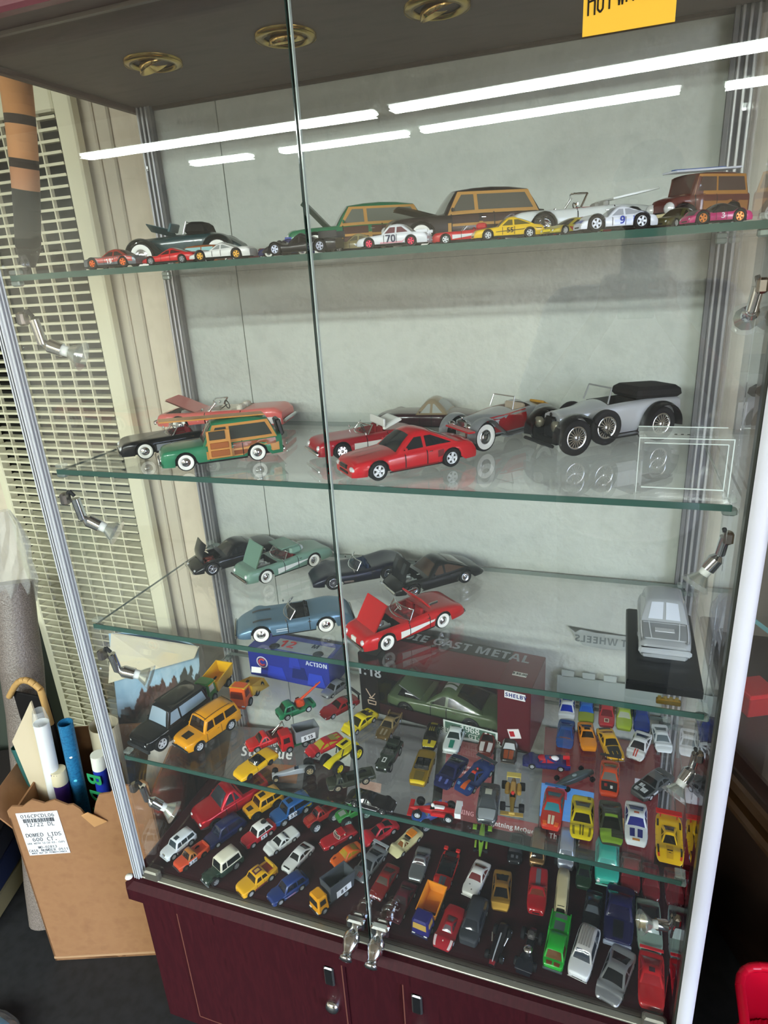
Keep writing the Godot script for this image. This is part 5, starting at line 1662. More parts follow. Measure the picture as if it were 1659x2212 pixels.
	card("grey and red toy card with white lettering behind the red fire car", 0.1, 0.165, R(0.708, 0.002, -0.312), 1.05, 0.0, "55595a", [["Lightning McQueen", 0.0125, Vector3(0.0, -0.072, 0), "d8d4d4"]], [[Vector3(0, -0.068, -0.0002), Vector2(0.1, 0.028), "7a2028"]])
	card("red and blue toy card with a flame logo under the red teal-windowed car", 0.105, 0.235, R(0.812, 0.002, -0.312), 1.2, 0.0, "5e1219", [["HOT", 0.014, Vector3(-0.02, -0.015, 0.0004), "d8c8c8"], ["The King", 0.015, Vector3(0.0, -0.106, 0), "d8d0d0"]], [[Vector3(0.0, -0.035, 0), Vector2(0.105, 0.07), "3a78b8"], [Vector3(-0.02, -0.015, 0.0003), Vector2(0.04, 0.022), "8a2440"]])
	card("dark red blister card behind the dark red saloons", 0.12, 0.235, R(0.925, 0.002, -0.312), 1.2, 0.0, "561018", [], [[Vector3(-0.02, -0.06, 0), Vector2(0.04, 0.04), "8a7040"], [Vector3(0.03, 0.03, 0), Vector2(0.03, 0.03), "c4c0c4"]])
func crystal() -> StandardMaterial3D:
	var key := "crystal"
	if not mats.has(key):
		var m := StandardMaterial3D.new()
		m.albedo_color = Color(0.93, 0.95, 0.97, 0.38)
		m.refraction_enabled = true
		m.refraction_scale = 0.05
		m.roughness = 0.05
		m.resource_name = "crystal"
		mats[key] = m
	return mats[key]
func card(label: String, w: float, h: float, at: Vector3, lean: float, yaw: float, hex: String, words: Array, patches: Array) -> void:
	var o := thing("blister_card", label, "toy card", at, yaw, "toy packages leaning at the back of the cabinet floor")
	var up := Basis(Vector3.RIGHT, lean - PI / 2)
	var face := box("card", up * Vector3(0, h * 0.5, 0), Vector3(w, h, 0.001), mat(hex, 0.4, 0, .3), o, 0.0, Vector2.ONE, up.get_euler())
	for p in patches:
		box("printed_panel", p[0] + Vector3(0, 0, 0.0008), Vector3(p[1].x, p[1].y, 0.0005), mat(p[2], 0.4, 0, .3), face)
	for t in words:
		text(t[0], t[1], mat(t[3], 0.5), face, t[2] + Vector3(0, 0, 0.0014), Basis(), "lettering", "Droid Sans", 0.0003)

func toys_on_the_top_shelf() -> void:
	toy("toy_car", "tiny black toy roadster wheel-first at the left end of the row", "toy car", G1, 0.148, H1 + .008, -0.055, 3.75, 0.060, "open", "16171a", {"rc":"9a8a5a","wr":.12,"wr2":.16,"hole":[.5,.68],"screen":false})
	toy("toy_car", "grey and red racing toy car with orange wheels", "toy car", G1, 0.191, H1 + .008, -0.026, 3.25, 0.082, "muscle", "6c727a", {"roof":"9a2e24","fin":"flake","rc":"d8601c","win":"2a1a1a","ss":[[.25,.95,.35,.9,.35,.9,"a83028","red_side"]],"num":[["19",.52,.105,.1,"e8e4e0"]],"wr":.085,"lights":0})
	toy("toy_car", "red wedge sports toy car between the grey racer and white coupe", "toy car", G1, 0.269, H1 + .008, -0.049, 3.25, 0.080, "exo", "cc1a24", {"win":"3a1014","cab":[.32,.5,.62,.9],"rc":"8a8c90"})
	toy("toy_car", "white sports toy coupe with gold wheels", "toy car", G1, 0.354, H1 + .008, -0.043, 3.32, 0.085, "exo", "dcdcd8", {"win":"8a8e8c","rc":"d09a3a","cab":[.34,.48,.58,.78],"wr":.078})
	toy("toy_car", "maroon toy hot rod behind the white coupe's tail", "toy car", G1, 0.350, H1 + .008, -0.120, 3.49, 0.065, "open", "5a1a28", {"hw":.11,"track":.15,"ex":[[.5,.2,0,.2,.14,.16,"4a1520","engine_block"],[.8,.18,0,.2,.1,.2,"5a1a28","tail_box"]]})
	toy("toy_car", "dark blue finned toy car with a white front wheel", "toy car", G1, 0.427, H1 + .008, -0.084, 3.58, 0.075, "coupe", "262a60", {"win":"1a1c40","fend":.012,"ws":"white","rc":"chrome","wr":.08,"ex":[[.55,.3,0,.12,.05,.03,"3a4aa0","roof_fin"]]})
	toy("toy_car", "long low black toy car with a finned tail and pale wheels", "toy car", G1, 0.477, H1 + .008, -0.030, 3.18, 0.100, "lemans", "1b1a1f", {"win":"0e0e10","rc":"b8bcd0","wr":.075,"hw":.18,"wide":.7,"sp":[[.22,.15,.06,.04,.03,.03,"2a2a2e","engine_intake"],[.22,.15,-.06,.04,.03,.03,"2a2a2e","engine_intake"]],"ex":[[.9,.2,.14,.24,.08,.015,"1b1a1f","tail_fin"],[.9,.2,-.14,.24,.08,.015,"1b1a1f","tail_fin"]],"lights":0})
	toy("toy_van", "orange brown toy van with a pale blue window, in the second row", "toy car", G1, 0.265, H1 + .008, -0.120, 3.21, 0.070, "van", "9a5a34", {"win":"9ac4c4","rh":.34,"cab":[.1,.3,.95,.99]})
	toy("toy_car", "tan toy car with black and white wheels left of the racer numbered 70", "toy car", G1, 0.532, H1 + .008, -0.077, 3.35, 0.070, "coupe", "a89a6c", {"rc":"e0dcd8","win":"6a6450"})
	toy("toy_car", "white toy stock car with the number 70 and pink wheels", "toy car", G1, 0.592, H1 + .008, -0.048, 3.19, 0.088, "coupe", "d5d8de", {"fend":.01,"rc":"d83a5a","win":"6a4048","num":[["70",.5,.115,.13,"2a2c4a"]],"ss":[[.35,.8,.12,.26,.12,.26,"d89aa8","pink_checks"]],"bump":"c8ccd4","ex":[[.93,.185,.165,.16,.04,.02,"d5d8de","tail_fin"],[.93,.185,-.165,.16,.04,.02,"d5d8de","tail_fin"]],"cab":[.36,.46,.66,.8]})
	toy("toy_car", "red toy convertible with a white side cove on the top shelf", "toy car", G1, 0.675, H1 + .008, -0.076, 3.32, 0.082, "roadster", "c21c24", {"fend":.01,"ws":"five","rc":"d4d8dc","inn":"8a161c","ss":[[.3,.7,.2,.65,.5,.58,"dcdde2","white_cove"]],"bump":"chrome","ex":[[.72,.22,0,.16,.08,.3,"c21c24","tonneau_hump",.9]],"wh":.07})
	toy("toy_car", "yellow rally toy car with the number 55 on its door", "toy car", G1, 0.728, H1 + .008, -0.052, 3.49, 0.080, "coupe", "dfb71c", {"win":"5a5018","num":[["55",.5,.12,.09,"20201c"]],"ts":[[.06,.3,-.8,.8,"2c2814","black_hood_stripe"]],"ss":[[.3,.95,.45,.52,.6,.68,"3a3414","black_flash"]],"ex":[[.99,.27,0,.07,.015,.4,"26241c","tail_wing"],[.97,.22,.15,.05,.1,.015,"26241c","wing_strut"],[.97,.22,-.15,.05,.1,.015,"26241c","wing_strut"]]})
	toy("toy_car", "yellow and black toy car turned nose forward, with red trim", "toy car", G1, 0.799, H1 + .008, -0.056, 3.93, 0.070, "exo", "b8a628", {"win":"1e1c14","ss":[[.1,.9,.2,.7,.2,.7,"a82a24","red_side"]],"ex":[[.0,.08,.0,.03,.04,.16,"e8d020","number_plate"]]})
	toy("toy_car", "dark red toy car behind the yellow and black one", "toy car", G1, 0.804, H1 + .008, -0.110, 3.32, 0.070, "coupe", "84141e", {"win":"3a1014"})
	toy("toy_car", "white racing toy coupe with a blue number 9 on its door", "toy car", G1, 0.845, H1 + .008, -0.036, 3.54, 0.082, "coupe", "d6dae6", {"win":"9a9ea8","rc":"b8bcc4","wr":.1,"num":[["9",.52,.125,.13,"2a3a9a"]],"ss":[[.42,.64,.2,.92,.2,.92,"c8d0f0","number_panel"],[.66,.82,.3,.9,.3,.9,"5a6ab8","blue_flash"]],"ts":[[.01,.05,-.8,.8,"4a5ab0","blue_nose"]],"lw":2.0})
	toy("toy_car", "olive green toy car with pale hood lines beside the brown wagon", "toy car", G1, 0.909, H1 + .008, -0.086, 4.10, 0.070, "coupe", "4a4a26", {"win":"2a2a1a","ts":[[.05,.3,-.5,-.35,"c8c8a8","hood_line"],[.05,.3,-.1,.05,"c8c8a8","hood_line"]]})
	toy("toy_car", "magenta and black toy car with orange wheel rims at the right end", "toy car", G1, 0.945, H1 + .008, -0.060, 3.58, 0.068, "coupe", "b8206a", {"roof":"1a161c","win":"131216","rc":"d8803a","wr":.1,"num":[["3",.5,.12,.11,"e8d8e4"]],"ts":[[.04,.3,-.7,.7,"1d1820","black_hood"]]})
	vintage("dark green vintage roadster model with its hood open, at the left", G1, 0.180, H1 + .008, -0.220, 3.42, 0.200, "1c3a3e", "16292d", {"ws":"white","wr":.1,"hole":[.52,.7],"seats":[.6],"soft":[.62,.285,.2,.09,"17181a",.7,.03],"ex":[[.28,.29,.05,.24,.008,.11,"2a4a50","open_hood",1,.3,.5],[.4,.3,0,.02,.07,.2,"3a5a60","raised_screen",1,.4]],"top":[[0,.2],[.05,.21],[.3,.222],[.5,.235],[.7,.24],[.86,.2],[1,.12]]})
	toy("model_car", "green wood-sided wagon model with its hood raised high, at the shelf back", "model car", G1, 0.473, H1 + .008, -0.228, 3.65, 0.210, "wagon", "22704c", {"ws":"white","rc":"chrome","wr":.074,"bay":[.07,.31],"hood":-.85,"bump":"chrome","grille":"chrome","wframe":"b98a4a","cuts":[.32,.55,.97],"win":"6a6d62","rh":.31,"cab":[.34,.44,.9,.97],"lining":"2a4a38","ss":[[.36,.97,.2,.98,.2,.98,"b98a4a","wood_frame"],[.385,.56,.26,.5,.26,.5,"4a2a20","wood_panel"],[.385,.56,.6,.9,.6,.9,"4a2a20","wood_panel"],[.585,.945,.6,.9,.6,.9,"4a2a20","wood_panel"],[.585,.7,.26,.5,.26,.5,"4a2a20","wood_panel"]],"lr":.03})
	toy("model_car", "black wood-sided wagon model with its hood ajar, at the shelf back", "model car", G1, 0.638, H1 + .008, -0.213, 3.63, 0.215, "wagon", "1d1517", {"ws":"white","rc":"chrome","wr":.074,"bay":[.07,.31],"hood":-.3,"bump":"chrome","grille":"chrome","wframe":"b98a4a","cuts":[.32,.55,.97],"win":"5c5a52","rh":.32,"cab":[.34,.44,.9,.97],"lining":"4a4436","ss":[[.36,.97,.2,.98,.2,.98,"b98a4a","wood_frame"],[.385,.56,.26,.5,.26,.5,"3a2420","wood_panel"],[.385,.56,.6,.9,.6,.9,"3a2420","wood_panel"],[.585,.945,.6,.9,.6,.9,"3a2420","wood_panel"],[.585,.7,.26,.5,.26,.5,"3a2420","wood_panel"]],"lr":.032})
	toy("model_car", "white open convertible model behind the racer numbered 9", "model car", G1, 0.799, H1 + .008, -0.192, 3.58, 0.200, "roadster", "d4d9da", {"ws":"cap","rc":"chrome","wr":.075,"inn":"8a2a30","seat":"9a9a96","hole":[.42,.66],"wh":.1,"bump":"chrome","ex":[[.8,.24,0,.3,.014,.3,"dfe2e0","raised_boot_lid",1,-.16]]})
	toy("model_car", "tall cream and brown panel wagon model with a surfboard on top", "model car", G1, 0.935, H1 + .008, -0.187, 3.87, 0.115, "van", "54251f", {"hw":.23,"rh":.52,"roof":"54281f","wframe":"9a6a2c","win":"4a3a34","plan":[[0,.6],[.25,.75],[.35,1],[1,1]],"cab":[.26,.32,.95,.99],"inset":.02,"boxy":.6,"top":[[0,.24],[.05,.3],[.25,.33],[.35,.34],[1,.34]],"wr":.12,"clear":.1,"cuts":[.26,.55,.97],"ts":[[.2,.34,-.95,.95,"d8cba0","cream_cowl"]],"ex":[[.55,.575,.0,.9,.02,.2,"c8ccd8","surfboard",1,-.05],[.5,.59,0,.7,.012,.06,"3a5a9a","surfboard_stripe",1,-.05],[.0,.14,0,.03,.05,.4,"d8cba0","bumper"]],"ss":[[.36,.98,.2,.95,.2,.95,"8a5a2a","wood_side"]],"lr":.06,"lz":.9})

func toys_on_the_second_shelf() -> void:
	toy("model_car", "salmon pink convertible model with its hood raised, behind the green wood-sided wagon", "model car", G2, 0.141, H2, -0.315, -2.98, 0.256, "roadster", "d2625c", {"hw":.165,"hole":[.42,.7],"bay":[.07,.32],"hood":-.42,"inn":"cfc9bb","seat":"c9c2b2","fend":.01,"clear":.05,"wr":.062,"ws":"white","rc":"chrome","tf":.2,"tr":.76,"bump":"chrome","ss":[[.42,.99,.08,.42,.08,.5,"e6e0dc","white_flank"]],"top":[[0,.105],[.03,.14],[.3,.15],[.42,.155],[.7,.165],[.95,.175],[1,.14]],"wh":.075,"lining":"8a3a35"})
	toy("model_car", "black open convertible model with silver side scoops and white wall tyres", "model car", G2, 0.146, H2, -0.151, -2.37, 0.187, "roadster", "101114", {"ws":"white","rc":"chrome","wr":.074,"inn":"74222a","seat":"74222a","bump":"chrome","grille":"chrome","ss":[[.3,.66,.16,.62,.5,.6,"8d929b","side_scoop"]],"lr":.024})
	toy("model_car", "green wood-sided wagon model with a surfboard on its roof and its door ajar", "model car", G2, 0.269, H2, -0.098, -2.45, 0.186, "wagon", "2f7a58", {"ws":"white","rc":"chrome","wr":.074,"rh":.34,"hw":.19,"wframe":"c58a45","bump":"chrome","grille":"chrome","cuts":[.32,.56,.97],"win":"3c403c","cab":[.34,.44,.9,.97],"ss":[[.36,.97,.2,.98,.2,.98,"c58a45","wood_frame"],[.385,.56,.26,.5,.26,.5,"8a4a26","wood_panel"],[.385,.56,.6,.9,.6,.9,"8a4a26","wood_panel"],[.585,.945,.6,.9,.6,.9,"8a4a26","wood_panel"],[.585,.7,.26,.5,.26,.5,"8a4a26","wood_panel"]],"ex":[[.46,.385,.0,.86,.012,.15,"c8873a","surfboard",1,.04],[.2,.385,.0,.2,.008,.06,"8a3a2c","surfboard_tip",1,.04],[1.01,.24,0,.045,.15,.15,"141414","spare_tyre",1,-.2],[.47,.2,-.225,.19,.23,.016,"c58a45","open_door"],[.47,.125,-.236,.15,.05,.01,"9a5526","open_door_panel"],[.47,.19,-.236,.15,.05,.01,"9a5526","open_door_panel"],[.46,.275,-.236,.13,.07,.01,"3a342a","open_door_window"]]})
	toy("model_car", "red convertible model with a white soft top and white side coves", "model car", G2, 0.481, H2, -0.192, -2.38, 0.182, "roadster", "a8182a", {"ws":"spoke7","rc":"chrome","wr":.072,"inn":"8a1a20","bump":"chrome","grille":"chrome","ss":[[.31,.66,.16,.64,.5,.58,"e6e6e2","white_cove"]],"ex":[[.7,.235,0,.2,.03,.3,"e8e8e4","white_soft_top",.8,-.35],[.62,.25,0,.02,.07,.3,"e8e8e4","soft_top_frame"]],"lr":.026})
	toy("model_car", "bright red modern coupe model with five-spoke wheels and a rear spoiler", "model car", G2, 0.577, H2, -0.102, -2.37, 0.195, "coupe", "c41522", {"hw":.195,"ws":"five","rc":"dfe2e6","wr":.07,"win":"15181c","rh":.275,"cab":[.33,.48,.63,.86],"ss":[[.3,.7,.06,.16,.06,.16,"8c0f18","sill"],[.66,.71,.4,.75,.45,.78,"6e0d14","side_scoop"]],"ex":[[.965,.225,0,.06,.014,.34,"b81420","rear_spoiler"],[.0,.105,0,.02,.03,.12,"1a1a1a","grille"]],"ts":[[.08,.3,-.3,-.26,"8a0f17","hood_crease",-.2,-.16],[.08,.3,.26,.3,"8a0f17","hood_crease",.16,.2]],"lw":2.0})
	toy("model_car", "dark maroon sports car model with a tan soft top, at the back", "model car", G2, 0.535, H2, -0.357, -3.14, 0.187, "coupe", "341921", {"roof":"77684f","win":"8d9490","cab":[.44,.54,.64,.76],"rh":.27,"hw":.185,"top":[[0,.08],[.05,.13],[.25,.16],[.5,.165],[.75,.17],[.95,.14],[1,.1]],"wr":.075,"ws":"wire","rc":"chrome","lights":0})
	vintage("red and silver two-tone vintage roadster model with white wall tyres", G2, 0.684, H2, -0.285, -2.16, 0.215, "83868a", "7d8084", {"rad":"chrome","ws":"white","wr":.105,"hole":[.5,.68],"seats":[.58],"seat":"9a8a78","inn":"5a3a30","panel":[[.16,.62,.1,.97,.1,.97,"9c1822"]],"top":[[0,.2],[.05,.21],[.3,.222],[.5,.235],[.7,.24],[.86,.2],[1,.12]],"ex":[[.33,.17,.115,.12,.045,.012,"b9bcc0","louvre_panel"],[.33,.17,-.115,.12,.045,.012,"b9bcc0","louvre_panel"],[.93,.21,0,.1,.02,.14,"b98a3a","tan_trunk_lid",1,.5]]})
	vintage("silver and black vintage touring car model with a folded black top and wire wheels", G2, 0.845, H2, -0.280, -2.43, 0.247, "bfc2c6", "161618", {"flake":true,"rad":"2a2a2c","lamp":"8a8678","bump":"1a1a1c","wr":.108,"spare":true,"soft":[.8,.3,.36,.07,"141416",.92,.06],"inn":"141414","seat":"181819","hole":[.42,.88],"top":[[0,.21],[.05,.225],[.3,.245],[.4,.262],[.75,.268],[.9,.262],[1,.24]],"wf":"8a8c8e"})

func toys_on_the_third_shelf() -> void:
	toy("model_car", "black sports car model with its hood raised, nearest the back left corner post", "model car", G3, 0.124, H3, -0.301, -2.26, 0.185, "coupe", "17181b", {"bay":[.1,.32],"hood":1.15,"hw":.2,"top":[[0,.07],[.04,.1],[.2,.165],[.4,.165],[.6,.165],[.8,.19],[.95,.17],[1,.14]],"rh":.25,"cab":[.36,.47,.62,.78],"ws":"five","rc":"chrome","wr":.075,"bump":"chrome","lining":"2a2c2e","eng":"a84a44"})
	toy("model_car", "sage green hardtop car model with its hood raised and white wall tyres", "model car", G3, 0.243, H3, -0.294, -2.14, 0.194, "roadster", "6f8f80", {"ws":"white","rc":"chrome","wr":.074,"bay":[.12,.36],"hood":1.1,"hole":[.42,.58],"inn":"6a1a1e","seat":"6a1a1e","lining":"7d9a7c","bump":"chrome","grille":"chrome","ss":[[.33,.68,.16,.62,.5,.58,"dfe0dc","white_cove"]],"ex":[[.59,.235,0,.15,.085,.3,"6f8f80","hardtop",.82],[.52,.285,0,.2,.012,.29,"6f8f80","hardtop_roof",.95],[.665,.225,0,.06,.05,.24,"c9cfd0","hardtop_rear_glass",.8]],"lr":.024})
	toy("model_car", "dark navy blue open racing sports car model with side exhaust pipes", "model car", G3, 0.408, H3, -0.291, -2.53, 0.190, "roadster", "14182c", {"hw":.2,"fend":.018,"top":[[0,.08],[.05,.115],[.2,.165],[.35,.15],[.5,.15],[.65,.165],[.8,.185],[.95,.15],[1,.11]],"ws":"wire","rc":"chrome","wr":.075,"inn":"1c2c48","hole":[.43,.6],"fin":"flake","cy":[[.3,.07,.19,.4,.07,.2,.014,"chrome","exhaust_pipe"],[.3,.07,-.19,.4,.07,-.2,.014,"chrome","exhaust_pipe"],[.28,.11,.195,.32,.06,.205,.012,"chrome","exhaust_pipe"],[.32,.11,.195,.36,.06,.205,.012,"chrome","exhaust_pipe"]],"lights":0,"wh":.1})
	toy("model_car", "black fastback coupe model with raised vented hood, behind the red one", "model car", G3, 0.553, H3, -0.299, -2.36, 0.182, "coupe", "111214", {"bay":[.1,.32],"hood":1.15,"hs":[[.18,.29,-.55,-.3,"3a3c3e"],[.18,.29,.3,.55,"3a3c3e"]],"top":[[0,.09],[.05,.12],[.2,.165],[.4,.16],[.6,.165],[.8,.18],[.95,.14],[1,.1]],"rh":.26,"cab":[.36,.48,.6,.86],"ws":"cap","rc":"chrome","wr":.072,"bump":"chrome","win":"4a3a30","lights":0,"lining":"1a1b1d"})
	toy("model_car", "metallic light blue open sports car model at the front of the shelf", "model car", G3, 0.371, H3, -0.088, -2.60, 0.189, "roadster", "6d8fa8", {"fin":"flake","hw":.195,"top":[[0,.085],[.05,.12],[.2,.165],[.42,.162],[.6,.165],[.8,.18],[.95,.145],[1,.1]],"fend":.012,"ws":"white","rc":"chrome","wr":.075,"inn":"161718","seat":"1e1f21","bump":"chrome","hole":[.44,.63],"lights":0,"ts":[[.14,.3,-.56,-.4,"3f474c","hood_vent"],[.14,.3,.4,.56,"3f474c","hood_vent"]],"ss":[[.33,.43,.35,.42,.35,.42,"b9c8d2","side_vent"],[.33,.43,.5,.57,.5,.57,"b9c8d2","side_vent"]]})
	toy("model_car", "red convertible model with hood and hardtop lifted, white coves and white wall tyres", "model car", G3, 0.554, H3, -0.124, -2.23, 0.195, "roadster", "c21a20", {"ws":"white","rc":"chrome","wr":.074,"bay":[.12,.36],"hood":1.0,"inn":"a01820","seat":"a01820","lining":"b81a1e","bump":"chrome","grille":"chrome","hole":[.43,.63],"ss":[[.33,.7,.16,.64,.5,.58,"e9e9e2","white_cove"]],"ex":[[.62,.26,0,.015,.13,.3,"b81a1e","hardtop_panel",.9,-.7],[.69,.245,.15,.09,.02,.014,"chrome","hardtop_trim"],[.69,.245,-.15,.09,.02,.014,"chrome","hardtop_trim"],[.005,.1,.0,.02,.04,.07,"e8e8e0","number_plate"]],"wheelc":"e8e4d8","lr":.025})

func toys_on_the_lowest_shelf() -> void:
	toy("model_car", "large black off-road model with a roof rack beside the left glass", "model car", G4, 0.058, H4, -0.100, -1.81, 0.159, "suv", "141517", {"hw":.21,"wr":.1,"clear":.09,"rh":.42,"ws":"five","rc":"d4d8dc","win":"8fa4b4","cuts":[.3,.52,.95],"ts":[[.06,.28,-.7,.7,"1d1e20","hood_panel"]],"ex":[[.68,.43,.0,.5,.014,.34,"1c1c1e","roof_rack"],[.0,.1,0,.035,.05,.4,"2a2b2d","bumper"],[.01,.19,0,.02,.05,.3,"0c0c0d","grille"],[1.02,.26,0,.06,.17,.17,"0e0e0f","spare_tyre"],[.72,.32,.215,.2,.05,.006,"3a4450","side_panel"]],"ss":[[.06,.3,.88,.93,.9,.95,"8a8d90","chrome_line"]]})
	toy("model_car", "yellow off-road model with black roof lines standing behind the left rail", "model car", G4, 0.138, H4, -0.107, -1.90, 0.129, "suv", "e39a12", {"hw":.215,"wr":.088,"clear":.08,"rh":.4,"ws":"five","rc":"dfe3e8","win":"2a1e14","cuts":[.32,.5,.7,.97],"inset":.025,"ts":[[.08,.22,-.34,.34,"20180f","hood_vent"]],"ct":[[.4,.41,-.98,.98,"20180f","roof_line"],[.38,.95,.84,.92,"20180f","roof_rail"],[.38,.95,-.92,-.84,"20180f","roof_rail"],[.9,.92,-.95,.95,"20180f","roof_line"]],"bump":"2a2a2a","grille":"chrome"})
	dumper("green and yellow toy dump truck nearest the back left corner", G4, 0.070, H4, -0.235, -1.57, 0.097, "2f7a2c","e8b41a","2a2a2c","d8dcd4", {"bh":.3,"flare":.05,"wr":.1,"hoodplate":true,"tilt":-.12,"axles":[.2,.76]})
	dumper("orange toy dump truck with a yellow bed and a white tag", G4, 0.151, H4, -0.239, -1.50, 0.096, "dd5a1c","e8b41a","d65018","6a1f14", {"bh":.34,"flare":.06,"wr":.1,"lb":.06,"hoodplate":true,"rear_sticker":true,"hw":.2,"tilt":-.12,"axles":[.22,.58,.8]})
	toy("toy_crane_truck", "green toy crane truck with an orange boom", "toy truck", G4, 0.275, H4, -0.217, -2.26, 0.080, "pickup", "1f7a50", {"cab":[.12,.2,.4,.46],"rh":.36,"top":[[0,.2],[.03,.22],[.5,.22],[.55,.16],[1,.16]],"win":"10241a","wr":.085,"ws":"disc","ex":[[.62,.25,0,.26,.2,.26,"d8481e","crane_cab",.8],[.62,.29,.135,.1,.07,.01,"402018","cab_window"]],"cy":[[.62,.3,0,1.25,.62,0,.04,"d8481e","crane_boom",.02],[1.25,.62,0,1.1,.6,0,.012,"8a4a30","boom_hook"]],"bed":[.9,.95]})
	toy("toy_tow_truck", "red toy tow truck with a silver jib, beside the red and grey dump truck", "toy truck", G4, 0.263, H4, -0.116, -2.29, 0.078, "pickup", "cb1a1c", {"top":[[0,.14],[.03,.18],[.3,.2],[.5,.21],[1,.18]],"rh":.31,"cab":[.26,.38,.5,.56],"bed":[.6,.96],"bedc":"8a1416","cy":[[.64,.2,.04,.95,.46,0,.014,"chrome","tow_jib"],[.64,.2,-.04,.95,.46,0,.014,"chrome","tow_jib"],[.95,.46,0,.98,.3,0,.008,"2a2a2a","tow_cable"]],"ex":[[.46,.32,0,.05,.02,.2,"e8703a","roof_beacon"]],"bump":"chrome","wr":.08})
	dumper("red toy dump truck with a grey bed and price sticker", G4, 0.324, H4, -0.130, -2.34, 0.075, "b8161c","7d8288","1d5a3a","2a0e10", {"bh":.34,"flare":.02,"wr":.09,"sticker":["$ 15",-1],"tilt":.1,"lb":0.0})
	toy("toy_car", "yellow convertible toy car with black interior at the shelf front", "toy car", G4, 0.276, H4, -0.051, -1.98, 0.083, "roadster", "ecb715", {"hw":.205,"top":[[0,.09],[.04,.13],[.25,.165],[.5,.18],[.75,.195],[.95,.18],[1,.14]],"hole":[.42,.68],"fend":0.0,"ws":"five","rc":"3a3a3a","inn":"141416","wf":"1a1a1a","lights":0,"ss":[[.3,.72,.12,.2,.12,.2,"e9e4c8","side_trim"]]})
	toy("toy_car", "silver open wheel toy dragster lying on the shelf edge", "toy car", G4, 0.351, H4, -0.056, -2.59, 0.078, "open", "b8bec6", {"hw":.06,"track":.14,"wr":.07,"wr2":.12,"tf":.08,"tr":.86,"fin":"flake","top":[[0,.06],[.1,.1],[.4,.13],[.6,.16],[.8,.15],[1,.1]],"plan":[[0,.5],[.2,.8],[.6,1.2],[.8,1.3],[1,.9]],"hole":[.52,.62],"screen":false,"inn":"4a5a70","ws":"five","rc":"9a8a6a","ex":[[.03,.05,0,.06,.03,.22,"c4c9d0","front_wing"]]})
	toy("toy_car", "red sports toy car with yellow windows", "toy car", G4, 0.377, H4, -0.133, -2.19, 0.075, "exo", "c01d26", {"win":"a89a28","hw":.2,"ts":[[.72,.92,-.5,-.1,"a89a28","deck_window"],[.72,.92,.1,.5,"a89a28","deck_window"]]})
	toy("toy_car", "silver police sedan toy car in front of the blue box", "toy car", G4, 0.326, H4, -0.305, -1.94, 0.069, "sedan", "9ba0a6", {"fin":"flake","win":"141618","ex":[[.55,.31,0,.05,.025,.22,"2a2c30","roof_light_bar"]]})
	toy("toy_car", "dark red muscle toy car with a tall black tail wing", "toy car", G4, 0.360, H4, -0.247, -2.14, 0.084, "muscle", "8c1519", {"rh":.25,"win":"140a0a","ex":[[.98,.32,0,.08,.018,.42,"16161a","tail_wing"],[.97,.24,.17,.05,.15,.016,"16161a","wing_strut"],[.97,.24,-.17,.05,.15,.016,"16161a","wing_strut"]],"top":[[0,.06],[.06,.12],[.3,.16],[.8,.18],[1,.15]]})
	toy("toy_car", "bright yellow rounded sports toy car left of the gold sedan", "toy car", G4, 0.418, H4, -0.213, -1.99, 0.080, "exo", "ead21a", {"win":"2c2a10","ts":[[.7,.9,-.5,-.12,"5a5216","engine_cover"],[.7,.9,.12,.5,"5a5216","engine_cover"]],"rh":.245})
	toy("toy_car", "gold finned sedan toy car with a chrome bumper", "toy car", G4, 0.478, H4, -0.217, -1.66, 0.078, "coupe", "8d7548", {"fin":"flake","hw":.19,"rh":.265,"bump":"chrome","grille":"chrome","fend":.012,"win":"24201a","roof":"9a8458","ts":[[.08,.28,-.4,-.15,"b8a684","hood_scoop"],[.08,.28,.15,.4,"b8a684","hood_scoop"]],"ex":[[.93,.2,.17,.18,.05,.02,"8d7548","tail_fin"],[.93,.2,-.17,.18,.05,.02,"8d7548","tail_fin"]]})
	toy("toy_car", "black toy car with yellow stripes and yellow nose", "toy car", G4, 0.566, H4, -0.211, -1.50, 0.070, "muscle", "1d1b16", {"win":"0e0e10","ts":[[.01,.24,-.9,-.2,"c8b41a","yellow_panel"],[.01,.24,.2,.9,"c8b41a","yellow_panel"],[.01,.1,-.9,.9,"c8b41a","yellow_nose"],[.87,.97,-.5,.5,"8a7d20","deck_stripe"]],"ct":[[.5,.68,-.6,-.4,"8a7d20","roof_stripe"],[.5,.68,.4,.6,"8a7d20","roof_stripe"],[.5,.68,-.1,.1,"8a7d20","roof_stripe"]],"lights":0})
	toy("toy_car", "white muscle toy car with a teal stripe on its hood", "toy car", G4, 0.609, H4, -0.216, -1.55, 0.080, "muscle", "dfe8e6", {"win":"23302e","ts":[[.06,.32,-.28,.28,"1f8a72","teal_stripe"]],"bump":"dfe3e4","hw":.2})
	toy("toy_car", "brown muscle toy car with white racing stripes", "toy car", G4, 0.671, H4, -0.226, -1.56, 0.076, "muscle", "5e2018", {"win":"1a1210","ts":[[.02,.33,-.75,-.2,"e2dedb","white_stripe"],[.02,.33,.2,.75,"e2dedb","white_stripe"],[.87,.98,-.5,.5,"e2dedb","white_stripe"]],"ct":[[.5,.68,-.75,-.25,"e2dedb","roof_stripe"],[.5,.68,.25,.75,"e2dedb","roof_stripe"]],"lights":0})
	toy("toy_car", "dark grey toy car with an orange hood and boot", "toy car", G4, 0.713, H4, -0.215, -1.52, 0.073, "muscle", "35302c", {"win":"c4c9ca","ts":[[.04,.34,-.6,-.05,"a8522a","orange_stripe"],[.04,.34,.05,.6,"a8522a","orange_stripe"],[.87,.98,-.5,.5,"a8522a","orange_boot"]],"bump":"chrome","lights":0})
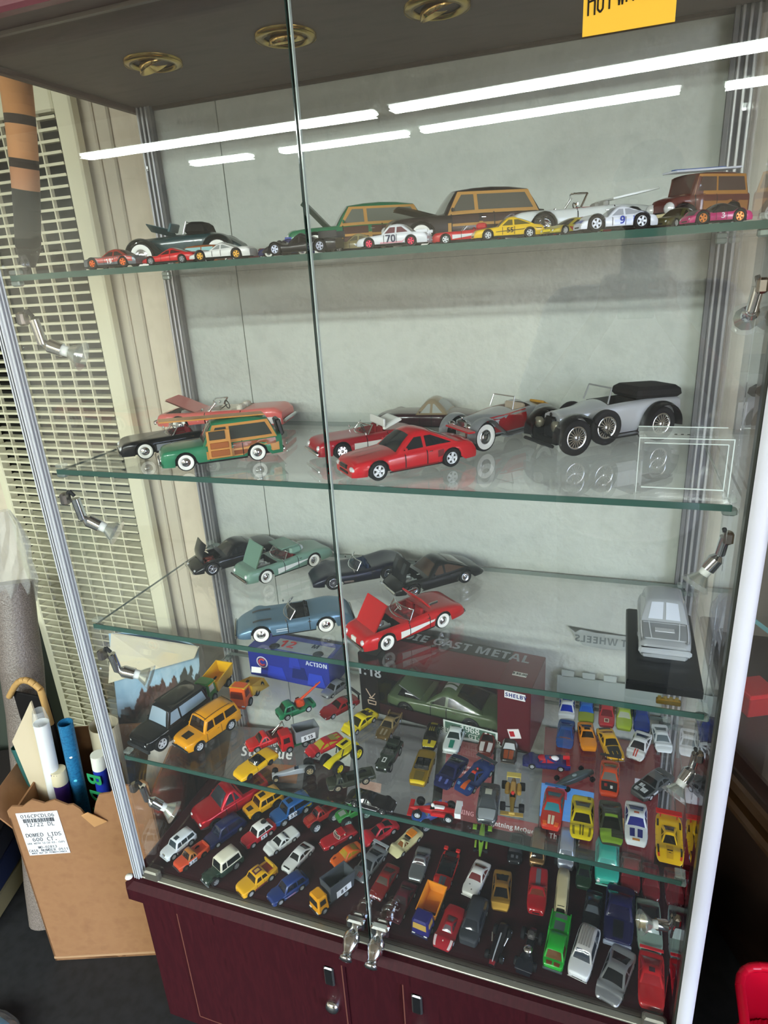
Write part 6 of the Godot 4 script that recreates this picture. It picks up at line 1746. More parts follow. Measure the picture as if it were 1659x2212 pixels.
	toy("toy_car", "clear deep blue sports toy car behind the orange coupe", "toy car", G4, 0.807, H4, -0.283, -1.57, 0.073, "exo", "1b4a8c", {"win":"1d3f70","rh":.24,"lights":0,"ts":[[.25,.28,-.6,.6,"7a3a2c","red_line"]]})
	toy("toy_car", "orange yellow coupe toy car with black sunroof", "toy car", G4, 0.845, H4, -0.286, -1.41, 0.073, "coupe", "e28a1c", {"win":"1c140c","ct":[[.5,.61,-.62,.62,"1a1410","sunroof"]],"rh":.27,"lights":0,"hw":.205})
	toy("toy_car", "yellow muscle toy car with a black vented hood and chrome bumper", "toy car", G4, 0.886, H4, -0.272, -1.26, 0.082, "muscle", "dba414", {"win":"17140e","ts":[[.05,.35,-.66,.66,"1c1a16","black_hood"],[.1,.2,-.3,-.2,"d0a020","hood_line"],[.1,.2,.2,.3,"d0a020","hood_line"],[.9,.98,-.7,.7,"1c1a16","black_tail"]],"bump":"chrome","hw":.195})
	toy("toy_car", "white sports toy car with two red stripes on its nose", "toy car", G4, 0.936, H4, -0.284, -1.84, 0.074, "exo", "dfe2e2", {"win":"2a3034","ts":[[.04,.28,-.2,-.06,"c23a30","red_stripe"],[.04,.28,.06,.2,"c23a30","red_stripe"]],"rh":.24})
	toy("toy_car", "white wedge-shaped toy car behind the right rail lamp", "toy car", G4, 0.975, H4, -0.316, -1.47, 0.070, "exo", "d8dee2", {"win":"5a666c","rh":.22,"lights":0})
	toy("toy_car", "gold and yellow convertible toy car with dark seats", "toy car", G4, 0.573, H4, -0.124, -1.54, 0.082, "roadster", "a4832a", {"hole":[.36,.7],"hw":.205,"fend":0.0,"fin":"flake","ts":[[0.0,.06,-.9,.9,"e0c01a","yellow_nose"],[.06,.3,-.5,.5,"6a5a24","hood_pattern"]],"ws":"five","rc":"b89a4a","wf":"2a2418","lights":0,"top":[[0,.1],[.04,.14],[.3,.17],[.6,.19],[.95,.19],[1,.15]]})
	toy("toy_car", "dark navy blue rounded coupe toy car", "toy car", G4, 0.624, H4, -0.129, -1.82, 0.080, "exo", "1d2350", {"win":"12142c","hw":.21,"rh":.25,"ts":[[.08,.2,-.5,-.25,"5a64a8","hood_mark"],[.08,.2,.25,.5,"5a64a8","hood_mark"]],"lights":0})
	toy("toy_car", "blue racing toy car with an orange cockpit surround and grey rear wing", "toy car", G4, 0.666, H4, -0.126, -1.97, 0.082, "lemans", "1f3a78", {"win":"141820","ts":[[.06,.34,-.3,.3,"d8622a","orange_nose",-.12,.12],[.1,.16,-.8,-.5,"5a86b8","blue_flash"],[.1,.16,.5,.8,"5a86b8","blue_flash"]],"ex":[[.97,.26,0,.1,.016,.5,"3c4046","rear_wing"],[.95,.2,.1,.06,.1,.015,"3c4046","wing_strut"],[.95,.2,-.1,.06,.1,.015,"3c4046","wing_strut"],[.62,.22,0,.04,.08,.03,"d83a3a","tail_fin"]],"ct":[[.46,.54,-.9,.9,"d8442a","cockpit_surround"]],"rc":"d8dce0","lights":0})
	toy("toy_buggy", "yellow and black toy buggy with fat tyres and open frame", "toy car", G4, 0.435, H4 + .022, -0.085, -1.97, 0.075, "open", "e6d31c", {"hw":.1,"track":.21,"wr":.15,"wr2":.17,"ww":.15,"tf":.18,"tr":.8,"clear":.16,"top":[[0,.2],[.2,.26],[.4,.27],[1,.25]],"plan":[[0,1.1],[.4,.8],[.6,1],[1,1]],"rc":"e6d31c","ex":[[.62,.46,0,.32,.02,.26,"e6d31c","roof_panel"],[.62,.475,0,.2,.01,.08,"1a1a12","roof_stripe"],[.6,.2,0,.5,.06,.2,"1d1d1f","chassis"]],"cy":[[.42,.26,.1,.5,.45,.11,.014,"1d1d1f","roll_bar"],[.42,.26,-.1,.5,.45,-.11,.014,"1d1d1f","roll_bar"],[.85,.26,.1,.76,.45,.11,.014,"1d1d1f","roll_bar"],[.85,.26,-.1,.76,.45,-.11,.014,"1d1d1f","roll_bar"]],"lights":0})
	toy("toy_truck", "olive toy flatbed truck with pale fenders under the buggy", "toy truck", G4, 0.460, H4, -0.062, -2.51, 0.085, "pickup", "3b3f34", {"cab":[.16,.2,.3,.34],"rh":.3,"bed":[.42,.96],"top":[[0,.17],[.03,.19],[.4,.19],[1,.18]],"hw":.16,"wr":.085,"rc":"a89c86","ws":"disc","ss":[[.02,.36,.05,.2,.05,.2,"a89c86","pale_fender"],[.6,.98,.05,.2,.05,.2,"a89c86","pale_fender"]],"lights":0})
	toy("toy_jeep", "dark green army toy jeep with a star on its hood", "toy car", G4, 0.507, H4, -0.132, -1.63, 0.075, "pickup", "2c352b", {"hole":[.42,.8],"inn":"1c221c","wh":.14,"wf":"2c352b","top":[[0,.24],[.05,.26],[.4,.27],[1,.26]],"hw":.19,"plan":[[0,.72],[.3,.74],[.4,1],[1,1]],"wr":.115,"clear":.1,"rc":"8a8c80","ws":"disc","boxy":.9,"ex":[[.2,.2,.165,.22,.02,.07,"2c352b","fender"],[.2,.2,-.165,.22,.02,.07,"2c352b","fender"],[1.02,.24,0,.05,.2,.2,"161816","spare_tyre"],[.8,.33,0,.2,.08,.3,"222a22","canvas_roll"]],"ts":[[.14,.3,-.34,.34,"dfe4e0","white_disc"],[.17,.27,-.18,.18,"2c352b","star"]],"lr":.03})
	toy("toy_car", "black long-nosed toy car with a white side, in a clear box", "toy car", G4, 0.511, H4, -0.025, -0.06, 0.085, "coupe", "1a1518", {"hw":.18,"rh":.24,"cab":[.4,.5,.6,.9],"top":[[0,.1],[.05,.14],[.3,.17],[.6,.18],[.9,.16],[1,.1]],"ss":[[.04,.98,.05,.22,.05,.22,"d8d4dc","white_sill"]],"ws":"five","rc":"chrome","wr":.08})
	toy("toy_racing_car", "red and white open wheel racing toy car with white rear wing", "toy racing car", G4, 0.618, H4, -0.037, -3.05, 0.085, "open", "c91f26", {"track":.17,"wr":.085,"ws":"five","rc":"d8dce0","hole":[.42,.52],"screen":false,"ex":[[.04,.06,0,.09,.02,.42,"c91f26","front_wing"],[.97,.22,0,.12,.02,.34,"eceef0","rear_wing"],[.97,.17,.16,.12,.12,.014,"eceef0","wing_plate"],[.97,.17,-.16,.12,.12,.014,"eceef0","wing_plate"],[.6,.11,.13,.3,.08,.09,"c91f26","side_pod"],[.6,.11,-.13,.3,.08,.09,"c91f26","side_pod"],[.6,.155,0,.2,.06,.08,"e8eaec","engine_cover"]],"sp":[[.47,.19,0,.035,.04,.035,"f0f0f0","driver_helmet"]]})
	toy("toy_car", "grey see-through toy sedan with white roof patch and silver nose", "toy car", G4, 0.700, H4, -0.074, -1.49, 0.080, "sedan", "5b6063", {"win":"3c4245","fin":"flake","ct":[[.5,.66,-.55,.55,"b9bcae","roof_patch"]],"ts":[[.02,.26,-.8,.8,"a4acb0","silver_hood"]],"hw":.215})
	toy("toy_racing_car", "gold and black open wheel racing toy car with red driver", "toy racing car", G4, 0.736, H4, -0.101, -1.47, 0.080, "open", "a5873c", {"track":.19,"wr":.085,"ww":.11,"rc":"c9a850","hole":[.42,.52],"screen":false,"fin":"flake","ex":[[.04,.06,0,.1,.02,.46,"b8984a","front_wing"],[.04,.08,0,.05,.03,.12,"d8b860","nose_plate"],[.97,.22,0,.14,.02,.3,"d8c468","rear_wing"],[.95,.16,.14,.1,.1,.014,"d8c468","wing_plate"],[.95,.16,-.14,.1,.1,.014,"d8c468","wing_plate"],[.68,.12,.12,.3,.1,.1,"b08a3c","side_pod"],[.68,.12,-.12,.3,.1,.1,"b08a3c","side_pod"],[.66,.17,0,.3,.06,.1,"c49a50","engine_cover"]],"sp":[[.48,.19,0,.04,.045,.04,"c8281e","driver_helmet"]]})
	toy("toy_car", "purple blue racing toy car with a red fin and white bubble", "toy car", G4, 0.780, H4, -0.198, -3.01, 0.082, "lemans", "262a6a", {"win":"b02030","hw":.19,"sp":[[.68,.2,0,.09,.05,.06,"f0eef2","white_bubble"],[.42,.19,0,.1,.05,.09,"b01c2c","red_bubble"],[.1,.1,0,.1,.05,.16,"23285e","round_nose"]],"ex":[[.92,.24,0,.14,.1,.03,"c01f2c","tail_fin"],[.95,.2,0,.08,.02,.4,"a81c28","tail_wing"]],"lights":0})
	toy("toy_racing_car", "grey torpedo-shaped toy racer with outrigger wheels", "toy racing car", G4, 0.830, H4, -0.171, -2.41, 0.078, "open", "4e5a5c", {"hw":.09,"track":.19,"wr":.06,"ww":.06,"tf":.18,"tr":.84,"top":[[0,.09],[.2,.13],[.6,.16],[.85,.15],[1,.1]],"plan":[[0,.4],[.3,.9],[.6,1],[1,.5]],"sp":[[.5,.16,0,.06,.03,.04,"8a9a9c","driver_bubble"]],"ws":"disc","rc":"2a2a2a"})
	toy("toy_car", "orange red toy coupe with black tail wing and graphics on its hood", "toy car", G4, 0.887, H4, -0.185, -1.58, 0.080, "coupe", "cc4420", {"win":"6a6660","roof":"d04c24","ts":[[.06,.3,-.8,.8,"241a1c","dark_graphic"],[.12,.2,-.35,-.1,"e8e4e0","white_mark"],[.16,.24,.2,.5,"b02a24","red_mark"]],"ex":[[.97,.3,0,.08,.015,.44,"2a1c1a","tail_wing"],[.96,.24,.16,.05,.1,.015,"2a1c1a","wing_strut"],[.96,.24,-.16,.05,.1,.015,"2a1c1a","wing_strut"]],"lights":0})
	toy("toy_car", "grey muscle toy car with white graphics over its black hood", "toy car", G4, 0.955, H4, -0.189, -2.21, 0.082, "muscle", "6b6f70", {"win":"1e2123","fin":"flake","ts":[[.02,.34,-.85,.85,"26282a","black_hood"],[.1,.22,-.5,.1,"cfd4d6","graffiti_patch"],[.06,.16,.2,.7,"b4babd","graffiti_patch"],[.2,.3,.1,.6,"c8cdd0","graffiti_patch"]],"ss":[[.1,.4,.4,.8,.4,.8,"c4c9cc","side_graffiti"]],"lights":0})
	toy("toy_car", "red sports toy car with teal windows and flame graphics", "toy car", G4, 0.802, H4, -0.091, -1.58, 0.082, "coupe", "c5311f", {"win":"2f7f8a","ts":[[.04,.24,-.3,-.05,"e8d8b8","flame_mark"],[.04,.24,.05,.3,"e8d8b8","flame_mark"],[.02,.1,-.8,-.4,"e0662a","flame_mark"],[.02,.1,.4,.8,"e0662a","flame_mark"]],"ex":[[.99,.23,0,.07,.016,.42,"2a6aa8","blue_tail_wing"]],"lights":0})
	toy("toy_car", "yellow coupe toy car with black windows and black swirl print", "toy car", G4, 0.848, H4, -0.086, -1.55, 0.083, "exo", "d9c41c", {"win":"1d1b10","rh":.245,"cab":[.3,.44,.58,.84],"fend":.012,"ts":[[.05,.26,-.18,-.06,"6a6010","black_swirl"],[.05,.26,.06,.18,"6a6010","black_swirl"],[.04,.2,-.8,-.6,"7a7014","black_swirl"],[.04,.2,.6,.8,"7a7014","black_swirl"],[.88,.97,-.7,-.4,"7a7014","black_swirl"]],"lights":0})
	toy("toy_car", "dark grey and green coupe toy car beside the white rally car", "toy car", G4, 0.891, H4, -0.087, -1.52, 0.083, "exo", "3a3f30", {"win":"191c16","rh":.25,"ts":[[.01,.28,.0,.95,"84a83a","green_hood"],[.01,.12,-.95,.0,"84a83a","green_nose"]],"ct":[[.47,.52,-.9,.9,"84a83a","green_roof_edge"]],"lights":0})
	toy("toy_car", "white coupe toy car with dark blue windows and hood panels", "toy car", G4, 0.928, H4, -0.096, -1.58, 0.083, "coupe", "e4ebee", {"win":"2a2f7a","ts":[[.1,.28,-.55,-.12,"2a2f7a","blue_panel"],[.1,.28,.12,.55,"2a2f7a","blue_panel"],[.03,.07,-.35,.35,"c98a4a","orange_mark"]],"ct":[[.53,.58,-.4,.4,"b4583a","roof_mark"]],"hw":.205,"lights":0})
	toy("toy_car", "yellow racing toy car with a red rear wing at the right end", "toy car", G4, 0.975, H4, -0.078, -1.59, 0.086, "lemans", "e2b416", {"win":"1c1810","ts":[[.05,.3,-.25,.25,"c89a1a","nose_crest"],[.14,.2,-.2,.2,"2a2210","black_mark"],[.1,.3,-.9,-.76,"2a2210","black_flash"],[.1,.3,.76,.9,"2a2210","black_flash"],[.06,.12,-.92,-.76,"c8401c","red_flash"],[.06,.12,.76,.92,"c8401c","red_flash"],[.7,.85,-.9,-.75,"2a2210","black_flash"],[.7,.85,.75,.9,"2a2210","black_flash"]],"ex":[[.97,.24,0,.12,.018,.44,"c8201e","red_wing"],[.94,.18,.14,.06,.1,.015,"a81a18","wing_strut"],[.94,.18,-.14,.06,.1,.015,"a81a18","wing_strut"]],"wide":.6,"lights":0,"hw":.225})
	toy("toy_car", "white toy car with blue windows in the back row of five", "toy car", G4, 0.803, H4, -0.360, -1.53, 0.074, "exo", "e2e6e8", {"win":"2438a0","rh":.24,"lights":0})
	toy("toy_car", "olive toy car with a bright blue roof in the back row of five", "toy car", G4, 0.840, H4, -0.361, -1.55, 0.074, "coupe", "8a9630", {"roof":"2a62b0","win":"2450a0","lights":0})
	toy("toy_car", "red toy car with a square hood vent in the back row of five", "toy car", G4, 0.878, H4, -0.361, -1.57, 0.074, "sedan", "a81c26", {"win":"5a1018","ts":[[.06,.2,-.3,.3,"c8b49a","hood_vent"],[.08,.18,-.2,.2,"6a3028","hood_vent_inner"]],"lights":0})
	toy("toy_car", "lime green toy car with a pale windscreen in the back row of five", "toy car", G4, 0.910, H4, -0.361, -1.58, 0.074, "coupe", "9aae3a", {"win":"9aa08c","lights":0})
	toy("toy_car", "dark blue rounded toy car in the back row of five", "toy car", G4, 0.941, H4, -0.361, -1.56, 0.074, "sedan", "23387a", {"win":"34406a","lights":0})

func toys_on_the_deck() -> void:
	toy("model_car", "large red pickup truck model seen under the lowest glass shelf", "model car", G0, 0.081, 0.0, -0.207, -2.11, 0.170, "pickup", "b01424", {"fin":"flake","hw":.2,"top":[[0,.13],[.03,.19],[.15,.215],[.33,.235],[.6,.25],[1,.25]],"rh":.38,"cab":[.29,.43,.54,.61],"wr":.078,"ws":"five","rc":"chrome","boxy":.35,"win":"2a3036","ss":[[.0,.1,.05,.3,.05,.3,"3a3c40","grey_bumper"]],"chas":"1d1d20","bedc":"5a0f16","lw":1.6})
	toy("toy_truck", "yellow off-road toy truck on oversized wheels, half under the shelf", "toy truck", G0, 0.156, 0.0, -0.224, -2.10, 0.090, "suv", "dba014", {"wr":.125,"lift":.05,"ww":.1,"rc":"3a3a3c","win":"241c12","cuts":[.32,.52,.72,.97],"ts":[[.06,.2,-.36,.36,"1d1810","hood_vent"]],"ct":[[.42,.58,-.5,.5,"241c12","sunroof"]],"bump":"2a2620","clear":.09})
	toy("toy_truck", "blue off-road toy truck with a white price sticker on its door", "toy truck", G0, 0.225, 0.0, -0.228, -2.13, 0.095, "suv", "1f5590", {"cab":[.28,.37,.93,.985],"win":"121a24","cuts":[.3,.5,.95],"ct":[[.42,.55,-.5,.5,"101820","sunroof"]],"wr":.095,"clear":.09,"sticker":[.42,.19,.22,.13,-1,"$ 3.00"],"ex":[[.99,.26,.1,.02,.1,.14,"c8b83a","yellow_plate"]],"ss":[[.74,.95,.5,.9,.5,.9,"c8b83a","yellow_patch"]]})
	toy("toy_monster_truck", "dark red monster truck toy with huge black tyres", "toy truck", G0, 0.298, 0.0, -0.228, -2.14, 0.078, "pickup", "8e1d18", {"lift":.12,"wr":.16,"ww":.15,"track":.21,"hw":.17,"tf":.2,"tr":.8,"top":[[0,.16],[.05,.2],[.3,.22],[1,.22]],"rh":.36,"rc":"dfe2e4","win":"141012","bed":[.68,.96],"axc":"202022","ts":[[.08,.26,-.5,.5,"a8402a","hood_graphic"]]})
	toy("toy_monster_truck", "green monster truck toy with huge tyres under the shelf edge", "toy truck", G0, 0.363, 0.0, -0.258, -2.27, 0.080, "pickup", "2f7a34", {"lift":.12,"wr":.16,"ww":.15,"track":.21,"hw":.17,"tf":.2,"tr":.8,"top":[[0,.16],[.05,.2],[.3,.22],[1,.22]],"rh":.36,"rc":"9ab8b0","win":"1a241a","bed":[.68,.96],"ts":[[.08,.26,-.5,.5,"8a9488","hood_graphic"]]})
	toy("toy_car", "white off-road toy car with dark flames along its sides", "toy car", G0, 0.033, 0.0, -0.075, -1.89, 0.075, "suv", "e2e8ec", {"win":"2a3a40","cuts":[.32,.5,.7,.97],"ct":[[.42,.55,-.5,.5,"2a343c","sunroof"]],"wr":.1,"ss":[[.1,.9,.1,.55,.1,.4,"6a4a58","flame_print"]],"ex":[[.02,.2,.0,.05,.04,.12,"chrome","hood_ornament"],[.0,.1,0,.03,.05,.36,"c8ced2","bumper"]]})
	toy("toy_pickup", "orange-red toy pickup with a tan roof and price sticker", "toy truck", G0, 0.077, 0.0, -0.059, -1.97, 0.073, "pickup", "cf4c2c", {"roof":"a86a30","blind":false,"win":"241a14","sticker":[.42,.15,.26,.12,-1,"$ 3.00"],"wr":.088,"rc":"4a3a2c","bump":"4a4448","hw":.21})
	toy("toy_car", "dark navy blue rounded toy wagon beside the red pickup model", "toy car", G0, 0.110, 0.0, -0.136, -2.01, 0.094, "sedan", "191f48", {"rh":.36,"win":"1a2030","cab":[.24,.36,.85,.97],"cuts":[.24,.5,.97],"lw":1.3,"boxy":.3,"rc":"b8bcc4","ws":"disc"})
	toy("toy_car", "red toy truck with a white roof and a spare wheel on top", "toy car", G0, 0.185, 0.0, -0.150, -2.03, 0.075, "suv", "b8182a", {"roof":"e8e6e2","win":"1c1a1c","cab":[.34,.42,.8,.9],"rh":.4,"sp":[[.72,.43,0,.09,.025,.09,"202022","spare_wheel"]],"bump":"5a5458","sticker":[.55,.15,.2,.12,-1,"$ 3"],"wr":.09})
	toy("toy_car", "plain white flat-tailed sports toy car with black windows", "toy car", G0, 0.241, 0.0, -0.149, -2.07, 0.078, "exo", "dde0de", {"win":"1d2022","hw":.205,"boxy":.4,"top":[[0,.085],[.04,.11],[.25,.14],[.5,.165],[.75,.19],[.97,.19],[1,.16]],"cab":[.3,.46,.6,.7],"lights":0})
	toy("toy_car", "white toy coupe with red pinstripes and a black rear window", "toy car", G0, 0.294, 0.0, -0.121, -1.86, 0.076, "coupe", "e4e6e6", {"win":"1a1d1f","boxy":.5,"cab":[.33,.46,.68,.92],"ss":[[.05,.95,.3,.36,.3,.36,"c03a4a","red_pinstripe"],[.05,.95,.42,.46,.42,.46,"3a4a8a","blue_pinstripe"]],"ts":[[.04,.08,-.6,.6,"2a2a2c","nose_slot"]]})
	toy("toy_jeep", "dark green toy jeep with a cream hard top", "toy car", G0, 0.157, 0.0, -0.050, -1.97, 0.084, "suv", "24382e", {"roof":"e2ddc8","rh":.46,"plan":[[0,.62],[.3,.68],[.38,.95],[1,1]],"cab":[.36,.41,.93,.97],"cuts":[.36,.55,.97],"win":"14181a","wr":.11,"clear":.09,"ww":.09,"rc":"9a9ea0","ex":[[.18,.2,.15,.26,.02,.08,"24382e","fender"],[.18,.2,-.15,.26,.02,.08,"24382e","fender"],[.0,.1,0,.03,.04,.34,"5a6468","bumper"]],"lr":.028,"lz":.55,"inset":.02})
	toy("toy_truck", "yellow off-road toy truck with a purple sunburst on its roof", "toy truck", G0, 0.239, 0.0, -0.048, -2.02, 0.082, "suv", "dfa71c", {"cab":[.34,.41,.68,.74],"rh":.36,"win":"2a2018","cuts":[.34,.54,.74],"ct":[[.44,.64,-.6,.6,"5a3038","sunburst"],[.48,.6,-.3,.3,"c8a050","sunburst_centre"]],"ss":[[.3,.95,.08,.4,.08,.4,"7a2c34","red_print"]],"ex":[[.9,.36,.0,.04,.1,.36,"c8a02a","roll_bar"],[.82,.25,0,.2,.03,.26,"8a3020","bed_cover"]],"hw":.22,"wr":.09,"rc":"d0d4d8"})
	toy("toy_car", "dark blue toy sport utility car with light blue side graphics", "toy car", G0, 0.308, 0.0, -0.048, -2.13, 0.081, "wagon", "1c3570", {"rh":.35,"win":"12182a","ss":[[.2,.8,.5,.58,.2,.3,"9ab0d8","blue_graphic"],[.35,.6,.25,.5,.25,.5,"b8708a","pink_graphic"]],"hw":.205,"wr":.085,"rc":"b8bcc4"})
	dumper("yellow toy tipper truck with a tall grey bed and white sticker", G0, 0.398, 0.0, -0.060, -2.07, 0.088, "e29a14","4d5258","2a2c30","2a2620", {"bh":.42,"flare":.03,"wr":.085,"cl":.3,"chh":.4,"hw":.19,"sticker":["8 5",-1],"axles":[.15,.75],"tilt":.06})
	toy("toy_car", "small red convertible toy car with a cream interior", "toy car", G0, 0.355, 0.0, -0.193, -2.23, 0.080, "roadster", "a81a24", {"hole":[.42,.66],"inn":"c9b8a2","seat":"a82028","wf":"d8d0c4","hw":.19,"ex":[[.58,.255,0,.2,.02,.28,"b01c26","hardtop",.85],[.63,.21,0,.03,.07,.28,"d8c8b8","hardtop_pillar"]],"bump":"8a2a2c"})
	toy("toy_car", "bright orange toy coupe with amber windows and flame print", "toy car", G0, 0.390, 0.0, -0.156, -2.16, 0.072, "coupe", "e0641c", {"win":"a8861a","ss":[[.3,.9,.1,.6,.1,.3,"8a4a3a","flame_print"]],"ts":[[.08,.18,.3,.6,"7a2a14","hood_mark"]],"rh":.29,"hw":.205})
	toy("toy_car", "red long-nosed concept toy car with a black canopy", "toy car", G0, 0.435, 0.0, -0.229, -2.23, 0.085, "lemans", "b41c2c", {"win":"14161a","wide":.7,"cab":[.3,.48,.6,.92],"rh":.27,"top":[[0,.06],[.1,.15],[.25,.17],[.4,.13],[.65,.15],[.85,.2],[1,.16]],"rc":"b8bac0","ws":"disc","wr":.085,"sp":[[.42,.2,.06,.05,.03,.04,"d8d0d4","white_canopy_mark"]],"lights":0})
	toy("toy_car", "cream hot rod toy car with an orange engine cover", "toy car", G0, 0.497, 0.0, -0.220, -2.02, 0.080, "lemans", "d6cfa0", {"win":"7a4a22","cab":[.28,.38,.46,.56],"ex":[[.74,.22,0,.24,.06,.22,"e08420","orange_cover"],[.6,.2,0,.1,.05,.18,"2a2420","black_cover"]],"ss":[[.4,.9,.1,.5,.1,.5,"c4746a","red_graphic"]],"hw":.21,"lights":0})
	toy("toy_monster_truck", "blue monster truck toy with big black tyres under the shelf", "toy truck", G0, 0.531, 0.0, -0.299, -2.32, 0.085, "pickup", "1f4f9a", {"lift":.12,"wr":.17,"ww":.15,"track":.23,"hw":.18,"tf":.2,"tr":.8,"top":[[0,.16],[.05,.2],[.3,.22],[1,.22]],"rh":.34,"rc":"a8acb2","win":"5a5e48","bed":[.68,.96]})
	toy("toy_car", "silver racing toy coupe with a high tail wing and red nose lines", "toy car", G0, 0.443, 0.0, -0.149, -1.84, 0.086, "exo", "8d9296", {"win":"1d2226","fin":"flake","rh":.24,"ex":[[.98,.27,0,.08,.016,.44,"9a9fa3","tail_wing"],[.97,.22,.17,.06,.1,.015,"9a9fa3","wing_strut"],[.97,.22,-.17,.06,.1,.015,"9a9fa3","wing_strut"]],"ts":[[.05,.16,-.25,-.15,"a83a3a","red_line"],[.05,.16,-.05,.05,"a83a3a","red_line"],[.05,.16,.15,.25,"a83a3a","red_line"]],"ss":[[.2,.8,.05,.2,.05,.2,"9a2a2c","red_sill"]]})
	toy("toy_car", "dark red rounded toy coupe with a grey windscreen", "toy car", G0, 0.486, 0.0, -0.118, -1.73, 0.080, "coupe", "7c1a18", {"win":"4a4038","rh":.275,"rearwin":true,"lr":.03})
	toy("toy_car", "silver grey classic roadster toy car with a closed roof", "toy car", G0, 0.541, 0.0, -0.177, -1.56, 0.079, "coupe", "84888c", {"win":"4a3f40","fin":"flake","fend":.012,"rh":.27,"cab":[.4,.5,.58,.78],"bump":"chrome"})
	toy("toy_car", "red and black toy sports car with grey stripes on its nose", "toy car", G0, 0.596, 0.0, -0.178, -1.62, 0.084, "exo", "c4231f", {"roof":"17181a","win":"101113","ts":[[.03,.26,-.35,-.02,"6a7074","grey_stripe"],[.03,.26,.02,.35,"6a7074","grey_stripe"],[.78,.96,-.7,.7,"17181a","black_deck"]],"ex":[[.98,.24,.15,.1,.05,.1,"c4231f","tail_pod"],[.98,.24,-.15,.1,.05,.1,"c4231f","tail_pod"]],"lights":0})
	toy("toy_car", "worn white toy muscle car with brown window glass", "toy car", G0, 0.657, 0.0, -0.175, -1.75, 0.082, "muscle", "e2e2de", {"win":"6a3030","hw":.205,"ts":[[.1,.14,-.2,-.05,"8a8a86","paint_chip"],[.22,.25,.2,.4,"8a8a86","paint_chip"]],"bump":"c8c8c4","lights":0})
	toy("toy_car", "maroon toy muscle car with a white emblem on its hood", "toy car", G0, 0.532, 0.0, -0.086, -1.70, 0.083, "muscle", "501523", {"win":"3a2c30","ts":[[.18,.22,-.25,.25,"c8b8bc","hood_emblem"],[.21,.27,-.3,-.2,"c8b8bc","hood_emblem"],[.21,.27,.2,.3,"c8b8bc","hood_emblem"]],"bump":"6a2a36"})
	dumper("purple toy dump truck with an orange bed, nose to the room", G0, 0.588, 0.0, -0.076, -1.70, 0.090, "28266a","dd8a22","1d1c40","b8964a", {"bh":.24,"flare":.05,"wr":.08,"cl":.36,"chh":.36,"hw":.2,"tilt":-.16,"axles":[.18,.78]})
	toy("toy_car", "worn red racing toy car with a grey cockpit canopy", "toy car", G0, 0.630, 0.0, -0.061, -1.70, 0.084, "lemans", "9c1a28", {"win":"5a5054","wide":.6,"ts":[[.02,.2,-.95,-.7,"c8b4b4","worn_edge"],[.02,.2,.7,.95,"c8b4b4","worn_edge"],[.12,.15,-.06,.06,"d8c0b8","number_spot"]],"lights":0,"hw":.22})
	toy("toy_car", "matt dark grey toy people carrier beside the red racer", "toy car", G0, 0.671, 0.0, -0.084, -1.64, 0.089, "van", "33363b", {"fin":"matt","win":"20242a","rh":.33,"boxy":.4,"hw":.205,"lights":0,"cab":[.2,.36,.92,.99],"top":[[0,.15],[.04,.19],[.2,.21],[1,.22]]})
	toy("toy_car", "gold and black wedge supercar toy with a black windscreen", "toy car", G0, 0.708, 0.0, -0.164, -1.48, 0.084, "exo", "a87f35", {"fin":"flake","win":"18181a","rh":.225,"cab":[.24,.46,.6,.9],"ts":[[.0,.14,-.9,.9,"d8a84a","gold_nose"],[.66,.84,-.14,.14,"1a1a1c","engine_slot"]],"roof":"8a642c","lights":0})
	toy("toy_truck", "small black off-road toy car peeping from under the shelf", "toy truck", G0, 0.720, 0.0, -0.264, -1.52, 0.070, "pickup", "17181b", {"fin":"matt","wr":.11,"clear":.1,"win":"22242a","ts":[[.1,.2,-.5,-.2,"5a5c60","hood_mark"],[.1,.2,.1,.5,"5a5c60","hood_mark"]]})
	toy("toy_van", "bronze toy van behind the red car with the grey stripe", "toy car", G0, 0.764, 0.0, -0.277, -1.54, 0.080, "van", "7d5f38", {"win":"1c1814","fin":"flake","rh":.36})
	toy("toy_car", "red long toy car with a grey stripe along its back", "toy car", G0, 0.774, 0.0, -0.181, -1.52, 0.095, "coupe", "a81a24", {"win":"6a3022","cab":[.3,.4,.48,.56],"rh":.25,"ts":[[.5,.98,-.25,.25,"6a6a70","grey_stripe"]],"hw":.19,"top":[[0,.14],[.03,.17],[.3,.18],[.5,.2],[.95,.2],[1,.16]]})
	toy("toy_truck", "silver toy truck with red wheels behind the cream bus", "toy truck", G0, 0.819, 0.0, -0.290, -1.55, 0.085, "van", "aab0bc", {"win":"5a606a","rc":"b81c22","wr":.1,"ws":"disc","ts":[],"rh":.4,"fin":"flake","track":.22})
	toy("toy_bus", "long narrow cream toy dragster bus with black front lettering", "toy bus", G0, 0.819, 0.0, -0.186, -1.56, 0.100, "van", "cbbf96", {"hw":.12,"rh":.24,"win":"2a261c","cab":[.03,.07,.96,.99],"inset":.015,"blind":true,"top":[[0,.1],[.03,.14],[1,.15]],"wr":.07,"lights":0,"ct":[[.1,.115,-.8,.8,"3a3628","black_mark"]]})
	toy("toy_car", "dark green toy saloon in the shade under the shelf", "toy car", G0, 0.856, 0.0, -0.249, -1.59, 0.074, "sedan", "1f3a28", {"win":"10181a","lights":0})
	toy("toy_car", "turquoise rounded toy car, the tallest at the right front", "toy car", G0, 0.897, 0.0, -0.288, -1.56, 0.115, "van", "35ab98", {"win":"2c8a80","hw":.2,"rh":.33,"boxy":.2,"cab":[.2,.3,.9,.985],"blind":true,"bump":"8accc0","lr":.035,"lz":.8,"top":[[0,.13],[.04,.18],[.2,.2],[1,.21]]})
	toy("toy_car", "dark red toy saloon under the shelf behind the black one", "toy car", G0, 0.941, 0.0, -0.271, -1.60, 0.085, "sedan", "741a20", {"win":"5a1a20","hw":.22,"bump":"8a5a5a"})
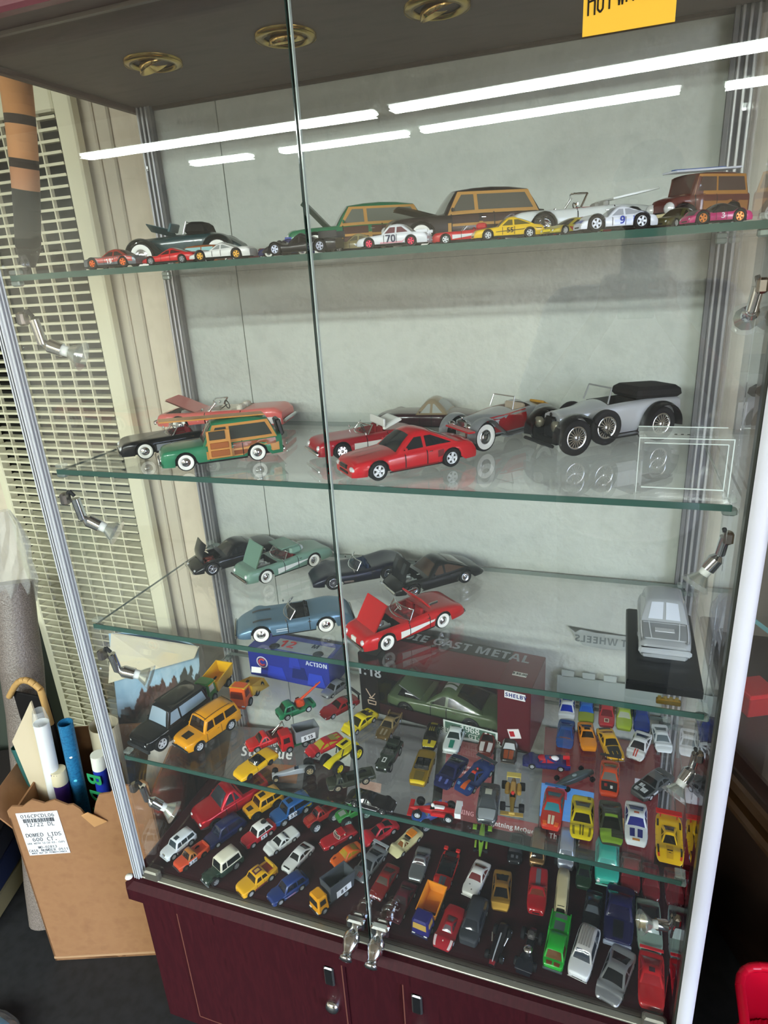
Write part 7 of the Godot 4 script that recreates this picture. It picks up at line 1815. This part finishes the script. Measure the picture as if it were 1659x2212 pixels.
	toy("toy_car", "dark red toy saloon pressed against the right glass", "toy car", G0, 0.977, 0.0, -0.262, -1.57, 0.080, "sedan", "6d1820", {"win":"5a1a20","hw":.2})
	toy("toy_car", "small black toy coupe with a grey windscreen beside the blue saloon", "toy car", G0, 0.875, 0.0, -0.171, -1.65, 0.078, "coupe", "16171a", {"win":"4a5054","lr":.022})
	toy("toy_car", "large dark navy toy saloon with a wide silver bumper", "toy car", G0, 0.921, 0.0, -0.170, -1.62, 0.118, "muscle", "17173f", {"hw":.215,"win":"10102c","rh":.3,"ex":[[.0,.09,0,.05,.07,.4,"9aa2b4","silver_bumper"]],"ts":[[.06,.34,-.35,.35,"15161c","black_stripe"]],"boxy":.8,"lights":0})
	toy("toy_car", "grey green toy saloon with a black roof beside the right rail", "toy car", G0, 0.971, 0.0, -0.165, -1.54, 0.100, "sedan", "7d9184", {"roof":"17191c","win":"9aa6a2","hw":.21,"boxy":.6,"rearwin":false,"blind":true,"bump":"8a8478","lights":0})
	toy("toy_car", "bright red toy racing saloon nearest the front right corner", "toy car", G0, 0.972, 0.0, -0.066, -1.60, 0.095, "coupe", "b01820", {"win":"8a1a20","hw":.215,"ex":[[.98,.24,0,.06,.016,.4,"b8202a","tail_wing"]],"ct":[[.5,.58,-.4,.4,"3a2026","sunroof"]],"lights":0})
	toy("toy_fire_truck", "bright green toy fire truck with brown windows and grey vents", "toy truck", G0, 0.819, 0.0, -0.085, -1.65, 0.096, "van", "1fa032", {"hw":.19,"rh":.3,"win":"5a3a1c","cab":[.12,.2,.56,.6],"rearwin":false,"blind":true,"boxy":.9,"top":[[0,.12],[.03,.16],[.55,.19],[.6,.26],[1,.26]],"ts":[[.64,.82,-.5,.5,"4a5a58","grey_vent"],[.88,.98,-.6,.6,"5a6a68","rear_vent"],[.02,.08,-.7,-.1,"6a3a1c","brown_panel"],[.02,.08,.1,.7,"6a3a1c","brown_panel"]],"ex":[[.8,.3,.17,.38,.06,.02,"1fa032","side_rail"],[.8,.3,-.17,.38,.06,.02,"1fa032","side_rail"],[.0,.07,0,.04,.05,.34,"3a4a48","bumper"]],"lights":0})
	toy("toy_car", "white toy sport utility car with a ribbed silver roof", "toy car", G0, 0.865, 0.0, -0.081, -1.76, 0.095, "wagon", "dcdee0", {"rh":.34,"hw":.2,"win":"2a3440","ct":[[.44,.86,-.85,-.6,"8e8a88","roof_rib"],[.44,.86,-.45,-.2,"8e8a88","roof_rib"],[.44,.86,-.05,.2,"8e8a88","roof_rib"],[.44,.86,.35,.6,"8e8a88","roof_rib"],[.44,.86,.75,.95,"8e8a88","roof_rib"]],"roof":"b8b6b4","ss":[[.3,.98,.1,.7,.1,.7,"6a5a8a","purple_side"]],"bump":"chrome","grille":"chrome","cab":[.26,.38,.9,.97]})
	toy("toy_car", "silver supercar toy at the front edge by the right corner", "toy car", G0, 0.917, 0.0, -0.058, -1.86, 0.100, "exo", "9a9da0", {"fin":"flake","win":"17191b","rh":.235,"roof":"9a9da0","lr":.028})
	toy("toy_car", "black and red toy hot rod with white script along its hood", "toy car", G0, 0.721, 0.0, -0.056, -1.70, 0.082, "open", "1b1418", {"hw":.12,"track":.16,"wr":.08,"wr2":.1,"top":[[0,.1],[.2,.15],[.6,.17],[.9,.18],[1,.12]],"plan":[[0,.5],[.3,.9],[.6,1],[1,.8]],"ts":[[.05,.7,-.12,.12,"b8bcc4","white_script"],[.0,.08,-.9,.9,"7a2028","red_nose"]],"cy":[[.45,.16,.13,.6,.24,.17,.02,"chrome","exhaust_pipe"],[.45,.16,-.13,.6,.24,-.17,.02,"chrome","exhaust_pipe"]],"rc":"chrome"})
	toy("toy_car", "black toy hot rod with a round chrome engine and grey seat", "toy car", G0, 0.773, 0.0, -0.060, -1.67, 0.086, "open", "1c1e24", {"hw":.13,"track":.18,"wr":.08,"wr2":.12,"top":[[0,.12],[.2,.15],[.5,.15],[.9,.15],[1,.1]],"plan":[[0,1.1],[.3,1],[.45,.6],[1,.6]],"sp":[[.42,.2,0,.1,.08,.1,"chrome","chrome_engine"]],"ex":[[.74,.22,0,.16,.12,.16,"4a4644","grey_seat"],[.12,.14,0,.24,.03,.34,"22252c","flat_nose"]],"rc":"3a3c42"})
	toy("toy_space_racer", "lime green spiky toy space racer under the shelf edge", "toy car", G0, 0.648, 0.0, -0.270, -1.46, 0.080, "open", "84b23a", {"hw":.07,"track":.14,"wr":.05,"clear":.06,"top":[[0,.07],[.2,.1],[.5,.16],[1,.12]],"plan":[[0,.3],[.4,.9],[.7,1],[1,.7]],"ex":[[.85,.16,.2,.2,.02,.12,"8aba3c","wing",.5],[.85,.16,-.2,.2,.02,.12,"8aba3c","wing",.5],[.35,.08,.14,.3,.02,.06,"a8d04a","fin",.5],[.35,.08,-.14,.3,.02,.06,"a8d04a","fin",.5],[.9,.24,.0,.16,.14,.03,"6a8a50","tail_fin",.5]],"sp":[[.45,.16,0,.1,.04,.05,"1a1a1a","black_canopy"]]})

# ---------------------------------------------------------------- the photographer, mirrored faintly in the right glass door
func nets(st: SurfaceTool, bones: Array, cell: float, k: float) -> void:
	# surface nets over a smooth union of tapered capsules [a, b, radius at a, radius at b]
	var lo := Vector3.ONE * 1e9
	var hi := -lo
	for b in bones:
		var r := maxf(b[2], b[3]) + cell * 2.0 + k
		for p in [b[0], b[1]]:
			lo = lo.min(p - Vector3.ONE * r)
			hi = hi.max(p + Vector3.ONE * r)
	var n := Vector3i(((hi - lo) / cell).ceil()) + Vector3i.ONE
	var f := PackedFloat32Array()
	f.resize(n.x * n.y * n.z)
	f.fill(1.0)
	for b in bones:
		var a: Vector3 = b[0]
		var d: Vector3 = b[1] - a
		var dd := maxf(d.length_squared(), 1e-9)
		var m := maxf(b[2], b[3]) + cell * 2.0 + k
		var i0 := Vector3i(((a.min(b[1]) - Vector3.ONE * m - lo) / cell).floor()).max(Vector3i.ZERO)
		var i1 := Vector3i(((a.max(b[1]) + Vector3.ONE * m - lo) / cell).ceil()).min(n - Vector3i.ONE)
		for z in range(i0.z, i1.z + 1):
			for y in range(i0.y, i1.y + 1):
				var row := (z * n.y + y) * n.x
				for x in range(i0.x, i1.x + 1):
					var p := lo + Vector3(x, y, z) * cell - a
					var t := clampf(p.dot(d) / dd, 0.0, 1.0)
					var v := (p - d * t).length() - lerpf(b[2], b[3], t)
					var o := f[row + x]
					var h := maxf(k - absf(o - v), 0.0)
					f[row + x] = minf(o, v) - h * h * 0.25 / k
	var at := {}
	var sx := 1
	var sy := n.x
	var sz := n.x * n.y
	var offs := [0, sx, sy, sx + sy, sz, sx + sz, sy + sz, sx + sy + sz]
	var cs := [Vector3(0, 0, 0), Vector3(1, 0, 0), Vector3(0, 1, 0), Vector3(1, 1, 0), Vector3(0, 0, 1), Vector3(1, 0, 1), Vector3(0, 1, 1), Vector3(1, 1, 1)]
	var edges := [[0, 1], [2, 3], [4, 5], [6, 7], [0, 2], [1, 3], [4, 6], [5, 7], [0, 4], [1, 5], [2, 6], [3, 7]]
	for z in n.z - 1:
		for y in n.y - 1:
			for x in n.x - 1:
				var i := z * sz + y * sy + x
				var inside := f[i] < 0.0
				var mixed := false
				for o in offs:
					if (f[i + o] < 0.0) != inside:
						mixed = true
						break
				if not mixed: continue
				var sum := Vector3.ZERO
				var c := 0
				for e in edges:
					var fa := f[i + offs[e[0]]]
					var fb := f[i + offs[e[1]]]
					if (fa < 0.0) != (fb < 0.0):
						sum += cs[e[0]].lerp(cs[e[1]], fa / (fa - fb))
						c += 1
				at[i] = lo + (Vector3(x, y, z) + sum / c) * cell
	for i in at:
		var inside := f[i] < 0.0
		for e in [[sx, sy, sz], [sy, sz, sx], [sz, sx, sy]]:
			if (f[i + e[0]] < 0.0) == inside: continue
			if not (at.has(i - e[1]) and at.has(i - e[2]) and at.has(i - e[1] - e[2])): continue
			var a: Vector3 = at[i - e[1] - e[2]]
			var b: Vector3 = at[i - e[2]]
			var c: Vector3 = at[i]
			var d: Vector3 = at[i - e[1]]
			if inside: q(st, a, b, c, d, 1)
			else: q(st, d, c, b, a, 1)
func photographer() -> void:
	var p := thing("person", "person in a white T-shirt holding up a phone, mirrored faintly in the glass door", "person", Vector3(0.9, 0, 1.17))
	var S := func(v: Vector3) -> Vector3: return v
	var sk := mat("a8765c", 0.6)
	var torso := [[Vector3(0, 0.98, 0), Vector3(0, 1.16, -0.01), 0.125, 0.128], [Vector3(-0.075, 1.0, 0), Vector3(-0.085, 1.32, 0), 0.1, 0.105], [Vector3(0.075, 1.0, 0), Vector3(0.085, 1.32, 0), 0.1, 0.105], [Vector3(-0.17, 1.42, 0.01), Vector3(0.17, 1.42, 0.01), 0.06, 0.06], [Vector3(0, 1.3, 0.0), Vector3(0, 1.4, 0.01), 0.11, 0.08]]
	var arms := []
	var sleeves := []
	var elbow := [Vector3(-0.245, 1.17, -0.1), Vector3(0.255, 1.17, -0.11)]
	var wrist := [Vector3(-0.085, 1.43, -0.31), Vector3(0.055, 1.43, -0.31)]
	for s in 2:
		var sg := -1.0 if s == 0 else 1.0
		var sh := Vector3(sg * 0.185, 1.41, 0.01)
		arms.append([sh, elbow[s], 0.052, 0.041])
		arms.append([elbow[s], wrist[s], 0.041, 0.027])
		sleeves.append([sh, sh.lerp(elbow[s], 0.78), 0.068, 0.072])
	var legs := []
	for s in [-1.0, 1.0]:
		legs.append([Vector3(s * 0.09, 0.93, 0), Vector3(s * 0.1, 0.5, -0.01), 0.095, 0.058])
		legs.append([Vector3(s * 0.1, 0.5, -0.01), Vector3(s * 0.105, 0.09, 0.02), 0.058, 0.038])
		legs.append([Vector3(s * 0.105, 0.045, 0.03), Vector3(s * 0.115, 0.03, -0.15), 0.038, 0.03])
	var st := mb()
	nets(st, torso + arms + legs + [[Vector3(0, 1.42, 0.015), Vector3(0, 1.56, -0.005), 0.056, 0.054]], 0.018, 0.03)
	# head with brow, nose, lips, chin and ears
	var hc := Vector3(0, 1.68, -0.015)
	nets(st, [[hc + Vector3(0, 0.035, 0.02), hc + Vector3(0, 0.025, -0.01), 0.088, 0.084], [hc + Vector3(0, -0.02, -0.02), hc + Vector3(0, -0.075, -0.045), 0.068, 0.042], [hc + Vector3(0, -0.09, 0.0), hc + Vector3(0, -0.15, 0.01), 0.052, 0.054], [hc + Vector3(0, 0.005, -0.09), hc + Vector3(0, -0.032, -0.107), 0.01, 0.015], [hc + Vector3(-0.022, -0.062, -0.084), hc + Vector3(0.022, -0.062, -0.084), 0.008, 0.008], [hc + Vector3(-0.035, 0.018, -0.082), hc + Vector3(0.035, 0.018, -0.082), 0.011, 0.011], [hc + Vector3(-0.087, 0.015, 0.01), hc + Vector3(-0.086, -0.03, 0.005), 0.013, 0.009], [hc + Vector3(0.087, 0.015, 0.01), hc + Vector3(0.086, -0.03, 0.005), 0.013, 0.009]], 0.008, 0.014)
	# hands: palm, four unequal bent fingers closing on the phone, thumb from the side of the palm
	for s in 2:
		var sg := -1.0 if s == 0 else 1.0
		var w: Vector3 = wrist[s]
		var c := w + Vector3(-sg * 0.012, 0.045, -0.03)
		var hb := [[w, c + Vector3(0, -0.02, 0.0), 0.026, 0.024], [c + Vector3(0, -0.02, 0), c + Vector3(0, 0.03, -0.004), 0.024, 0.02]]
		for k in 4:
			var base := c + Vector3(sg * 0.004, 0.036 - k * 0.019, -0.012)
			var ln: float = [0.034, 0.038, 0.036, 0.029][k]
			var mid := base + Vector3(-sg * 0.008, 0.004, -ln)
			var tip := mid + Vector3(-sg * ln * 0.75, 0.002, -0.012)
			hb.append([base, mid, 0.0095, 0.0085])
			hb.append([mid, tip, 0.0085, 0.0072])
		var tb := c + Vector3(-sg * 0.016, -0.012, -0.002)
		hb.append([tb, tb + Vector3(-sg * 0.024, 0.018, -0.004), 0.012, 0.0098])
		hb.append([tb + Vector3(-sg * 0.024, 0.018, -0.004), tb + Vector3(-sg * 0.036, 0.042, -0.008), 0.0096, 0.008])
		nets(st, hb, 0.005, 0.006)
	built(st, "body", sk, p)
	st = mb()
	var wide := []
	for b in torso: wide.append([b[0], b[1], b[2] + 0.014, b[3] + 0.014])
	nets(st, wide + sleeves + [[Vector3(-0.08, 0.86, 0), Vector3(-0.08, 1.0, 0), 0.118, 0.116], [Vector3(0.08, 0.86, 0), Vector3(0.08, 1.0, 0), 0.118, 0.116]], 0.018, 0.03)
	built(st, "white_shirt", mat("e6e6ec", 0.85), p)
	st = mb()
	var tr := []
	for b in legs:
		if b[1].y > 0.06: tr.append([b[0], b[1], b[2] + 0.014, b[3] + 0.022])
	nets(st, tr, 0.018, 0.03)
	built(st, "dark_trousers", mat("20232b", 0.85), p)
	st = mb()
	nets(st, [[hc + Vector3(0, 0.05, 0.035), hc + Vector3(0, 0.06, -0.012), 0.088, 0.08], [hc + Vector3(0, 0.0, 0.05), hc + Vector3(0, -0.03, 0.055), 0.07, 0.05]], 0.01, 0.015)
	built(st, "hair", mat("2a211c", 0.7), p)
	for s in [-1.0, 1.0]:
		st = mb()
		ball(st, hc + Vector3(s * 0.032, 0.002, -0.0845), Vector3(0.011, 0.007, 0.007), 10, 6)
		built(st, "eye", mat("e8e4de", 0.3), p)
	var ph := thing("mobile_phone", "dark mobile phone held up in both hands of the person", "phone", R(0.885, 1.09, 0.783))
	box("phone_body", Vector3.ZERO, Vector3(0.074, 0.158, 0.008), mat("16171a", 0.3), ph, 0.003)
	box("screen", Vector3(0, 0, 0.0042), Vector3(0.069, 0.15, 0.0006), mat("0c0d10", 0.1), ph)
	st = mb()
	lathe(st, [[0.006, 0.0], [0.005, 0.0012], [0.0, 0.0012]].map(func(e): return [e[0], -e[1]]), 14, "z")
	built(st, "lens_ring", mat("2a2b2e", 0.2), ph, Vector3(0.012, 0.043, -0.0042))
